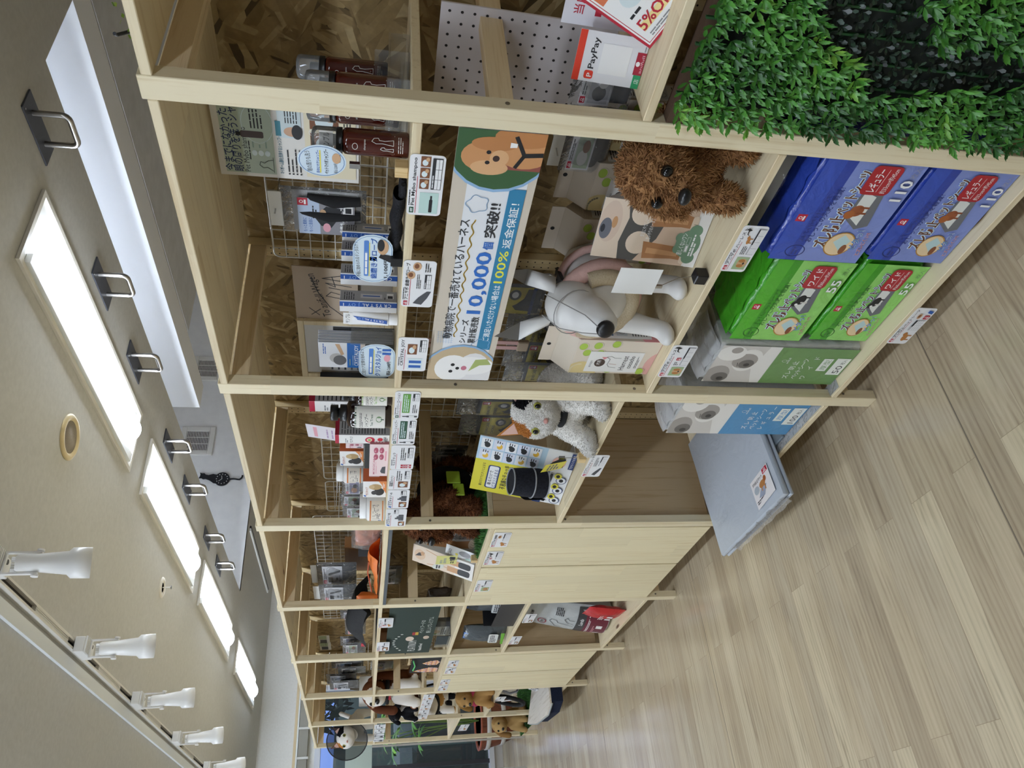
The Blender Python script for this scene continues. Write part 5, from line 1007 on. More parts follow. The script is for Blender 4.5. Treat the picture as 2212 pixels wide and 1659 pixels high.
# leaning white leaflet with pink band
s = Sheet(.15,.21,.0008,mat('e7e2ea',.4)); s.rect(.02,.175,.11,.012,PINKC); s.greek(.02,.05,.1,.10,6,mat('b59ac0'),3,.3)
a = px('X',.22,735,893); b = px('X',.16,770,970); s.put(face_out((.17,max(a.y,b.y)-.005,Z1+.062),.25,.15),'leaflet',label='white leaflet with pink band leaning behind the cartons',category='leaflet')
g = G(); g.box(.20,.235,2.03,2.10,ZU,Z1+.10,mat('cfd3d6',.4),.002); g.build('carton', label='plain pale carton hidden under the leaning leaflet', category='carton')
DBR = mat('231413',.12,0,.5,1,0,.5)
def pump_bottle(X, pb, label, body, band):
    a, b, c, d = R(X,*pb); c = ZU; r = (b-a)/2; y = (a+b)/2; H = d-c; t = thing('pump_bottle', label, 'bottle', (X,y,c), 'herbal care bottles')
    g = G(); g.lathe([(r*.96,0),(r,.003),(r,H*.64),(r*.9,H*.70),(r*.55,H*.735)], DBR, (X,y,c), 26); g.build('bottle_body', t)
    g = G(); g.lathe([(r*.58,H*.736),(r*.58,H*.84),(r*.34,H*.845),(r*.34,H*.87),(r*.55,H*.875),(r*.55,H*.99),(r*.5,H)], CAPB, (X,y,c), 22); g.build('pump_cap', t)
    w = r*1.7; q = Sheet(w,H*.5,0,None,bend=lambda u,v: math.sqrt(max(0,(r+.0005)**2-((u-.5)*w)**2))-r)
    for k in range(12): q.rect(w*k/12,0,w/12,q.h,mat('eceae4',.45)); q.k -= 1
    for k in range(9): q.rect(w*k/9,q.h*.94,w/9*.6,q.h*.06,band); q.k -= 1
    q.k += 2; q.text('Tea Tree',w*.2,q.h*.40,.009,band,w*.55,.01); q.text('シャンプー',w*.16,q.h*.56,.011,INK,w*.6,.012); q.oval(w*.55,q.h*.2,w*.13,q.h*.1,mat('7d9a72')); q.rect(w*.53,q.h*.04,w*.04,q.h*.1,band); q.greek(w*.1,q.h*.72,w*.7,q.h*.12,3,INK,4,.4); q.rect(0,0,w,q.h*.03,band)
    q.put(face_out((X-r*math.cos(.5),y-r*math.sin(.5),c+H*.10),-.5) @ Matrix.Translation((-w/2,0,0)), 'wrap_label', t)
pump_bottle(.07,(714,875,844,909),'dark brown bottle with green and white label by the second upright','',DGRN)
pump_bottle(.075,(738,842,846,866),'dark brown bottle with lime striped label half hidden by the second upright','',mat('7fae3f'))
med_box(.05,(798,960,840,1028),.035,ZU,'flat pink box with four round pills lying by the carton','pink','pink supplement boxes')
med_box(.045,(784,1040,836,1074),.05,ZU,'white and orange supplement box with black and tan cats, front one','cat','cat supplement boxes')
stz = px('X',.16,785,985).z
t = thing('acrylic_riser', 'clear acrylic step lifting the rear supplement boxes', 'display stand', (.2,2.33,Z1)); ya, yb = R(.16,740,955,785,1036)[:2]
g = G(); g.box(.155,.26,ya-.02,yb+.02,stz-.004,stz-.0008,ACRYL); g.build('step_top', t)
for x in (.155,.2565):
    g = G(); g.box(x,x+.003,ya-.02,yb+.02,ZU,stz-.0042,ACRYL); g.build('step_side', t)
med_box(.16,(734,975,785,1006),.05,stz,'white and orange supplement box with cats on the acrylic step','cat','cat supplement boxes')
med_box(.165,(747,958,784,968),.04,stz,'small pink supplement box at right end of the acrylic step','pink','pink supplement boxes')
def pill_jar(X, pb, z, label):
    a, b, c, d = R(X,*pb); c = z; r = (b-a)/2*.9; y = (a+b)/2; H = d-c; t = thing('pill_jar', label, 'pill jar', (X,y,c), 'white pill jars')
    g = G(); g.lathe([(r*.95,0),(r,.003),(r,H*.68),(r*.85,H*.74),(r*.75,H*.745)], mat('ecebe9',.35), (X,y,c), 26); g.build('jar', t)
    g = G(); g.lathe([(r*.86,H*.75),(r*.86,H*.98),(r*.8,H),(0.0001,H)], mat('f5f5f5',.3), (X,y,c), 26); g.build('lid', t)
    w = r*1.75; q = Sheet(w,H*.52,0,None,bend=lambda u,v: math.sqrt(max(0,(r+.0005)**2-((u-.5)*w)**2))-r)
    for k in range(12): q.rect(w*k/12,0,w/12,q.h,mat('eee6da',.45)); q.rect(w*k/12,q.h*.9,w/12,q.h*.1,MED_O); q.rect(w*k/12,0,w/12,q.h*.08,MED_O); q.k -= 3
    q.k += 4; q.greek(w*.3,q.h*.2,w*.6,q.h*.6,6,INK,5,.4); pic(q,w*.1,q.h*.15,w*.12,q.h*.2,'bluetag')
    q.put(face_out((X-r*math.cos(.45),y-r*math.sin(.45),c+H*.08),-.45) @ Matrix.Translation((-w/2,0,0)),'wrap_label',t)
pill_jar(.05,(777,1078,833,1108),ZU,'white pill jar with orange banded label at the shelf front')
pill_jar(.18,(727,1008,782,1032),stz,'white pill jar with orange banded label on the acrylic step')
# crinkled hanging packs on the grids
def hang_pack(X, pb, label, art='mixed', tab=True, group='clear hanging packs', fill='44464c', hook=True, name='hanging_pack', op=.12):
    a, b, c, d = R(X,*pb); w, h = b-a, d-c; t = thing(name, label, 'hanging pack', (X,(a+b)/2,c), group); M = face_out((X,b,c))
    if fill: g = G(); pillow(g,w*.8,h*.6,.018,mat(fill,.8),M @ Matrix.Translation((w*.5,h*.03,-.004)),8,8,.003,int(h*1000)%17); g.build('folded_item', t)
    s = Sheet(w*.8,h*.5,.0006,mat('dcdce0',.3)); u, v = s.w, s.h; pic(s,u*.03,v*.80,u*.2,v*.17,'redtag'); s.greek(u*.28,v*.80,u*.6,v*.14,2,INK,int(w*999)%13,.5)
    k = int((a+c)*77)%4
    if art == 'mixed': s.rect(u*.05,v*.08,u*.9,v*.64,mat(('8f8aa2','a9b7a0','b8b8c0','7f97ad')[k])); s.oval(u*.35,v*.4,u*.22,v*.22,mat(('c98f6a','e4e2de','2a2b30','d9c7ae')[k])); s.oval(u*.68,v*.32,u*.18,v*.16,mat(('1e1f24','8d5a3a','e8e8ea','26304a')[k]))
    elif art == 'strap': s.rect(u*.1,v*.5,u*.3,v*.22,BLACK); s.poly([(u*.5,v*.7),(u*.62,v*.7),(u*.8,v*.1),(u*.68,v*.1)],BLACK); s.oval(u*.3,v*.28,u*.08,v*.06,DKG); s.greek(u*.1,v*.06,u*.4,v*.1,2,INK,3)
    s.put(M @ Matrix.Translation((w*.1,h*.36,.009)), 'printed_card', t)
    g = G(); pillow(g,w,h,.024,film('f4f4f6',op,.09,1.,28.),M @ Matrix.Translation((w*.5,0,0)),8,10,.004,int(a*90)); g.build('bag', t)
    if tab: g = G(); g.box(w*.1,w*.9,h+.0005,h+.03,-.0008,.0008,mat('e6e6e2',.5),0,M); g.build('header_tab', t)
    if hook: g = G(); g.tube([(X-.03,(a+b)/2,d+.016),(.494,(a+b)/2,d+.018)],.0018,mat('dcdcdc',.3),6); g.build('hook', t)
    return t
hang_pack(.36,(738,1035,800,1066),'clear pack with dog photo hanging above the front cat box','mixed',False,fill='d9d4d0')
hang_pack(.38,(735,1066,800,1092),'clear pack with pink mark hanging near the third upright, right one','mixed',False,fill='d8d8dc')
hang_pack(.33,(740,1092,812,1116),'clear pack with pink mark hanging near the third upright, left one','mixed',False,fill='d8c6c8')
wire_grid(.498,R(.498,697,937,800,1034)[0],R(.498,697,937,800,1034)[1],1.50,R(.498,697,937,800,1034)[3],'white wire grid behind the pill boxes, right one',6,7)
wire_grid(.498,R(.498,705,1040,800,1103)[0],R(.498,705,1040,800,1103)[1],1.50,R(.498,705,1040,800,1103)[3],'white wire grid behind the pill boxes, left one',6,6,)
# ---------------------------------------------------------------- second bay, middle: grid with packs, cat vest board
wire_grid(.498,1.90,2.66,.95,1.43,'white wire grid behind the seated poodle and cat vest packs',10,16)
hang_pack(.40,(930,975,1000,1020),'dog harness pack with purple print hanging left of the rail','mixed',False,fill='2a2a2e')
hang_pack(.44,(940,962,1010,980),'dark harness pack hanging just behind the purple one','strap',False,fill='1b1b1f')
hang_pack(.42,(905,1060,945,1085),'white pack hanging behind the poodle head','mixed',False,fill='d0d0d4')
ZM = .8156
chokki(.36,R(.36,1020,900,1110,940)[1],.93,'yellow cat vest pack hanging left behind the calico cat',R(.36,1020,900,1110,940)[1]-R(.36,1020,900,1110,940)[0],.235)
chokki(.30,R(.30,1010,866,1100,897)[1],.95,'yellow cat vest pack hanging close to the second upright',R(.30,1010,866,1100,897)[1]-R(.30,1010,866,1100,897)[0],.25)
# display board for the cat vest: yellow panel folded over a white one
t = thing('display_board', 'yellow and white cat vest display board holding a sample vest', 'display board', (.08,2.33,ZM))
pBL, pBR = px('Z',ZM,1212,1098), px('Z',ZM,1255,975); u = (pBR-pBL); u.z = 0; w = .335; M = frame((.040,2.545,ZM+.003), Vector((.10,-.99,0)), Vector((.22,.03,.97)))
h = .345; YB = mat('d9cf3f',.4); WB = mat('e9ebee',.4); NB = mat('20386f',.4)
s = Sheet(w,h,.003,WB)
s.rect(0,h*.30,w*.60,h*.70,YB); s.rect(w*.60,h*.28,w*.40,h*.72,mat('bcd7ea',.4)); s.rect(w*.6,h*.0,w*.4,h*.30,mat('eceef0',.4))
s.text('着るだけでピタリと止まる',w*.10,h*.885,.011,INK,w*.44,.01); s.rr(w*.08,h*.72,w*.44,h*.13,.01,NB); s.rr(w*.095,h*.735,w*.41,h*.10,.008,WB); s.text('着るだけで',w*.14,h*.79,.014,INK,w*.28,.012); s.text('ピタリと止まる',w*.12,h*.74,.014,NB,w*.33,.012); s.text('不思議なチョッキ',w*.10,h*.63,.022,INK,w*.46,.02)
s.poly([(w*.30,h*.30),(w*.33,h*.46),(w*.42,h*.56),(w*.50,h*.52),(w*.60,h*.44),(w*.60,h*.30)],mat('1d1e22')); s.line([(w*.36,h*.30),(w*.42,h*.42),(w*.55,h*.40)],.0016,WHITE); s.greek(w*.08,h*.48,w*.24,h*.09,3,INK,6,.4); s.oval(w*.47,h*.37,w*.085,h*.07,NB); s.oval(w*.47,h*.37,w*.075,h*.062,mat('cfd3d9'))
for r in range(5):
    for c in range(2):
        x, y = w*(.62+.19*c), h*(.86-.125*r); s.rect(x,y,w*.17,h*.115,WB if (r+c)%2 else mat('d7dcea')); s.oval(x+w*.06,y+h*.05,w*.045,h*.03,mat('1f2024') if (r*2+c)%3 else mat('e0b13c')); s.oval(x+w*.09,y+h*.065,w*.025,h*.022,mat('1f2024') if (r*2+c)%3 else WB); s.greek(x+w*.115,y+h*.02,w*.045,h*.07,3,INK,r*3+c,.4)
s.oval(w*.80,h*.16,w*.10,h*.07,mat('e6b6a6')); s.poly([(w*.72,h*.11),(w*.76,h*.20),(w*.74,h*.25),(w*.80,h*.22),(w*.90,h*.14),(w*.88,h*.10)],mat('17181b'))
s.rect(0,h*.22,w*.62,h*.085,NB); s.text('7つの動きで簡単ロック!!',w*.03,h*.243,.014,mat('e6dd4e'),w*.56,.012)
for k in range(3):
    x = w*(.04+.20*k); s.rect(x,h*.175,w*.15,h*.03,INK); s.oval(x+w*.05,h*.075,w*.065,h*.055,NB); s.oval(x+w*.05,h*.075,w*.056,h*.047,WB); s.oval(x+w*.05,h*.075,w*.03,h*.022,BLACK); s.oval(x+w*.12,h*.12,w*.05,h*.04,YB); s.oval(x+w*.12,h*.12,w*.03,h*.02,BLACK)
s.rect(w*.72,0,w*.28,h*.055,NB); s.text('下からくぐらせる',w*.735,h*.015,.010,WHITE,w*.24,.01)
s.put(M,'panel',t)
g = G(); g.box(.075,.14,2.25,2.50,ZM,ZM+.003,WB); g.build('foot_flap', t)
# sample vest rolled on the board
vm = noisy('14151d','22242e',160,.9,.2,'navy_fleece'); pip = mat('9a9da3',.6)
t = thing('sample_vest', 'navy sample cat vest with grey piping curled on the display board', 'vest', (.02,2.50,ZM+.2)); c0 = px('X',.02,1108,1045)
g = G(); MV = face_out((.018,c0.y+.045,c0.z-.115)) 
g.lathe([(.050,.0),(.052,.03),(.050,.085),(.046,.125)], vm, n=30, M=MV @ Matrix.Translation((.045,0,-.052+.05)) @ Matrix.Rotation(-math.pi/2,4,'X') @ Matrix.Rotation(.15,4,'Y')); g.build('body_tube', t)
g = G()
for hh, r in ((.127,.046),(.052,.0525),(.002,.050)): g.tube([(r*math.cos(a),r*math.sin(a),hh) for a in (2*math.pi*i/30 for i in range(30))],.0026,pip,6,True,True,MV @ Matrix.Translation((.045,0,-.002)) @ Matrix.Rotation(-math.pi/2,4,'X') @ Matrix.Rotation(.15,4,'Y'))
g.build('piping', t)
g = G(); g.grid(lambda a,b: (.045+.052*math.sin(-1.6+1.2*a)*1.03, .02+.075*b-.03*a, .0525*math.cos(-1.6+1.2*a)*1.05), 8, 6, vm, True, MV); g.build('flap', t)
# wood block clip with yellow paper by the cat paw
holder((.028,2.155,ZM), BLOCKW, .075, 'wooden block clip stand holding a bent yellow slip by the cat paw')
s = Sheet(.085,.075,.0005,YB); s.greek(.01,.015,.06,.045,4,NB,5,.5); a, b, c, d = R(.03,1068,978,1108,1000); s.put(face_out((.026,b+.03,ZM+.068),.2,-.2),'yellow_slip',label='bent yellow paper slip in the wooden block clip',category='slip')
# ---------------------------------------------------------------- second bay, bottom: grey mats
t = thing('folded_mat', 'grey folded pet mat in clear film sticking out of the shelf', 'pet mat', (.08,2.30,.165))
P = [Vector(q) for q in ((-.163,2.040),(-.165,2.556),(.345,2.604),(.345,2.094))]; gm = printed_film('b9c0ca',.32,.18,(7,7,7))
def slab(z0, z1, m, sh=0.0, nm='layer'):
    g = G(); n = 14
    def f(a, b):
        lo = P[0].lerp(P[3],b); hi = P[1].lerp(P[2],b); q = lo.lerp(hi,a)
        return (q.x+sh, q.y, z1+.004*noise.noise(Vector((a*3,b*3,z1*40))))
    g.grid(f, n, n, m); g.grid(lambda a,b: (lambda p: (p[0],p[1],z0))(f(1-a,b)), n, n, m)
    for e in range(4):
        def ed(a, b, e=e):
            q = [(a,0),(1,a),(1-a,1),(0,1-a)][e]; p = f(*q); bl = .006*math.sin(math.pi*b); d = (Vector((p[0],p[1],0))-Vector((.09,2.32,0))).normalized()*bl
            return (p[0]+d.x, p[1]+d.y, p[2]+(z0-p[2])*b)
        g.grid(ed, n, 4, m)
    return g.build(nm, t)
slab(.168,.182,gm,0,'lower_layer'); slab(.185,.205,gm,.0,'upper_layer')
Mm = frame((-.146,2.205,.2095), Vector((.09,-1,0)), Vector((1,.09,0)))
s = Sheet(.135,.105,.0004,mat('ebe6e6',.4)); pic(s,.095,.085,.036,.018,'redtag'); s.text('ずれ防止マット',.012,.082,.012,INK,.075,.012); s.poly([(.03,.03),(.06,.055),(.10,.05),(.07,.022)],mat('9aa0b4')); s.oval(.075,.062,.022,.012,FURT); s.oval(.098,.07,.01,.01,mat('a35a2c')); s.rect(.062,.04,.006,.02,FURT); s.rect(.085,.035,.006,.024,FURT); s.greek(.01,.012,.05,.014,2,INK,4); s.oval(.03,.06,.018,.014,mat('aab2bb'))
s.put(Mm,'sticker',t)
g = G(); g.text = None
q = Sheet(.2,.1); EM = mat('c9cfd7',.35); q.text('anifull',.06,.04,.026,EM,.085,.0); q.ring(.1,.078,.013,.009,.0016,EM); q.put(frame((-.12,2.545,.2075), Vector((.09,-1,0)), Vector((1,.09,0))),'embossed_mark',t)
g = G(); g.grid(lambda a,b: (-.166-.004*math.sin(b*9)-.012*b, 2.06+.42*a, .199-.030*b+.004*math.sin(a*30)), 26, 4, film('ffffff',.18,.08,1.,34.)); g.build('film_edge', t)
g = G(); g.box(.03,.40,2.004,2.09,ZB,.1665,mat('6f7a84',.5),.003); g.build('folded_mat', label='darker grey folded mat lying flat under the light one', category='pet mat')
q = Sheet(.45,.035,.0004,film('ffffff',.35,.1,1.,40.)); q.put(frame((.006,2.12,ZB+.0008), Vector((0,-1,0)), Vector((1,0,0))),'clear_tape',label='strip of crinkled clear tape along the bottom shelf edge',category='tape')
# ---------------------------------------------------------------- bay three: orange bags, grey plush display on the cabinet top
ZC3 = 1.0675
S3 = Z1+.0006
# brown cardboard and orange packs on the steel edged shelf
a, b, c, d = R(.40,745,1182,800,1232); g = G(); g.box(.40,.46,a,b,S3,d,mat('8a6138',.7),.001); g.box(.399,.3998,a+.02,b-.02,S3+.02,d-.02,mat('825a33',.7)); g.build('cardboard_box', label='brown cardboard box at the back behind the orange vest', category='box')
OR1 = mat('e0783c',.55); OR2 = printed_film('e87a2c',.5,.15)
a, b, c, d = R(.16,745,1135,800,1180); M = face_out((.16,b,S3+.004)); t = thing('vest_pack', 'folded salmon orange vest in a crinkled clear bag', 'vest pack', (.16,(a+b)/2,S3))
g = G(); pillow(g,(b-a)*.9,d-c,.05,mat('dd8a68',.7),M @ Matrix.Translation(((b-a)/2,0,0)),10,10,.008,3); g.build('folded_vest', t)
g = G(); pillow(g,(b-a)*1.15,(d-c)*1.3,.07,film('f6f2f0',.14,.08,1.2,24.),M @ Matrix.Translation(((b-a)/2,-.015,0)),12,12,.010,9); g.build('bag', t)
t = thing('folded_vest', 'bright orange folded vest lying along the steel edged shelf', 'vest', (.06,3.3,S3)); pA = px('X',.06,800,1215); pB = px('X',.06,825,1330)
g = G(); g.grid(lambda a,b: (.02+.10*b, 3.02+.42*a, S3+.004+(.055-.018*a)*math.sin(math.pi*min(1,b*.9+.08))*(.75+.25*math.sin(a*5+.6))+.004*noise.noise(Vector((a*6,b*5,2)))), 26, 12, OR2)
g.grid(lambda a,b: (.02+.10*b, 3.02+.42*(1-a), S3+.002), 4, 4, OR2); g.build('cloth', t)
g = G(); g.tube([(.028,3.05,S3+.052),(.03,3.18,S3+.055),(.03,3.30,S3+.045),(.03,3.42,S3+.035)],.003,mat('b34a1f',.6),6); g.build('trim', t)
g = G(); pillow(g,.40,.045,.10,printed_film('18181c',.3,.5),face_out((.30,3.15,S3+.002)),14,8,.010,4); g.build('black_bag', label='black glossy bag lying under the salmon orange pack', category='bag')
for k, (Xp, pb, q) in enumerate(((.30,(685,1215,770,1262),'leaning left, by the orange vest'),(.24,(690,1262,770,1296),'nearest the fourth upright'))):
    hang_pack(Xp,pb,'clear pack with white header and black strap picture, '+q,'strap',True,'header packs above the orange vest','2c2d31',False)
s = Sheet(.42,.10,.02,mat('1b1b1e',.7)); s.put(face_out((.23,3.50,S3)),'black_cloth',label='black folded cloth at the foot of the header packs',category='cloth')
# card stand with two dog legs in black boots + leaflets on the cabinet top
t = thing('display_stand', 'tall card stand printed with dog legs wearing black boots', 'display stand', (.05,3.1,ZC3)); F1, F2, F3 = mat('c49468'), mat('a8754b'), mat('e0cdb8')
pt = [px('X',.0,873,1167), px('X',.0,873,1190)]
M = frame((-.008,3.215,ZC3+.004), Vector((.28,-.96,0)), Vector((.42,.10,.9))); w, h = .115, .285
s = Sheet(w,h,.003,mat('e8e4e0',.4)); s.rect(0,h*.72,w,h*.28,F3); s.oval(w*.5,h*.88,w*.3,h*.09,mat('d8b795')); s.poly([(w*.35,h*.96),(w*.6,h*.9),(w*.7,h*.8),(w*.45,h*.86)],mat('2c2420')); s.oval(w*.6,h*.84,w*.12,h*.03,F1)
s.rect(0,h*.30,w,h*.44,F3); s.line([(w*.1,h*.75),(w*.3,h*.5),(w*.25,h*.3)],.004,F1); s.line([(w*.9,h*.78),(w*.7,h*.5),(w*.75,h*.3)],.004,F1); s.greek(w*.35,h*.5,w*.3,h*.1,5,F2,3,.3)
for x in (.14,.56): s.rect(w*x,h*.22,w*.3,h*.2,F1); s.rr(w*(x-.02),h*.05,w*.34,h*.2,.012,mat('2a2b2f'))
s.put(M,'front_panel',t)
Ml = M @ Matrix.Translation((w+.001,0,-.002)) @ Matrix.Rotation(1.15,4,'Y'); s = Sheet(.11,h*.98,.003,mat('bdb7b1',.5)); a, b = s.w, s.h
s.poly([(0,b*.98),(a*.7,b*.95),(a*.6,b*.5),(a*.2,b*.62)],mat('c9bdb2')); s.poly([(a*.1,b*.82),(a*.5,b*.80),(a*.62,b*.4),(a*.85,b*.18),(a*.55,b*.14),(a*.3,b*.45)],F2); s.line([(a*.2,b*.75),(a*.45,b*.55),(a*.5,b*.4)],.003,F1); s.oval(a*.72,b*.16,a*.2,b*.05,F3); [s.line([(a*(.6+.09*k),b*.12),(a*(.61+.09*k),b*.17)],.001,INK) for k in range(4)]
s.put(Ml,'side_panel',t)
# grey leaflet board with try-it text
t = thing('display_stand', 'grey and olive card stand asking to try it, between poodle and boots', 'display stand', (.1,2.95,ZC3)); GR, OL = mat('8b8580',.5), mat('9a9430',.5)
a, b, c, d = R(.10,905,1140,1035,1208); w, h = .19, .225; M = face_out((.125,3.05+.165,ZC3+.004),-.1,.12)
s = Sheet(w,h,.003,GR); s.rect(0,h*.52,w,h*.48,OL); s.poly([(0,h),(w*.34,h),(w*.34,h*.76),(w*.12,h*.70),(0,h*.8)],mat('4a4f94')); s.text('お外に',w*.06,h*.88,.018,WHITE,w*.22,.012); s.text('なるわ',w*.06,h*.79,.018,mat('e9e13f'),w*.22,.012)
s.greek(w*.4,h*.58,w*.5,h*.26,3,INK,5,.5); s.text('ぜひ愛犬に',w*.20,h*.34,.022,INK,w*.6,.01); s.text('お試しください',w*.14,h*.20,.022,INK,w*.76,.01); s.text('>>>',w*.06,h*.06,.02,NAVY,w*.16,.012)
s.put(M,'panel',t); g = G(); g.box(.135,.19,3.04,3.20,ZC3+.0005,ZC3+.0025,GR); g.build('foot', t)
s = Sheet(.15,.135,.0012,mat('e6e8ea',.4)); w, h = s.w, s.h; s.rect(0,h*.55,w*.5,h*.45,mat('b8c7a2')); s.oval(w*.3,h*.72,w*.14,h*.14,mat('c9a78a')); s.text('CIAO',w*.55,h*.8,.018,DKG,w*.3); s.oval(w*.2,h*.2,w*.14,h*.12,TEALC); s.oval(w*.55,h*.22,w*.14,h*.12,TEALC); s.oval(w*.8,h*.35,w*.12,h*.2,GREY); s.poly([(w*.3,h*.45),(w*.45,h*.35),(w*.42,h*.28),(w*.3,h*.36)],BLACK); s.greek(w*.05,h*.04,w*.6,h*.06,2,INK,4); s.oval(w*.7,h*.62,w*.05,h*.05,YEL)
s.put(frame((.012,3.19,ZC3+.004),Vector((.25,-.97,0)),Vector((.40,.1,.86))),'leaflet',label='white folded leaflet leaning low before the grey card stand',category='leaflet')
holder((.03,3.045,ZC3), BLOCKW, .10, 'wooden block clip stand before the grey card stand')
s = Sheet(.075,.088,.0006,mat('dcd98a',.4)); w, h = s.w, s.h; s.text('老犬の',w*.12,h*.70,.011,BLUE,w*.4,.01); s.text('足を守る',w*.12,h*.52,.012,BLUE,w*.6,.01); s.greek(w*.1,h*.12,w*.4,h*.2,2,INK,3); s.poly([(w*.6,h*.1),(w*.7,h*.4),(w*.9,h*.35),(w*.85,h*.1)],DKG); s.put(face_out((.026,3.09,ZC3+.085),-.1),'pop_card',label='pale yellow pop card with black leg figure on wooden clip',category='pop card')
s = Sheet(.05,.05,.0006); s.prism([(.025+.025*math.cos(a),.025+.025*math.sin(a)) for a in (2*math.pi*i/28 for i in range(28))],-.0006,0,mat('e3e6df',.4)); s.greek(.008,.014,.034,.022,2,DKG,5,.6); s.put(face_out((.024,3.14,ZC3+.135),-.1),'round_pop',label='round white pop disc left of the pale yellow card',category='pop card')
# turf mats on the cabinet top
TURF = noisy('1c3a16','356a28',170,.9,.8,'turf_base',3.)
def turf(x0, x1, y0, y1, z, label, n, seed=1, tilt=None, hgt=.014):
    g = G(); g.box(x0,x1,y0,y1,z,z+.004,TURF); r = random.Random(seed); bl = [mat(q,.6) for q in ('2f5f24','3f7a30','234a1c','4f8a3a')]
    for k in range(n):
        x, y = r.uniform(x0+.002,x1-.002), r.uniform(y0+.002,y1-.002); a = r.uniform(0,6.3); L = hgt*r.uniform(.7,1.3); wd = .0016; dx, dy = math.cos(a)*wd, math.sin(a)*wd; lx, ly = r.uniform(-.5,.5)*L, r.uniform(-.5,.5)*L
        g.add([(x-dx,y-dy,z+.004),(x+dx,y+dy,z+.004),(x+lx,y+ly,z+.004+L)], [(0,1,2)], bl[k%4])
    if tilt: g.v = [tilt @ q for q in g.v]
    return g.build('turf_mat', label=label, category='turf mat')
turf(.02,.40,2.69,3.02,ZC3,'green artificial turf mat under the brown poodle plush',4200,1)
wire_grid(.498,2.78,3.50,.98+.12,1.43,'white wire grid behind the boots card stand',8,16)
hang_pack(.43,(830,1222,868,1262),'small clear pack with black cloth hanging beyond the boots stand','strap',False,fill='1e1e22')
g = G(); g.box(.30,.34,3.28,3.38,ZC3,ZC3+.05,ACRYL); g.build('acrylic_block', label='small clear acrylic block left on cabinet top by the fourth upright', category='display stand')
# ---------------------------------------------------------------- bay four
wire_grid(.498,3.62,4.30,1.50,1.80,'white wire grid behind the black vest',7,14)
for k, (Xp, pb, q) in enumerate(((.36,(735,1318,790,1336),'by the fourth upright'),(.30,(745,1330,790,1370),'in the middle, with white loops'),(.33,(735,1374,782,1394),'left of the looped pack'),(.28,(740,1388,790,1412),'nearest the fifth upright'))):
    hang_pack(Xp,pb,'clear hanging pack above the black vest, '+q,'mixed',False,'packs above the black vest','3a3b40',False)
for k, (x0, y0) in enumerate(((688,1373),(691,1388))):
    a, b, c, d = R(.46,x0,y0,x0+24,y0+16); s = Sheet(b-a,d-c,.001,mat('c9c6be',.5)); s.rect(.01,.02,s.w*.4,s.h*.6,DKG); s.rect(s.w*.5,.02,s.w*.45,s.h*.7,mat('9aa88a')); s.put(face_out((.46,b,c)),'sign_card',label='small grey picture card on the rear grid, %s of two'%('right','left')[k],category='sign card')
WL = mat('eeeeee',.6); a, b, c, d = R(.29,760,1338,785,1365)
g = G(); g.tube([(.285,a+.02+(b-a-.04)*i/12, c+.03+(d-c)*.5*(i%2)) for i in range(13)],.003,WL,6); g.build('cord', label='white looped cord lying in front of the clear packs', category='cord')
# black quilted vest draped over the shelf edge
BV = noisy('0d0d10','1a1a1f',90,.75,.3,'black_neoprene')
t = thing('black_vest', 'black dog vest bulging over the upper shelf edge with red tag', 'vest', (.05,4.05,S3)); ya, yb = 3.72, 4.37
def vest(a, b):
    y = ya+(yb-ya)*a; hz = .125*(.35+.65*abs(math.sin(2.6*a+.5)))+.03; return (.03+.20*b-.045*math.sin(math.pi*b)*math.sin(math.pi*a), y, S3+.002+hz*math.sin(math.pi*min(1,.12+.8*b))**.8+.008*noise.noise(Vector((a*6,b*4,1))))
g = G(); g.grid(vest,30,14,BV); g.grid(lambda a,b: (.04+.16*b, ya+(yb-ya)*(1-a), S3+.001),2,2,BV); g.build('cloth', t)
g = G(); p = Vector(vest(.93,.12)); g.box(p.x-.006,p.x-.002,p.y-.03,p.y+.02,p.z-.012,p.z+.012,mat('c8384a',.5),.001); g.build('red_tag', t)
t = thing('orange_sleeve', 'end of an orange vest spilling past the fourth upright', 'vest', (.03,3.60,S3)); g = G(); pillow(g,.09,.10,.06,OR2,face_out((.07,3.63,S3+.004)),10,10,.01,6); g.build('cloth', t)
# dark green banner with brand lettering
a, b, c, d = R(.012,852,1312,920,1405); y0, y1 = 3.575, 4.395; z1b, z0b = 1.415, 1.17; GN = mat('26362e',.5)
w, h = y1-y0, z1b-z0b; s = Sheet(w,h,.0015,GN,None); 
for i in range(9): s.oval(w*(.08+.045*i),h*(.68+.16*math.sin(math.pi*i/8)),.007,.007,mat('d9d9d2')); 
s.text('PLATINUM',w*.055,h*.34,h*.22,mat('dfe0da'),w*.24,.0); s.text('Natural Food',w*.06,h*.20,h*.09,mat('f0f0ea'),w*.16,.012); s.oval(w*.34,h*.50,.04,.022,mat('d9c6b4')); s.oval(w*.36,h*.15,.03,.016,mat('cdb8a4')); s.rect(w*.42,h*.40,.05,.016,mat('a02a2a')); s.rect(w*.42,h*.40-.016,.05,.016,mat('c9a23c'))
s.text('ペットフードの',w*.46,h*.24,h*.10,mat('c9cfc6'),w*.26,.01); s.text('新しいプレミアム',w*.46,h*.09,h*.10,mat('c9cfc6'),w*.32,.01)
s.put(face_out((.012,y1,z0b)),'banner',label='dark green banner with white capital lettering in the fourth bay',category='banner')
t = hang_pack(.03,(870,1314,905,1328),'small clear pack clipped over the right end of the dark green banner','strap',False,fill=None,hook=False); 
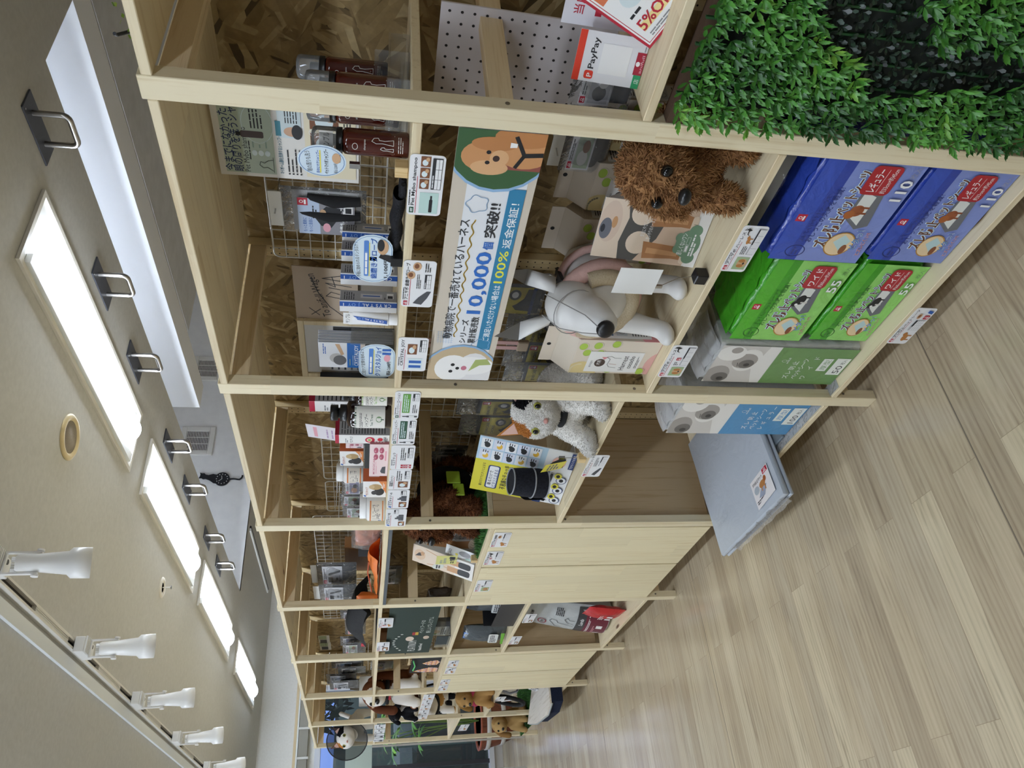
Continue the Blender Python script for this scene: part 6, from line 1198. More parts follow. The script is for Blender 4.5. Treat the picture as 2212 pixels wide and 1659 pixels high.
# small items on the shelf behind the banner: clear box with cream leaflet, brown bag
Z4 = 1.0676; t = thing('acrylic_box', 'clear acrylic box with a cream leaflet on the fourth bay shelf', 'display box', (.06,4.25,Z4)); a, b = 4.16, 4.37
g = G(); [g.box(*q,ACRYL) for q in ((.03,.033,a,b,Z4,Z4+.075),(.13,.133,a,b,Z4,Z4+.11),(.0335,.1295,a,a+.003,Z4,Z4+.075),(.0335,.1295,b-.003,b,Z4,Z4+.075),(.0335,.1295,a+.0035,b-.0035,Z4,Z4+.003))]; g.build('box', t)
s = Sheet(.16,.13,.001,mat('e2e2d6',.4)); s.rect(.02,.06,.07,.06,mat('8aa857')); s.oval(.07,.07,.03,.03,mat('d8c3a2')); s.greek(.02,.01,.12,.03,3,INK,3); s.put(face_out((.09,4.345,Z4+.004)),'leaflet',t)
g = G(); pillow(g,.20,.13,.06,printed_film('4a3a30',.35,.5),face_out((.24,4.10,Z4+.001)),10,10,.008,8); g.build('dark_treat_bag', label='dark brown treat bag lying behind the clear acrylic box', category='treat bag')
# treat bags and the black tray on the lower shelf
Z4b = .7526
def treat(X, y, w, h, z, label, accent, lean=.0, yaw=0.):
    t = thing('treat_bag', label, 'treat bag', (X,y,z), 'grey treat bags'); M = face_out((X,y,z+.001),yaw,lean); g = G(); pillow(g,w,h,.07,printed_film('50565a',.3,.45),M,12,14,.006,int(y*50)); g.build('pouch', t)
    s = Sheet(w*.8,h*.55); u, v = s.w, s.h; s.rr(u*.1,v*.25,u*.8,v*.4,.01,mat('d6d8d6')); s.greek(u*.16,v*.32,u*.66,v*.26,4,INK,4); s.poly([(0,0),(u,0),(u,v*.16),(0,v*.10)],accent); s.put(M @ Matrix.Translation((-w*.4,h*.06,.038)),'label_print',t)
    g = G(); g.add([(-w*.30,h*.86,.02),(w*.14,h*.90,.02),(w*.1,h*.985,.008),(-w*.32,h*.97,.008)],[(0,1,2,3)],mat('4f83d8',.35),False,M); g.build('blue_corner', t)
treat(.055,4.215,.15,.24,Z4b,'grey treat bag with blue corner and lime green foot',mat('6fae3a'),.05,-.2)
treat(.11,3.86,.19,.27,Z4b+.01,'grey treat bag with blue corner standing in the black tray',mat('3f7fb4'),.1,-.2)
t = thing('display_tray', 'black open tray holding treat bags on the fourth bay shelf', 'tray', (.1,3.85,Z4b)); y0, y1 = 3.60, 3.985; BKT = mat('1b1b1e',.35)
g = G(); [g.box(*q,BKT) for q in ((.02,.024,y0,y1,Z4b,Z4b+.12),(.22,.224,y0,y1,Z4b,Z4b+.2),(.0245,.2195,y0,y0+.004,Z4b,Z4b+.16),(.0245,.2195,y1-.004,y1,Z4b,Z4b+.16),(.0245,.2195,y0+.0045,y1-.0045,Z4b,Z4b+.004))]; g.build('box', t)
treat(.13,3.69,.13,.20,Z4b+.01,'grey treat bag at the right end of the black tray',mat('6fae3a'),.1)
g = G(); pillow(g,.12,.07,.05,mat('7fbf4a',.35),face_out((.19,4.09,Z4b+.001)),8,8,.006,2); g.build('green_pouch', label='small lime green pouch between tray and treat bag', category='treat bag')
# dog food bags on the bottom shelf
def food(X, y, w, h, z, label, base, big, yaw=0., lean=.12, kind='Lamb'):
    t = thing('dog_food_bag', label, 'dog food bag', (X,y,z), 'dog food bags'); M = face_out((X,y,z+.012),yaw,lean); FM = printed_film('b9bdbe',.3,.3)
    g = G()
    def th(a,b): e = max(0,min(a,1-a)*2); return (1-(1-e)**2.4)**.7*(1-b**2.2)
    g.grid(lambda a,b: ((a-.5)*w*(1-.18*b**3), b*h, .07*th(a,b)+.004*noise.noise(Vector((a*5,b*5,y)))), 16, 16, FM, True, M); g.grid(lambda a,b: ((.5-a)*w*(1-.18*b**3), b*h, -.07*th(1-a,b)), 12, 12, FM, True, M)
    g.grid(lambda a,b: ((a-.5)*w, .001, -.07*th(a,0)+.14*th(a,0)*b), 12, 2, FM, True, M); g.build('bag', t)
    s = Sheet(w*.96,h*.98,0,None,bend=lambda a,b: .0715*th(.02+.96*a,.01+.98*b)+.0015)
    def tiled(x0,x1,y0,y1,m,n=10):
        for i in range(n):
            for j in range(5): s.rect(x0+(x1-x0)*i/n,y0+(y1-y0)*j/5,(x1-x0)/n,(y1-y0)/5,m); s.k -= 1
        s.k += 1
    a, b = s.w, s.h; tiled(0,a,0,b*.26,mat(base,.4)); tiled(0,a,b*.26,b*.36,mat('3c3d40',.4))
    s.text(kind,a*.55,b*.285,b*.055,WHITE,a*.22,.012); s.greek(a*.1,b*.20,a*.8,b*.03,2,WHITE,3); s.rect(a*.2,b*.05,a*.12,b*.07,FW); s.rect(a*.5,b*.05,a*.12,b*.07,FW); s.greek(a*.1,b*.13,a*.5,b*.03,2,mat('d8a0a8'),4)
    s.line([(a*.18,b*.38),(a*.22,b*.50),(a*.3,b*.58),(a*.42,b*.62),(a*.5,b*.66),(a*.58,b*.64),(a*.56,b*.58),(a*.48,b*.56),(a*.46,b*.46),(a*.44,b*.38)],.003,INK); s.line([(a*.52,b*.38),(a*.56,b*.46),(a*.66,b*.5),(a*.72,b*.47),(a*.66,b*.44),(a*.66,b*.38)],.003,INK)
    s.ring(a*.40,b*.74,a*.10,b*.045,.006,mat('8c2f3c')); s.text('70',a*.35,b*.725,b*.035,INK,a*.1,.012); s.greek(a*.75,b*.52,a*.2,b*.1,5,INK,6); s.text('PLATINUM',a*.3,b*.86,b*.04,INK,a*.4,.01)
    s.put(M @ Matrix.Translation((-w*.48,h*.01,0)),'print',t)
food(.115,4.20,.30,.50,ZLOW,'silver dog food bag with maroon foot, left one facing out','6a1f33',True,-.1)
food(.36,3.98,.34,.54,ZLOW,'silver dog food bag with red corner, standing behind at right','6a1f33',True,.1,.1)
food(.135,3.70,.20,.36,ZLOW,'silver dog food bag with maroon foot by the fourth upright','6a1f33',False,.2,.12)
t = thing('dog_food_bag', 'small bright red food bag between the silver bags', 'dog food bag', (.05,3.95,ZLOW), 'dog food bags'); M = face_out((.05,3.93,ZLOW+.004),.1,.12); g = G(); pillow(g,.17,.20,.06,printed_film('c02a2c',.3,.4),M,12,12,.006,4); g.build('bag', t)
s = Sheet(.12,.10); s.greek(.02,.05,.08,.03,3,WHITE,3); s.rect(.02,.01,.03,.03,WHITE); s.rect(.07,.01,.03,.03,WHITE); s.put(M @ Matrix.Translation((-.06,.05,.034)),'print',t)
g = G(); g.box(.30,.42,4.15,4.36,ZLOW+.0006,.60,mat('3a3c40',.5),.004); g.build('dark_food_bag', label='dark grey food bag standing behind the left silver bag', category='dog food bag')
# ---------------------------------------------------------------- bays five to seven and the window end
Z5 = 1.0676
def at(Y, x, y): return px('Y', Y, x, y)
PLAID = [mat(q,.8) for q in ('d98a2c','f0e6da','8f6fa0','c9b0c8','e0a35a')]
t = thing('bandana', 'black and orange plaid pet bandana set with green cord on the cabinet top', 'bandana', (.05,4.80,Z5))
M = face_out((.055,5.02,Z5+.001),.0,.0); s = Sheet(.40,.175,.012,mat('141417',.8)); w, h = s.w, s.h
def plaid(pts):
    s.poly(pts, PLAID[1]); xs = [p[0] for p in pts]; ys = [p[1] for p in pts]; x0, x1, y0, y1 = min(xs),max(xs),min(ys),max(ys)
    def inside(x, y):
        c = False
        for i in range(len(pts)):
            a, b = pts[i-1], pts[i]
            if (a[1] > y) != (b[1] > y) and x < (b[0]-a[0])*(y-a[1])/(b[1]-a[1])+a[0]: c = not c
        return c
    n = 12
    for i in range(n):
        for j in range(n):
            cx, cy = x0+(x1-x0)*(i+.5)/n, y0+(y1-y0)*(j+.5)/n
            if inside(cx,cy) and (i%3 != 1 or j%3 != 1): s.rect(cx-(x1-x0)/n*.5,cy-(y1-y0)/n*.5,(x1-x0)/n,(y1-y0)/n,PLAID[(i%3)*2%5 if j%3 else (j+i)%5]); s.k -= 1
    s.k += 1
plaid([(w*.02,h*.02),(w*.02,h*.50),(w*.1,h*.88),(w*.22,h*.6),(w*.30,h*.3),(w*.26,h*.05)]); plaid([(w*.45,h*.1),(w*.44,h*.40),(w*.55,h*.62),(w*.66,h*.40),(w*.70,h*.12),(w*.6,h*.02)])
s.put(M,'cloth',t); g = G(); g.tube([(.045,4.70,Z5+.17),(.04,4.80,Z5+.155),(.04,4.90,Z5+.162)],.004,mat('5fd67a',.5),8); g.build('green_cord', t)
# basket of rolled cloth
t = thing('wicker_basket', 'tilted pale wicker basket with white rolled cloth in the fifth bay', 'basket', (.22,5.02,Z5)); CANE = mat('cbb489',.6)
MB = Matrix.Translation((.25,5.05,Z5+.012)) @ Matrix.Rotation(.0,4,'X')
g = G(); L, Wb, H = .34, .15, .16
for k in range(15):
    a = 2*math.pi*k/15
    for sg in (1,-1): g.tube([((.055+.045*(i/8))*1.3*math.cos(a+sg*i*.10), (.075+.055*(i/8))*1.35*math.sin(a+sg*i*.10), H*i/8) for i in range(9)],.0028,CANE,5,False,True,MB)
g.build('weave', t)
g = G()
for z, f in ((0,.0),(.012,.08),(H*.55,.55),(H,1.0),(H+.006,1.0)): g.tube([((.055+.045*f)*1.3*math.cos(a),(.075+.055*f)*1.35*math.sin(a),z+.002) for a in (2*math.pi*i/30 for i in range(30))],.0042,CANE,6,True,True,MB)
g.build('rim_bands', t)
t = thing('rolled_cloth', 'white rolled cloth standing in the wicker basket', 'cloth', (.25,5.05,Z5+.03)); g = G(); g.tube([(.255,5.10,Z5+.03),(.25,5.04,Z5+.14),(.235,4.95,Z5+.25)],[.045,.05,.046],mat('e2e2e4',.8),16); g.build('roll', t)
wire_grid(.498,4.52,5.26,1.50,1.80,'white wire grid above the wicker basket',7,14)
for k, (Y, pb, q) in enumerate(((.40,(716,1428,785,1442),'right one in the fifth bay'),(.36,(730,1440,790,1455),'with white tools, in the fifth bay'),(.33,(800,1428,850,1446),'low one beside the rail'),(.34,(705,1455,770,1476),'with a brown strap, left in the fifth bay'),(.26,(712,1470,775,1488),'with a black buckle, nearest the sixth upright'))):
    hang_pack(Y,pb,'clear hanging pack '+q,'strap' if k in (3,4) else 'mixed',False,'packs hanging in the fifth bay',('c9c9cc','a9adb2','b9b6b2','7a5a48','2a2a2e')[k],True)
g = G(); a = at(5.6,786,1445); g.box(.34,.40,5.10,5.28,1.35,1.448,mat('7b5433',.7),.001); g.build('brown_box', label='brown box under the upper shelf in the fifth bay', category='box')
def place(y, lo_px): pass
# white foam box, striped packs, grey cushion between beagle and cone plush
g = G(); p0, p1 = at(6.55,776,1545), at(6.55,795,1486); g.box(.20,.36,6.30,6.62,1.456,1.56,mat('e6e8ea',.5),.004); o = g.build('white_box', label='long white box on the last upper shelf behind the beagle ear', category='box')
t = thing('striped_pack', 'pile of black and white striped packs hanging by the window', 'hanging pack', (.3,6.35,1.62))
for k in range(4):
    g = G(); M = face_out((.33+.012*k,6.30+.045*k,1.585-.006*k),.3,.0); pillow(g,.20,.10,.016,mat('e3e4e8' if k%2 else '1d1d22',.35),M @ Matrix.Rotation(.45,4,'Z'),8,6,.002,k); g.build('pack', t)
g = G(); g.tube([(.33,6.3,1.70),(.50,6.3,1.74)],.002,CHROME,6); g.build('hook', t)
g = G(); pillow(g,.24,.20,.05,mat('8d867d',.8),face_out((.42,6.93,1.4385),.5,.1),10,10,.004,3); g.build('grey_cushion', label='grey brown cushion standing behind the cone plush', category='cushion')
# curved dog mat on the bottom shelf of bay six
t = thing('dog_ramp_mat', 'curved pale wood look mat with navy edge pushed out of the bottom shelf', 'pet mat', (.0,5.7,ZLOW+.02)); navy = noisy('11192c','1b2540',120,.9,.3,'navy_felt'); mw = wood('Y','ddd6cc','c2b8aa',strip=.6)
c0 = [(-.085,5.45),(-.13,5.60),(-.115,6.00),(-.06,6.30),(.14,6.02),(.20,5.45)]
g = G(); z0, z1 = ZLOW+.012, ZLOW+.085
g.prism(c0,z1,z1+.012,mw); g.build('top_pad', t); g = G(); c1 = [(x+.012,y) for x, y in c0]; g.prism(c1,z0-.010,z1-.0005,navy); g.build('navy_base', t)
g = G(); g.tube([(x-.002,y,z1-.004) for x, y in c0[:4]],.005,mat('8f9596',.6),6); g.build('piping', t)
t = thing('blister_pack', 'clear bag with blue print leaning above the curved mat', 'bag', (.05,5.60,.30)); M = face_out((.10,5.66,ZLOW+.105),-.2,.5)
g = G(); pillow(g,.26,.30,.05,film('dfe6f4',.22,.08,1.,20.),M,10,10,.008,3); g.build('bag', t); s = Sheet(.19,.20); s.rect(0,0,.19,.20,mat('4a5a78',.3)); s.oval(.06,.12,.04,.05,mat('9a5a4a')); s.rect(.1,.03,.07,.1,mat('6f8a9a')); s.greek(.02,.16,.15,.03,2,WHITE,3); s.put(M @ Matrix.Translation((-.095,.03,.026)),'printed_card',t)
s = Sheet(.09,.06,.001,mat('dcdce0',.4)); s.greek(.01,.01,.07,.04,4,INK,5); a = at(5.55,1135,1508); s.put(face_out((.030,5.60,.31),.1,.3),'note_card',label='tilted price note before the clear blue bag',category='price card')
# turf tray at the end of the row
turf(-.015,.36,6.33,7.10,ZLOW+.0006,'green artificial turf mat hanging out of the last bottom shelf',5200,4)
for k, q in enumerate((('white strip tag with black harness straps beside the pale puppy',5.30+.35),)):
    g = G(); g.tube([(.05,5.55,.60),(.03,5.62,.50),(.06,5.72,.43),(.10,5.76,.40)],.008,mat('8d9096',.4,.6),8); g.build('chain_collar', label='grey looped collar hanging below the brown puppy shelf', category='collar')
t = thing('black_harness', 'black hanging harness with white stripe below the puppy shelf', 'harness', (.08,5.9,.40)); g = G(); g.tube([(.07+.03*math.sin(a),6.05+.10*math.cos(a),.44+.12*math.sin(a)) for a in (2*math.pi*i/20 for i in range(20))],.016,mat('131316',.8),8,True); g.build('strap', t); g = G(); g.tube([(.055,5.99,.50),(.055,5.97,.46),(.06,5.97,.40)],.005,WHITE,6); g.build('stripe', t)
# barrel planter and foliage plant by the window
t = thing('barrel_planter', 'brown wooden half barrel planter with pale bands by the window', 'planter', (.38,8.45,0)); BW = wood('Z','7a4632','54291d',strip=.06,seed=3.); c = (.38,8.45,0)
g = G(); g.lathe([(.20,.002),(.235,.10),(.262,.22),(.285,.33)],BW,c,36); g.build('staves', t)
for z, r in ((.075,.232),(.235,.2695)):
    g = G(); g.lathe([(r,z),(r+.010,z+.002),(r+.016,z+.045),(r+.006,z+.047)],mat('c5c2bd',.45),c,36); g.build('band', t)
g = G(); g.lathe([(.284,.33),(.292,.345),(.255,.345),(.25,.30),(0.001,.295)],mat('a3543a',.6),c,36); g.build('clay_rim', t)
g = G(); g.lathe([(.245,.30),(.15,.318),(.001,.325)],noisy('2a1f18','4a382a',60,.95,.6,'soil'),c,24); g.build('soil', t)
def leafy(x, y, z0, z1, label, leaves, seed, L=.17, name='foliage_plant'):
    r = random.Random(seed); t = thing(name, label, 'plant', (x,y,z0)); lm = [mat(q,.4) for q in ('5f9a33','4a842a','79b03f','3f7325')]
    g = G(); st = []
    for k in range(leaves):
        a = r.uniform(0,6.28); tz = z0+(z1-z0)*(.62+.38*k/leaves); rad = r.uniform(.06,.34); tip = Vector((x+rad*math.cos(a), y+rad*math.sin(a), tz)); g.tube([(x,y,z0),(x+rad*.35*math.cos(a),y+rad*.35*math.sin(a),z0+(tz-z0)*.6),tuple(tip)],.005,mat('6f8a45',.6),6); st.append((tip,a))
    g.build('stems', t); g = G()
    for tip, a in st:
        for q in range(7):
            b = a+(q-3)*.75; d = Vector((math.cos(b),math.sin(b),-.25+.1*r.random())); sd = Vector((-math.sin(b),math.cos(b),0)); l = L*r.uniform(.8,1.15)
            P = [tip, tip+d*l*.3+sd*l*.13, tip+d*l*.7+sd*l*.15, tip+d*l+Vector((0,0,-l*.12)), tip+d*l*.7-sd*l*.15, tip+d*l*.3-sd*l*.13, tip+d*l*.5+Vector((0,0,.012))]
            g.add(P,[(0,1,6),(1,2,6),(2,3,6),(3,4,6),(4,5,6),(5,0,6)],lm[r.randrange(4)],True)
    g.build('leaves', t)
pl = at(8.3,830,1632)
leafy(.38,8.45,.325,1.38,'umbrella leaf plant growing from the wooden barrel planter',11,5,.17)
# grasses outside the row: spiky leaves behind the standing cat
t = thing('spiky_plant', 'spiky thin leaved plant behind the standing calico cat', 'plant', (1.25,8.6,0)); g = G(); r = random.Random(4)
for k in range(30):
    a = r.uniform(0,6.28); l = r.uniform(.35,.7); b = Vector((1.25,8.6,.9)); d = Vector((math.cos(a)*.7,math.sin(a)*.35,.7)); sd = Vector((-math.sin(a),math.cos(a),0))*.009
    m1 = b+d*l*.6; tp = b+d*l+Vector((math.cos(a)*.1,0,-.10)); g.add([b-sd,b+sd,m1+sd,m1-sd,tp],[(0,1,2,3),(3,2,4)],mat(('4f8a3a','6fa04a','3a6f2f')[k%3],.5),True)
g.build('leaves', t); g = G(); g.lathe([(.10,.001),(.13,.89),(.10,.90)],mat('54504b',.6),(1.25,8.6,0),20); g.build('pot', t)
# frosted panel and green roll behind
fp = [at(7.75,747,1606), at(7.75,803,1659)]
t = thing('frosted_panel', 'frosted pale green plastic panel standing at the window end', 'panel', ((fp[0].x+fp[1].x)/2,7.75,0)); g = G(); g.box(fp[1].x-.12,fp[0].x,7.748,7.752,fp[1].z,fp[0].z,mat('c3d2cb',.5,0,.5,.82)); g.build('panel', t)
g = G()
for x in (fp[1].x-.08,fp[0].x-.04): g.box(x-.008,x+.008,7.7525,7.765,.0,fp[0].z-.05,mat('b9b6b0',.5))
g.build('legs', t)
# ---------------------------------------------------------------- outside at dusk
def tree(x, y, h, r, label, seed, n=1500):
    q = random.Random(seed); t = thing('tree', label, 'tree', (x,y,-.3), 'trees outside the window'); g = G(); g.tube([(x,y,-.3),(x+.1,y,h*.4),(x-.05,y+.1,h*.75)],[.14,.10,.05],mat('2a241f',.9),10); g.build('trunk', t)
    g = G(); ms = [mat(k,.8) for k in ('1d2f26','27402f','16251f','30493a')]
    for k in range(n):
        a, b = q.uniform(0,6.28), math.acos(q.uniform(-1,1)); R_ = r*(q.uniform(.35,1)**.5); p = Vector((x+R_*math.sin(b)*math.cos(a), y+R_*math.sin(b)*math.sin(a), h*.70+R_*.85*math.cos(b))); d = Vector((q.uniform(-1,1),q.uniform(-1,1),q.uniform(-1,1))).normalized(); e = d.orthogonal().normalized(); l = q.uniform(.10,.22)
        g.add([p-d*l,p+e*l*.45,p+d*l,p-e*l*.45],[(0,1,2,3)],ms[k%4])
    g.build('foliage', t)
hedge = noisy('24352b','33473a',30,.95,.8,'dusk_lawn'); g = G(); g.box(-30,30,YF+.12,40,-.35,-.3,hedge); struct(g,'ground_outside')
g = G(); v = [(-30,12.5,-.3),(30,12.5,-.3),(30,24,2.3),(-30,24,2.3)]; g.add(v,[(0,1,2,3)],hedge); struct(g,'bank_outside')
for k, (x, y, h, r, q) in enumerate(((2.9,15.0,3.9,1.5,'dark leafy tree outside, nearest the right window edge'),(.1,19.5,4.9,1.7,'dark leafy tree outside, beyond the frosted panel'),(-3.6,17.0,4.4,1.7,'dark leafy tree outside, left of the frosted panel'),(5.6,19.5,5.0,2.0,'tall dark tree outside, behind the beagle plush'),(9.9,20.0,5.2,2.2,'wide dark tree outside, farthest to the right'))): tree(x,y,h,r,q,k+3)
for k, x in enumerate((.15,.95,1.75,2.55)):
    g = G(); g.box(x,x+.62,12.2,12.6,.72,1.06,mat('6d7a74',.9),.08); g.build('stone_block', label='grey rounded stone block on the lawn outside, %s of four'%['leftmost','second','third','rightmost'][k], category='stone', group='stone blocks outside')
    g = G(); g.box(x,x+.62,12.25,12.6,-.3,.718,mat('2b352f',.9)); g.build('block_base', label='dark base under the grey stone block, %s of four'%['leftmost','second','third','rightmost'][k], category='wall', group='block bases outside')
# ---------------------------------------------------------------- plush animals
def rotz(loc, yaw): return Matrix.Translation(Vector(loc)) @ Matrix.Rotation(yaw,4,'Z')     # animals are shaped facing +x, z up
BRN = [mat(q,.95,0,.2) for q in ('9b7148','8a6240','a97e54','7d5736')]
DBRN = [mat(q,.95,0,.2) for q in ('6a4128','5b3722','774a2e','4d2d1b')]
EYE = mat('0b0b0c',.08); NOSE = mat('141316',.3)
def poodle(loc, yaw, label, pal, s_, seed, harness, seat=False, hyaw=0., n=5200, hpitch=0.):
    t = thing('plush_dog', label, 'plush dog', loc); M = rotz(loc,yaw) @ Matrix.Scale(s_,4); e3 = Matrix.Identity(4)
    hd = Matrix.Translation((.085,0,.205)) @ Matrix.Rotation(hyaw,4,'Z') @ Matrix.Rotation(hpitch,4,'Y')
    def H(p): return tuple(hd @ Vector(p))
    if seat: body = [((-.03,0,.11),(.095,.085,.11)),((.03,0,.15),(.07,.07,.08)),((.07,.055,.10),.034,(.10,.06,.02),.032),((.07,-.055,.10),.034,(.10,-.06,.02),.032),((-.04,.10,.05),(.08,.05,.05)),((-.04,-.10,.05),(.08,.05,.05)),((.02,.11,.02),(.05,.035,.022)),((.02,-.11,.02),(.05,.035,.022))]
    else: body = [((-.06,0,.125),(.12,.07,.068)),((.03,0,.13),(.07,.072,.075)),((.05,.05,.11),.034,(.085,.055,.036),.031),((.05,-.05,.11),.034,(.085,-.055,.036),.031),((-.13,.05,.11),.038,(-.14,.055,.036),.031),((-.13,-.05,.11),.038,(-.14,-.055,.036),.031),((-.17,0,.15),.02,(-.21,0,.21),.026)]
    body += [((.05,0,.15),.055,(.07,0,.185),.055)]
    head = [(H((0,0,.01)),(.074,.074,.070)),(H((-.005,0,.048)),(.056,.058,.038)),(H((.060,0,-.018)),(.040,.043,.034))]
    ears = [(H((-.01,.072,.01)),.026,H((-.005,.095,-.075)),.032),(H((-.01,-.072,.01)),.026,H((-.005,-.095,-.075)),.032)]
    Mi = M.inverted(); eyes = [H((.070,.036,.030)),H((.070,-.036,.030)),H((.108,0,-.002))]; pk = lambda c: pal[int((noise.noise(c*38)+1)*1.99)%4]
    for nm, bl, k, key in (('body',body,.62,0),('head',head+ears,.38,1)):
        b = blob(bl,.011,5); g = G(); skin(g,b,pk,M); tufts(g,([M @ q for q in b[0]],b[1],[(M.to_3x3() @ q).normalized() for q in b[2]]),int(n*k),.0165*s_,.0021*s_,pk,seed+key,.25,None,1.0,(lambda p: not key or all((Mi @ p-Vector(e)).length > .017 for e in eyes))); g.build(nm, t)
    for y in (.036,-.036):
        g = G(); g.ell(H((.070,y,.030)),.0125,EYE,M,12,8); g.build('eye', t)
    g = G(); g.ell(H((.108,0,-.002)),(.014,.018,.013),NOSE,M,14,10); g.build('nose', t)
    if harness:
        hm = noisy('0e0e10','18181b',200,.9,.2,'black_webbing'); g = G()
        g.tube([(.035+.012*math.cos(a*1.0),.088*math.sin(a),.135+.088*math.cos(a)) for a in (2*math.pi*i/26 for i in range(26))],.0135,hm,8,True,True,M); g.build('harness_strap', t)
        if harness == 2:
            g = G(); g.tube([(-.06,.090*math.sin(a),.125+.085*math.cos(a)) for a in (2*math.pi*i/26 for i in range(26))],.026,hm,8,True,True,M); g.build('black_vest', t)
            g = G(); g.box(.02,.08,.105,.112,.075,.115,mat('b9e04a',.4),.003,M); g.box(-.045,.0195,.107,.113,.085,.135,mat('b9e04a',.4),.003,M); g.build('lime_panel', t)
    return t
poodle((.129,.995,.7495), math.pi+.38, 'brown shaggy poodle plush with black harness standing beside the dog leg stand', BRN, 1.0, 11, 1, False, -.20, 15000, .22)
poodle((.19,2.82,1.0735), math.pi+.34, 'dark brown poodle plush in a black and lime vest on green turf', DBRN, 1.1, 21, 2, False, -.05, 10000, .1)
# white leatherette dog mannequin
LEA = mat('d9d7d4',.38); SEAM = mat('8f8c89',.6); loc = (.168,1.457,.7482)
t = thing('dog_mannequin', 'white leatherette dog mannequin wearing a pale pink harness', 'dog mannequin', loc); M = rotz(loc, math.pi+.38) @ Matrix.Scale(1.18,4)
hd = Matrix.Translation((.112,.004,.246)) @ Matrix.Rotation(.06,4,'Z') @ Matrix.Rotation(.34,4,'Y'); H = lambda p: tuple(hd @ Vector(p))
b = blob([((-.05,0,.165),(.12,.066,.066)),((.045,0,.175),(.07,.068,.075)),((.055,.048,.15),.033,(.085,.054,.05),.023),((.055,-.048,.15),.033,(.085,-.054,.05),.023),((.085,.054,.05),.023,(.092,.056,.02),.022),((.085,-.054,.05),.023,(.092,-.056,.02),.022),((.112,.057,.018),(.034,.026,.018)),((.112,-.057,.018),(.034,.026,.018)),((-.12,.045,.14),.04,(-.15,.05,.07),.025),((-.12,-.045,.14),.04,(-.15,-.05,.07),.025),((-.15,.05,.07),.024,(-.135,.05,.02),.021),((-.15,-.05,.07),.024,(-.135,-.05,.02),.021),((-.115,.05,.016),(.034,.025,.016)),((-.115,-.05,.016),(.034,.025,.016)),((.06,0,.19),.05,(.095,0,.225),.046),(H((0,0,0)),(.062,.055,.058)),(H((.055,0,-.012)),.045,H((.088,0,-.020)),.033)],.007,8)
g = G(); skin(g,b,lambda c: LEA,M); g.build('body', t)
for y in (1,-1):
    g = G(); pts = []
    ea, eb, ec, tip = Vector(H((-.005,.030*y,.042))), Vector(H((-.030,.056*y,.030))), Vector(H((-.035,.030*y,.038))), Vector(H((-.045,.075*y,.155)))
    md = (ea+eb)/2*.45+tip*.55; g.add([ea,eb,ec,md+Vector((.006,.022*y,0)),md-Vector((.004,.018*y,0)),tip], [(0,1,3),(0,3,4),(4,3,5),(1,2,3),(2,4,3),(2,0,4),(3,4,5)], LEA, True, M); g.build('ear', t)
g = G(); g.ell(H((.118,0,-.008)),(.012,.020,.019),mat('141316',.35),M,16,10); g.build('nose', t)
g = G()
for y in (.020,-.020): g.tube([H((.118,y*.4,.012)),H((.085,y,.024)),H((.04,y*1.4,.050)),H((-.02,y*1.2,.058))],.0011,SEAM,5,False,True,M)
g.tube([H((.03,.05*math.sin(a),.010+.052*math.cos(a))) for a in (2*math.pi*i/24 for i in range(24))],.0010,SEAM,5,True,True,M); g.build('seam', t)
PK, PK2 = noisy('cfa8a0','d8b3aa',140,.8,.15,'pink_webbing'), noisy('b7a78b','c9bba1',260,.9,.4,'beige_mesh')
g = G(); g.tube([(.068+.02*math.cos(a),.078*math.sin(a),.175+.085*math.cos(a)) for a in (2*math.pi*i/30 for i in range(30))],.020,PK,10,True,True,M); g.build('chest_band', t)
g = G(); g.tube([(.092+.015*math.cos(a),.066*math.sin(a),.180+.078*math.cos(a)) for a in (math.pi*.35+math.pi*1.3*i/20 for i in range(21))],.018,PK2,10,False,True,M); g.build('mesh_panel', t)
g = G(); g.tube([(-.03,.079*math.sin(a),.165+.079*math.cos(a)) for a in (2*math.pi*i/28 for i in range(28))],.009,PK,8,True,True,M); g.build('belly_band', t)
g = G(); g.box(-.05,.02,-.020,.020,.243,.252,mat('1a1a1d',.5),.003,M); g.tube([(-.03+.018*math.cos(a),.0,.268+.018*math.sin(a)) for a in (2*math.pi*i/16 for i in range(16))],.0028,CHROME,6,True,True,M); g.build('buckle', t)
g = G(); g.box(-.045,-.005,.084,.087,.10,.15,mat('8e2f48',.5),.001,M); g.build('red_tag', t)
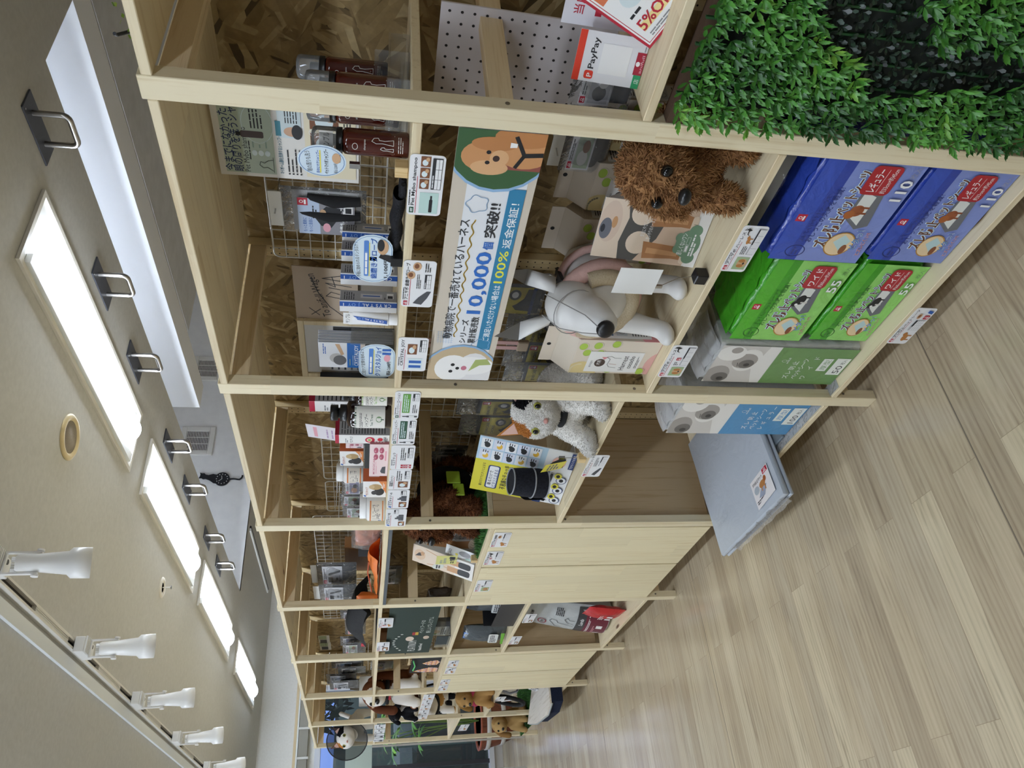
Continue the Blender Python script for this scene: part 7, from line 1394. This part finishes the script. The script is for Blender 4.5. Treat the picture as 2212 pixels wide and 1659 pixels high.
# calico cats
FUR_W = mat('e9e6e1',.95,0,.2); FUR_O = mat('b5763a',.95,0,.2); FUR_K = mat('17161a',.95,0,.2); FUR_T = mat('c79a5a',.95,0,.2); FUR_G = mat('d5d2cd',.95,0,.2)
def cat(loc, yaw, label, s_, hyaw, pose, fuzz, collar=True, spot=None, hp=.0):
    t = thing('plush_cat', label, 'plush cat', loc); M = rotz(loc,yaw) @ Matrix.Scale(s_,4); hz = .205 if pose == 'sit' else .215; hx = .055 if pose == 'sit' else .15
    hd = Matrix.Translation((hx,0,hz)) @ Matrix.Rotation(hyaw,4,'Z') @ Matrix.Rotation(hp,4,'Y'); H = lambda p: tuple(hd @ Vector(p)); hi = hd.inverted()
    if pose == 'sit': body = [((-.03,0,.095),(.105,.095,.095)),((.01,0,.13),(.075,.07,.07)),((.045,.055,.13),.040,(.095,.085,.028),.036),((.045,-.055,.13),.040,(.095,-.085,.028),.036),((.115,.088,.024),(.042,.036,.026)),((.115,-.088,.024),(.042,.036,.026)),((-.03,.10,.045),(.075,.05,.046)),((-.03,-.10,.045),(.075,.05,.046))]
    else: body = [((-.06,0,.145),(.14,.07,.07)),((.06,0,.15),(.07,.07,.075)),((.07,.045,.12),.034,(.08,.05,.02),.03),((.07,-.045,.12),.034,(.08,-.05,.02),.03),((-.15,.045,.12),.042,(-.16,.05,.02),.03),((-.15,-.045,.12),.042,(-.16,-.05,.02),.03),((-.19,0,.18),.02,(-.27,0,.27),.02),((.095,0,.17),.05,(hx-.03,0,hz-.03),.05)]
    head = [(H((0,0,0)),(.078,.088,.075)),(H((.06,.018,-.022)),(.030,.028,.024)),(H((.06,-.018,-.022)),(.030,.028,.024)),(H((.05,0,-.042)),(.028,.028,.018))]
    def paint(c):
        l = hi @ c
        if l.z > .018 and l.x < .058 and abs(l.y) > .022: return FUR_O if l.y < 0 else FUR_K
        return FUR_W
    def pb(c):
        if spot: 
            n = noise.noise(c*11+Vector((spot,0,0)))
            if n > .14: return FUR_T
            if n < -.30: return FUR_K
        return FUR_W if c.z > .05 or pose != 'sit' else FUR_G
    for nm, bl, pn in (('body',body,pb),('head',head,paint)):
        b = blob(bl,.0085,6); g = G(); skin(g,b,pn,M)
        if fuzz:                                     # plush pile
            vs = [M @ q for q in b[0]]; ns = [(M.to_3x3() @ q).normalized() for q in b[2]]; Mi = M.inverted(); tufts(g,(vs,b[1],ns),fuzz,.0075*s_,.0013*s_,lambda p: pn(Mi @ p),5,.15,None,.7)
        g.build(nm, t)
    for y, fm in ((1,FUR_K),(-1,FUR_O)):
        g = G(); a, b_, c_, tp = [Vector(H(q)) for q in ((.015,.025*y,.066),(-.005,.078*y,.040),(-.035,.05*y,.055),(-.008,.085*y,.118))]; mid = (a+b_+tp)/3+Vector(hd.to_3x3() @ Vector((.004,0,0)))
        g.add([a,b_,c_,tp],[(0,1,3),(1,2,3),(2,0,3)],fm,True,M); g.build('ear', t)
        g = G(); sh = Vector(hd.to_3x3() @ Vector((.0035,0,.001))); g.add([a*.75+mid*.25+sh,b_*.72+mid*.28+sh,tp*.72+mid*.28+sh],[(0,1,2)],mat('d9b3a6',.8),False,M); g.build('inner_ear', t)
        g = G(); g.ell(H((.068,.040*y,.012)),.0125,mat('a9a84e',.1),M,14,10); g.ell(H((.0745,.0405*y,.0125)),(.0075,.0085,.0095),EYE,M,12,8); g.build('eye', t)
    g = G(); g.ell(H((.092,0,-.012)),(.008,.010,.007),mat('d39a92',.5),M,12,8); g.build('nose', t)
    if collar: 
        g = G(); g.tube([(hx-.015+.01*math.cos(a),.066*math.sin(a),hz-.062+.02*math.cos(a)+.0) if pose != 'sit' else (hx-.030+.058*math.cos(a),.066*math.sin(a),hz-.072-.012*math.cos(a)) for a in (2*math.pi*i/26 for i in range(26))],.0125,mat('17181c',.8),8,True,True,M); g.build('collar', t)
    return t, M
cat((.13,1.955,.8165), math.pi+.15, 'fluffy white cat plush with orange and black ears sitting on the middle shelf', 1.0, .55, 'sit', 11000)
# far end: standing calico, black and white puppy, beagle, brown puppy, cone cat
Zs = .8005; hp_ = at(6.25,962,1516)
t, M = cat((.185,6.50,Zs), -1.95+.0, 'calico cat plush with a black striped harness standing in the last bay', 1.05, -.75, 'stand', 0, True, 3.)
g = G(); g.tube([(-.02+.02*math.cos(a),.086*math.sin(a),.145+.086*math.cos(a)) for a in (2*math.pi*i/24 for i in range(24))],.010,mat('1b1b1e',.6),8,True,True,M); g.tube([(-.02,.02,.228),(-.10,.06,.235),(-.17,.09,.20),(-.2,.10,.12)],.009,mat('1b1b1e',.6),8,False,True,M); g.build('harness', t)
cc = at(6.72,747,1587)
t, M = cat((cc.x+.05,6.74,1.4382), math.pi+.95, 'white cat plush wearing a black net cone collar near the window', 1.0, .1, 'stand', 0, False, None, .0)
g = G(); nm = mat('0c0d12',.6,0,.3,.72); hxv = Vector((.15,0,.215)); n = 30
g.add([(.10+.105*k, (.058+.098*k)*math.cos(2*math.pi*i/n), .205+(.058+.098*k)*math.sin(2*math.pi*i/n)) for k in (0,1) for i in range(n)], [(i,(i+1)%n,n+(i+1)%n,n+i) for i in range(n)], nm, True, M); g.build('net_cone', t)
g = G(); g.tube([(.205,.156*math.cos(2*math.pi*i/n),.205+.156*math.sin(2*math.pi*i/n)) for i in range(n)],.0045,BLACK,6,True,True,M); g.build('cone_rim', t)
bg_ = at(6.0,840,1495)
def pup(loc, yaw, label, s_, cols, ear, hyaw=0., extra=None, hp=.0, n=0):
    """sitting short pile dog plush; cols: body, face, ear, muzzle"""
    t = thing('plush_dog', label, 'plush dog', loc); M = rotz(loc,yaw) @ Matrix.Scale(s_,4); C = [mat(q,.95,0,.2) for q in cols]
    hd = Matrix.Translation((.05,0,.235)) @ Matrix.Rotation(hyaw,4,'Z') @ Matrix.Rotation(hp,4,'Y'); H = lambda p: tuple(hd @ Vector(p)); hi = hd.inverted()
    b = blob([((-.02,0,.09),(.085,.075,.095)),((.0,0,.15),(.06,.058,.06)),((.04,.045,.12),.028,(.075,.05,.02),.026),((.04,-.045,.12),.028,(.075,-.05,.02),.026),((-.01,.085,.03),(.07,.035,.03)),((-.01,-.085,.03),(.07,.035,.03))],.009,6); g = G(); skin(g,b,lambda c: C[0] if c.x < .05 else C[3],M); g.build('body', t)
    b = blob([(H((0,0,0)),(.072,.070,.068)),(H((.06,0,-.022)),(.046,.038,.032))],.008,6); g = G(); skin(g,b,lambda c: C[3] if (hi @ c).x > .045 or abs((hi @ c).y) < .012 else C[1],M); g.build('head', t)
    for y in (1,-1):
        b = blob([(H((-.005,.062*y,.030)),.014,H((.0,.088*y,-.02)),.022),(H((.0,.088*y,-.02)),.022,H((.01,.092*y,-.02-ear)),.026)],.009,5); g = G(); skin(g,b,lambda c: C[2],M); g.build('ear', t)
        g = G(); g.ell(H((.062,.030*y,.018)),.009,EYE,M,12,8); g.build('eye', t)
    g = G(); g.ell(H((.104,0,-.012)),(.011,.015,.011),NOSE,M,12,8); g.build('nose', t)
    if extra: extra(t,M)
    return t
def dress(t,M):
    g = G(); g.tube([(.012+.02*math.cos(a),.068*math.sin(a),.135+.04*math.cos(a)) for a in (2*math.pi*i/22 for i in range(22))],.026,mat('b43a5e',.9),10,True,True,M); g.build('pink_shirt', t)
def ribbon(t,M):
    g = G(); g.tube([(.03+.055*math.cos(a),.062*math.sin(a),.172) for a in (2*math.pi*i/22 for i in range(22))],.010,mat('131316',.8),8,True,True,M); g.build('black_scarf', t); g = G(); g.box(.085,.092,-.02,.02,.155,.166,mat('b02a3a',.7),.001,M); g.build('red_stripe', t)
pb_ = at(5.78,1015,1505)
BAx = at(5.70,850,1492).x
pup((at(5.80,930,1492).x+.02,5.72,1.1282), math.pi+.85, 'brown and white beagle plush with long ears behind the sixth upright', 1.36, ('7a4f35','6a4029','5d3421','e4dfd8'), .075, .1, ribbon)
pup((.055,5.70,.6086), math.pi+.85, 'brown puppy plush in a pink shirt on the lower shelf', .92, ('9a7446','93703f','82602f','a5804f'), .03, .0, dress, .25)
def green_face(t,M):
    g = G(); g.tube([(.118,.03*math.cos(a),.215+.018*math.sin(a)) for a in (2*math.pi*i/18 for i in range(18))],.004,mat('4fe07a',.4),6,True,True,M); g.build('green_muzzle_band', t)
pup((.03,6.02,1.1282), math.pi+.9, 'black and white small plush with green muzzle band below the beagle', .72, ('e6e3de','151519','151519','151519'), .02, .0, green_face)
pup((.06,6.72,.1752), math.pi+.7, 'pale brown puppy plush sitting on turf in the last bay', 1.0, ('a9875a','a17d4e','8f6c41','b0905f'), .06, .3)
pup((.30,6.58,1.1), math.pi+.9, 'tan corgi plush with white ear edge seen behind the green muzzle plush', .9, ('b5803f','b5803f','c08b48','e6e0d6'), -.03, .0) if False else None
# ---------------------------------------------------------------- nearest bay: counter things and the leaf panel
ZK = 1.0465
PEGW = mat('c9c2c4',.55); t = thing('pegboard', 'pale lilac pegboard leaning behind the counter beside first upright', 'pegboard', (.3,.93,ZK)); y0, y1 = .803, 1.06; M = face_out((.28,y1,ZK+.001),0,.06)
w, h = y1-y0, .365; g = G(); g.box(0,w,0,h,-.005,0,PEGW,.0006,M); g.build('panel', t)
s = Sheet(w,h); HB = mat('221d1e',.8)
for i in range(10):
    for j in range(14): s.oval(.016+.025*i,.018+.0253*j,.0031,.0031,HB,0,10); s.k -= 1
s.put(M,'peg_holes',t)['kind'] = 'stuff'
# payment card on a small easel
t = thing('payment_card_stand', 'white payment card with orange red top edge on the pine counter', 'card stand', (.08,.77,ZK)); M = face_out((.078,.806,ZK+.001),-.12,.12); w, h = .094, .128
s = Sheet(w,h,.002,mat('eaeaee',.35)); s.rect(0,h*.90,w,h*.10,mat('e0402a',.4)); s.rr(w*.06,h*.70,w*.17,h*.13,.004,mat('e5402f',.4)); s.text('P',w*.10,h*.72,h*.09,WHITE,w*.08,.02); s.text('PayPay',w*.27,h*.715,h*.11,INK,w*.62,.015)
s.rect(w*.20,h*.22,w*.60,h*.42,mat('f4f4f4',.4)); s.rect(0,0,w*.28,h*.11,mat('2fa06a',.4)); s.text('店',w*.1,h*.02,h*.07,WHITE); s.rect(w*.28,0,w*.45,h*.13,mat('a8243c',.4)); s.oval(w*.5,h*.09,w*.05,h*.03,WHITE); s.text('anifull',w*.32,h*.015,h*.05,mat('e9c9cf'),w*.36); s.greek(w*.75,h*.02,w*.2,h*.03,1,GREY,3)
s.put(M,'card',t); g = G(); g.box(-.0+.02,w-.02,.0005,.0025,-.045,-.004,ACRYL,0,M); g.build('foot', t)
# tilted red flyer
t = thing('discount_flyer', 'tilted white and red discount flyer reading 5% OFF on the counter', 'flyer', (.05,.60,ZK)); R_ = Matrix.Rotation(-.42,4,'Z'); M = face_out((.052,.708,ZK+.012),-.08,.10) @ R_; w, h = .24, .16
RF = mat('b8283c',.4); s = Sheet(w,h,.002,RF); s.rect(w*.02,h*.03,w*.96,h*.94,WHITE); s.line([(w*.035,h*.05),(w*.965,h*.05),(w*.965,h*.95),(w*.035,h*.95),(w*.035,h*.05)],.0012,RF)
s.rect(w*.05,h*.72,w*.9,h*.22,mat('d9774f',.4)); s.text('レシート提示で',w*.10,h*.845,h*.075,WHITE,w*.5,.012); s.text('割引サービス',w*.10,h*.745,h*.085,WHITE,w*.5,.014); s.oval(w*.22,h*.55,w*.09,h*.12,PALE); s.line([(w*.36,h*.52),(w*.42,h*.6),(w*.48,h*.55),(w*.5,h*.63)],.0012,GREY); s.greek(w*.38,h*.45,w*.2,h*.05,1,mat('6fa0d8'),3,.8)
for k in (0,.46): s.greek(w*(.09+k),h*.37,w*.2,h*.04,1,INK,4,.8); s.rect(w*(.08+k),h*.17,w*.36,h*.10,mat('f0dc9a')); s.text('5%OFF!',w*(.08+k),h*.18,h*.17,RF,w*.37,.02); s.greek(w*(.09+k),h*.07,w*.3,h*.06,2,GREY,5,.5)
s.put(M,'sheet',t); g = G(); g.box(.05,.19,-.006,.03,-.012,-.003,ACRYL,0,M); g.build('holder', t)
s = Sheet(.13,.16,.001,mat('e2e2ea',.35)); s.text('当店で',.02,.125,.018,RED,.06,.012); s.rect(.02,.09,.09,.012,RED); s.rect(.02,.05,.03,.02,NAVY); s.rect(.06,.05,.03,.02,RED); s.rect(.02,.02,.03,.02,BLUE)
s.put(face_out((.125,.725,ZK+.001),-.05,.08),'payment_notice',label='white notice with red heading behind the payment card',category='notice')
# clear packs behind the card
hang_pack(.215,(1235,138,1372,232),'clear pack with red label and dog photos just left of the payment card','mixed',False,fill='3a3a3e',hook=False)
hang_pack(.19,(1228,232,1380,262),'clear pack with black straps squeezed beside the first upright','strap',True,fill='1c1c20',hook=False)
hang_pack(.33,(1215,276,1315,372),'clear pack with white header hanging behind the poodle plush','mixed',True,fill='46423e')
for o in SC.collection.objects:
    pass
# vine clipping on top of the shelf
t = thing('vine', 'sprig of small green leaves with black clip on the nearest top board', 'plant', (.03,.76,TOP-.008)); g = G(); r = random.Random(8)
for k in range(26):
    p = Vector((.02+r.uniform(-.012,.012),.60+.18*k/26,TOP-.006+r.uniform(.0,.018))); a = r.uniform(0,6.3); d = Vector((math.cos(a),math.sin(a),.4))*.008; e = Vector((-math.sin(a),math.cos(a),.2))*.004; g.add([p,p+d*.5+e,p+d,p+d*.5-e],[(0,1,2,3)],mat(('7fa83a','5f8f2f','a3c05a')[k%3],.5))
g.build('leaves', t); g = G(); g.tube([(.02,.60,TOP-.004),(.024,.70,TOP-.004),(.02,.78,TOP-.004)],.0012,mat('4f6f2a'),5); g.build('stem', t); g = G(); g.tube([(.02,.755,TOP-.007),(.0,.752,TOP+.012),(-.008,.745,TOP+.012)],.003,BLACK,6); g.build('clip', t)
# leaf panel
t = thing('leaf_panel', 'artificial green leaf panel covering the counter front, with a dark patch', 'leaf panel', (-.02,.37,.2)); YA, YB2, ZA, ZB2 = -.25, .795, .14, 1.012
g = G(); PG = mat('1d4a22',.6)
g.box(-.004,-.001,YA,YB2-.02,ZA,ZB2-.03,mat('0c140c',.9)); g.build('backing_sheet', t)
g = G()
for k in range(22): y = YA+.01+k*.047; g.box(-.010,-.0045,y,y+.004,ZA,ZB2-.005,PG)
g.build('grid_strips', t)
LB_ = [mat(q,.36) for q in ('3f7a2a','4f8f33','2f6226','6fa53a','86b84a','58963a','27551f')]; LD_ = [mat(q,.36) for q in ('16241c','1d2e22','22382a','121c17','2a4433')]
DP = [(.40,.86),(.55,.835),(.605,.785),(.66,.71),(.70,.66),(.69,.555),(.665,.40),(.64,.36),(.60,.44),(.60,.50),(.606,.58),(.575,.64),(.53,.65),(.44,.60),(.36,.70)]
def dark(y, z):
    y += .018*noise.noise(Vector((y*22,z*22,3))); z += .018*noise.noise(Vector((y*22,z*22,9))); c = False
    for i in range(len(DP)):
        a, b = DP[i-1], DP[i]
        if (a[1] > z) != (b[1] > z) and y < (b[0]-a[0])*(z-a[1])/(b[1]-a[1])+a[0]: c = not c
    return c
r = random.Random(31); gl, gd = G(), G(); st = .0215
for i in range(int((YB2-YA)/st)+1):
    for j in range(int((ZB2-ZA)/st)+1):
        y = YA+i*st+(j%2)*st*.5+r.uniform(-.006,.006); z = ZA+j*st+r.uniform(-.006,.006)
        if y < .18 and r.random() < .35: continue
        if z > ZB2 or y > YB2+.004: continue
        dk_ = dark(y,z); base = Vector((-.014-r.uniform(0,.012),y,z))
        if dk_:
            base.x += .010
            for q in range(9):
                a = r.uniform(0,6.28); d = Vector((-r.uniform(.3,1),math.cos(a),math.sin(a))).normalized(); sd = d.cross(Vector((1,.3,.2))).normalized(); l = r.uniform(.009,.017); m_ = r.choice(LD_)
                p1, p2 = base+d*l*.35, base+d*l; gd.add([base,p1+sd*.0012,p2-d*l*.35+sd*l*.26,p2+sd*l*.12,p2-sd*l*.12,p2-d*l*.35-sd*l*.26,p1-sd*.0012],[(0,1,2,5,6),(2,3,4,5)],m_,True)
        else:
            tone = noise.noise(Vector((y*7,z*7,1)))+r.uniform(-.25,.25); n = 8
            for q in range(n):
                a = 2*math.pi*q/n+r.uniform(-.35,.35); el = r.uniform(.25,1.15); d = Vector((-math.sin(el),math.cos(el)*math.cos(a),math.cos(el)*math.sin(a)-.28)).normalized(); sd = d.cross(Vector((-1,0,.12))).normalized(); up = sd.cross(d)
                if up.x > 0: up = -up
                l = r.uniform(.017,.030); wd = l*.16; k = min(6,max(0,int(2.6+tone*3.2+r.uniform(-1.4,1.4)))); m_ = LB_[(6,2,0,1,5,3,4)[k]]; b0 = base+d*.002
                pts = [b0]; 
                for f, wf in ((.25,.7),(.5,1.0),(.62,.72),(.72,.85),(.85,.42)): pts += [b0+d*l*f+sd*wd*wf, b0+d*l*f+up*.0-up*l*.05*(1-abs(2*f-1)), b0+d*l*f-sd*wd*wf]
                pts.append(b0+d*l-up*l*.02+Vector((0,0,-l*.12))); T = len(pts)-1
                fs = [(0,1,2),(0,2,3)]
                for e in range(4): u0 = 1+3*e; fs += [(u0,u0+3,u0+4,u0+1),(u0+1,u0+4,u0+5,u0+2)]
                fs += [(13,T,14),(14,T,15)]
                gl.add(pts,fs,m_,True)
o = gl.build('bright_leaves', t); o['kind'] = 'stuff'; o = gd.build('dark_leaves', t); o['kind'] = 'stuff'
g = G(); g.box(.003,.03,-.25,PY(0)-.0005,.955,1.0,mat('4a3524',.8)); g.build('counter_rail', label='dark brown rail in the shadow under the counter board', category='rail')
# ---------------------------------------------------------------- on the ceiling and the recess wall
PLT = mat('4b4d55',.45,.4); NICK = mat('a8a4a0',.28,1.0)
for k, y in enumerate((1.765,2.522,3.066,3.853,4.392,5.141,5.665)):
    x = 1.012+.005*k; t = thing('ceiling_handle', 'steel U shaped handle on a dark plate under the ceiling, %s from camera'%['first','second','third','fourth','fifth','sixth','seventh'][k], 'ceiling handle', (x,y,ZC), 'steel ceiling handles')
    g = G(); g.box(x-.045,x+.045,y-.115,y+.115,ZC-.006,ZC-.0005,PLT,.001); g.build('plate', t)
    g = G(); c = .022; pts = [(x,y-.06,ZC-.006),(x,y-.06,ZC-.11+c)]+[(x,y-.06+c-c*math.cos(a),ZC-.11+c-c*math.sin(a)) for a in (math.pi/8*i for i in (1,2,3,4))]+[(x,y+.06-c+c*math.sin(a),ZC-.11+c-c*math.cos(a)) for a in (math.pi/8*i for i in (0,1,2,3,4))]+[(x,y+.06,ZC-.006)]
    g.tube(pts,.0095,NICK,12); g.build('bar', t)
    for dx, dy in ((-.035,-.1),(.035,.1)):
        g = G(); g.lathe([(.004,0),(.004,.0015)],CHROME,n=8,M=Matrix.Translation((x+dx,y+dy,ZC-.0078))); g.build('screw', t)
c = (.357,2.615,ZC); t = thing('ceiling_speaker', 'round ceiling speaker with cream ring and grey mesh', 'speaker', c)
g = G(); g.lathe([(.060,-.004),(.068,-.010),(.078,-.010),(.086,-.004),(.086,-.0005)],mat('cdb98c',.5),c,40); g.build('ring', t); g = G(); g.lathe([(.0001,-.005),(.0605,-.005),(.0605,-.001)],noisy('8d8378','9c9286',300,.8,.3,'speaker_mesh'),c,32); g.build('mesh', t)
c = (.368,4.234,ZC); t = thing('sprinkler', 'small round sprinkler with dark centre in the ceiling', 'sprinkler', c)
g = G(); g.lathe([(.025,-.002),(.036,-.008),(.052,-.006),(.056,-.0005)],mat('d8d2c6',.4),c,32); g.build('escutcheon', t); g = G(); g.lathe([(.0001,-.003),(.0255,-.003)],mat('1d1c1b',.6),c,24); g.build('dark_hole', t); g = G(); g.tube([(c[0],c[1],ZC-.003),(c[0],c[1],ZC-.045)],.003,mat('e6e2dc',.3),8); g.lathe([(.010,-.048),(.010,-.045)],CHROME,c,14); g.build('head', t)
# track and spotlights
XT = -.262; TW = mat('d6d2ca',.4); TB = mat('2a2521',.6); SPOT = mat('e2e1df',.35)
t = thing('light_track', 'long white light track with dark slots along the ceiling', 'light track', (XT,5.0,ZC)); g = G(); g.box(XT-.018,XT-.010,1.6,8.9,ZC-.026,ZC-.0005,TW); g.box(XT+.010,XT+.018,1.6,8.9,ZC-.026,ZC-.0005,TW); g.box(XT-.0099,XT+.0099,1.6,8.9,ZC-.012,ZC-.0005,TB); g.build('rail', t)
for k, y in enumerate((2.66,3.40,4.25,5.25,6.4)):
    g = G(); g.box(XT-.0095,XT+.0095,y,y+.34,ZC-.026,ZC-.0125,TW)
    for q in (-.006,0,.006): g.box(XT+q-.0012,XT+q+.0012,y,y+.34,ZC-.0275,ZC-.0262,mat('c2bdb3',.4))
    g.build('cover_strip', t)
for k, y in enumerate((2.27,3.133,4.005,4.959,6.02)):
    q = ['first','second','third','fourth','fifth'][k]; t = thing('track_spotlight', 'white track spotlight with black open end, %s from camera'%q, 'spotlight', (XT,y,ZC-.026), 'white track spotlights'); zb = ZC-.028
    g = G(); g.box(XT-.028,XT+.028,y-.07,y+.05,zb-.035,zb,SPOT,.002)
    g.build('adapter', t)
    for i in range(5):
        g = G(); g.box(XT-.03,XT+.03,y-.066+.009*i,y-.062+.009*i,zb-.042,zb-.0355,SPOT); g.build('fin', t)
    g = G(); g.lathe([(.008,0),(.008,.002)],BLACK,n=10,M=Matrix.Translation((XT+.012,y+.02,zb-.0375))); g.build('screw', t)
    zp = zb-.125; g = G(); g.box(XT-.034,XT-.029,y-.006,y+.006,zp-.006,zb-.036,SPOT); g.box(XT+.029,XT+.034,y-.006,y+.006,zp-.006,zb-.036,SPOT); g.box(XT-.0285,XT+.0285,y-.006,y+.006,zb-.041,zb-.0365,SPOT); g.build('yoke', t)
    tilt = Matrix.Translation((XT,y,zp)) @ Matrix.Rotation(.30,4,Vector((1,0,0))) @ Matrix.Rotation(-.10,4,'Y')
    g = G(); g.lathe([(.020,.055),(.024,.048),(.026,.0),(.034,-.075),(.044,-.085),(.045,-.135),(.042,-.135),(.040,-.09),(.0001,-.085)],SPOT,(0,0,0),36,tilt); g.build('head', t)
    g = G(); g.lathe([(.0418,-.134),(.039,-.092),(.0001,-.090)],mat('0a0a0b',.5),(0,0,0),32,tilt); g.build('black_baffle', t)
    for i in range(6):
        g = G(); a = -1.0+.4*i; g.box(-.002,.002,.016,.026,.050,.066,SPOT,0,tilt @ Matrix.Rotation(a,4,'Z')); g.build('cooling_fin', t)
    g = G(); g.tube([(XT-.035,y,zp),(XT-.041,y,zp)],.010,SPOT,14); g.tube([(XT+.035,y,zp),(XT+.041,y,zp)],.010,SPOT,14); g.build('pivot', t)
# vents and the cat clock on the recess end wall
def vent(x0, x1, z0, z1, label):
    Y = 6.7505; t = thing('wall_vent', label, 'vent', ((x0+x1)/2,Y,z0), 'square white wall vents'); VW = mat('dfdedb',.4); b = .048
    g = G()
    for q in ((x0,x1,z0,z0+b),(x0,x1,z1-b,z1),(x0,x0+b,z0+b,z1-b),(x1-b,x1,z0+b,z1-b)): g.box(q[0],q[1],Y-.022,Y,q[2],q[3],VW,.003)
    g.build('frame', t); g = G(); g.box(x0+b,x1-b,Y-.006,Y-.001,z0+b,z1-b,BLACK); g.build('dark_duct', t)
    n = 15
    for i in range(n):
        g = G(); z = z0+b+(z1-z0-2*b)*(i+.5)/n; g.box(x0+b+.0005,x1-b-.0005,Y-.018,Y-.010,z-.0032,z+.0032,VW); g.build('slat', t)
    for i in (1,2):
        g = G(); x = x0+b+(x1-x0-2*b)*i/3; g.box(x-.003,x+.003,Y-.0215,Y-.0185,z0+b,z1-b,VW); g.build('bar', t)
vent(2.575,2.885,3.01,3.32,'square white vent left of the box beam, above the cat clock'); vent(3.44,3.74,3.03,3.33,'square white vent partly hidden by the nearest shelf top')
Y = 6.742; cc = px('Y',Y,480,1036); hd = px('Y',Y,446,1028); NV = mat('15171f',.5); t = thing('wall_clock', 'black cat shaped pendulum clock on the white recess wall', 'clock', (cc.x,Y,cc.z-.2))
MC = frame((cc.x,Y-.002,cc.z), (1,0,0), (0,0,1))
def outline():
    p = []
    for i in range(25): a = math.radians(-230+280*i/24); p.append((.068*math.cos(a)*1.02,.068*math.sin(a)))
    top = [(.052,.085),(.040,.125),(.045,.150),(.060,.165),(.058,.185),(.066,.205),(.046,.198),(.028,.200),(.010,.208),(.012,.188),(.0,.170),(.004,.150),(-.010,.115),(-.040,.075)]
    return p+top
g = G(); g.prism(outline(),0,.014,NV,MC); g.build('cat_body', t)
s = Sheet(.16,.16); s.k = 2
for i in range(12):
    a = math.pi*2*i/12; s.rr(.08+.050*math.cos(a)-.0042,.08+.050*math.sin(a)-.0042,.0084,.0084,.003,WHITE)
s.line([(.08,.08),(.112,.086)],.004,WHITE); s.line([(.08,.08),(.056,.108)],.004,WHITE); s.line([(.08,.08),(.074,.05)],.0012,RED) if False else None
s.put(MC @ Matrix.Translation((-.08,-.08,.0141)),'clock_marks',t)
g = G(); g.tube([(cc.x+.004*math.sin(i*.9),Y-.008,cc.z-.066-.018*i) if i < 6 else (cc.x+.012*(i-5)**1.1,Y-.008,cc.z-.066-.018*6-.006*math.sin((i-6)*1.0)) for i in range(9)],.0085,NV,8); g.build('tail', t)
bpy.data.objects.remove(_fo)
for o in list(SC.collection.objects):
    if '_o' in o: del o['_o']
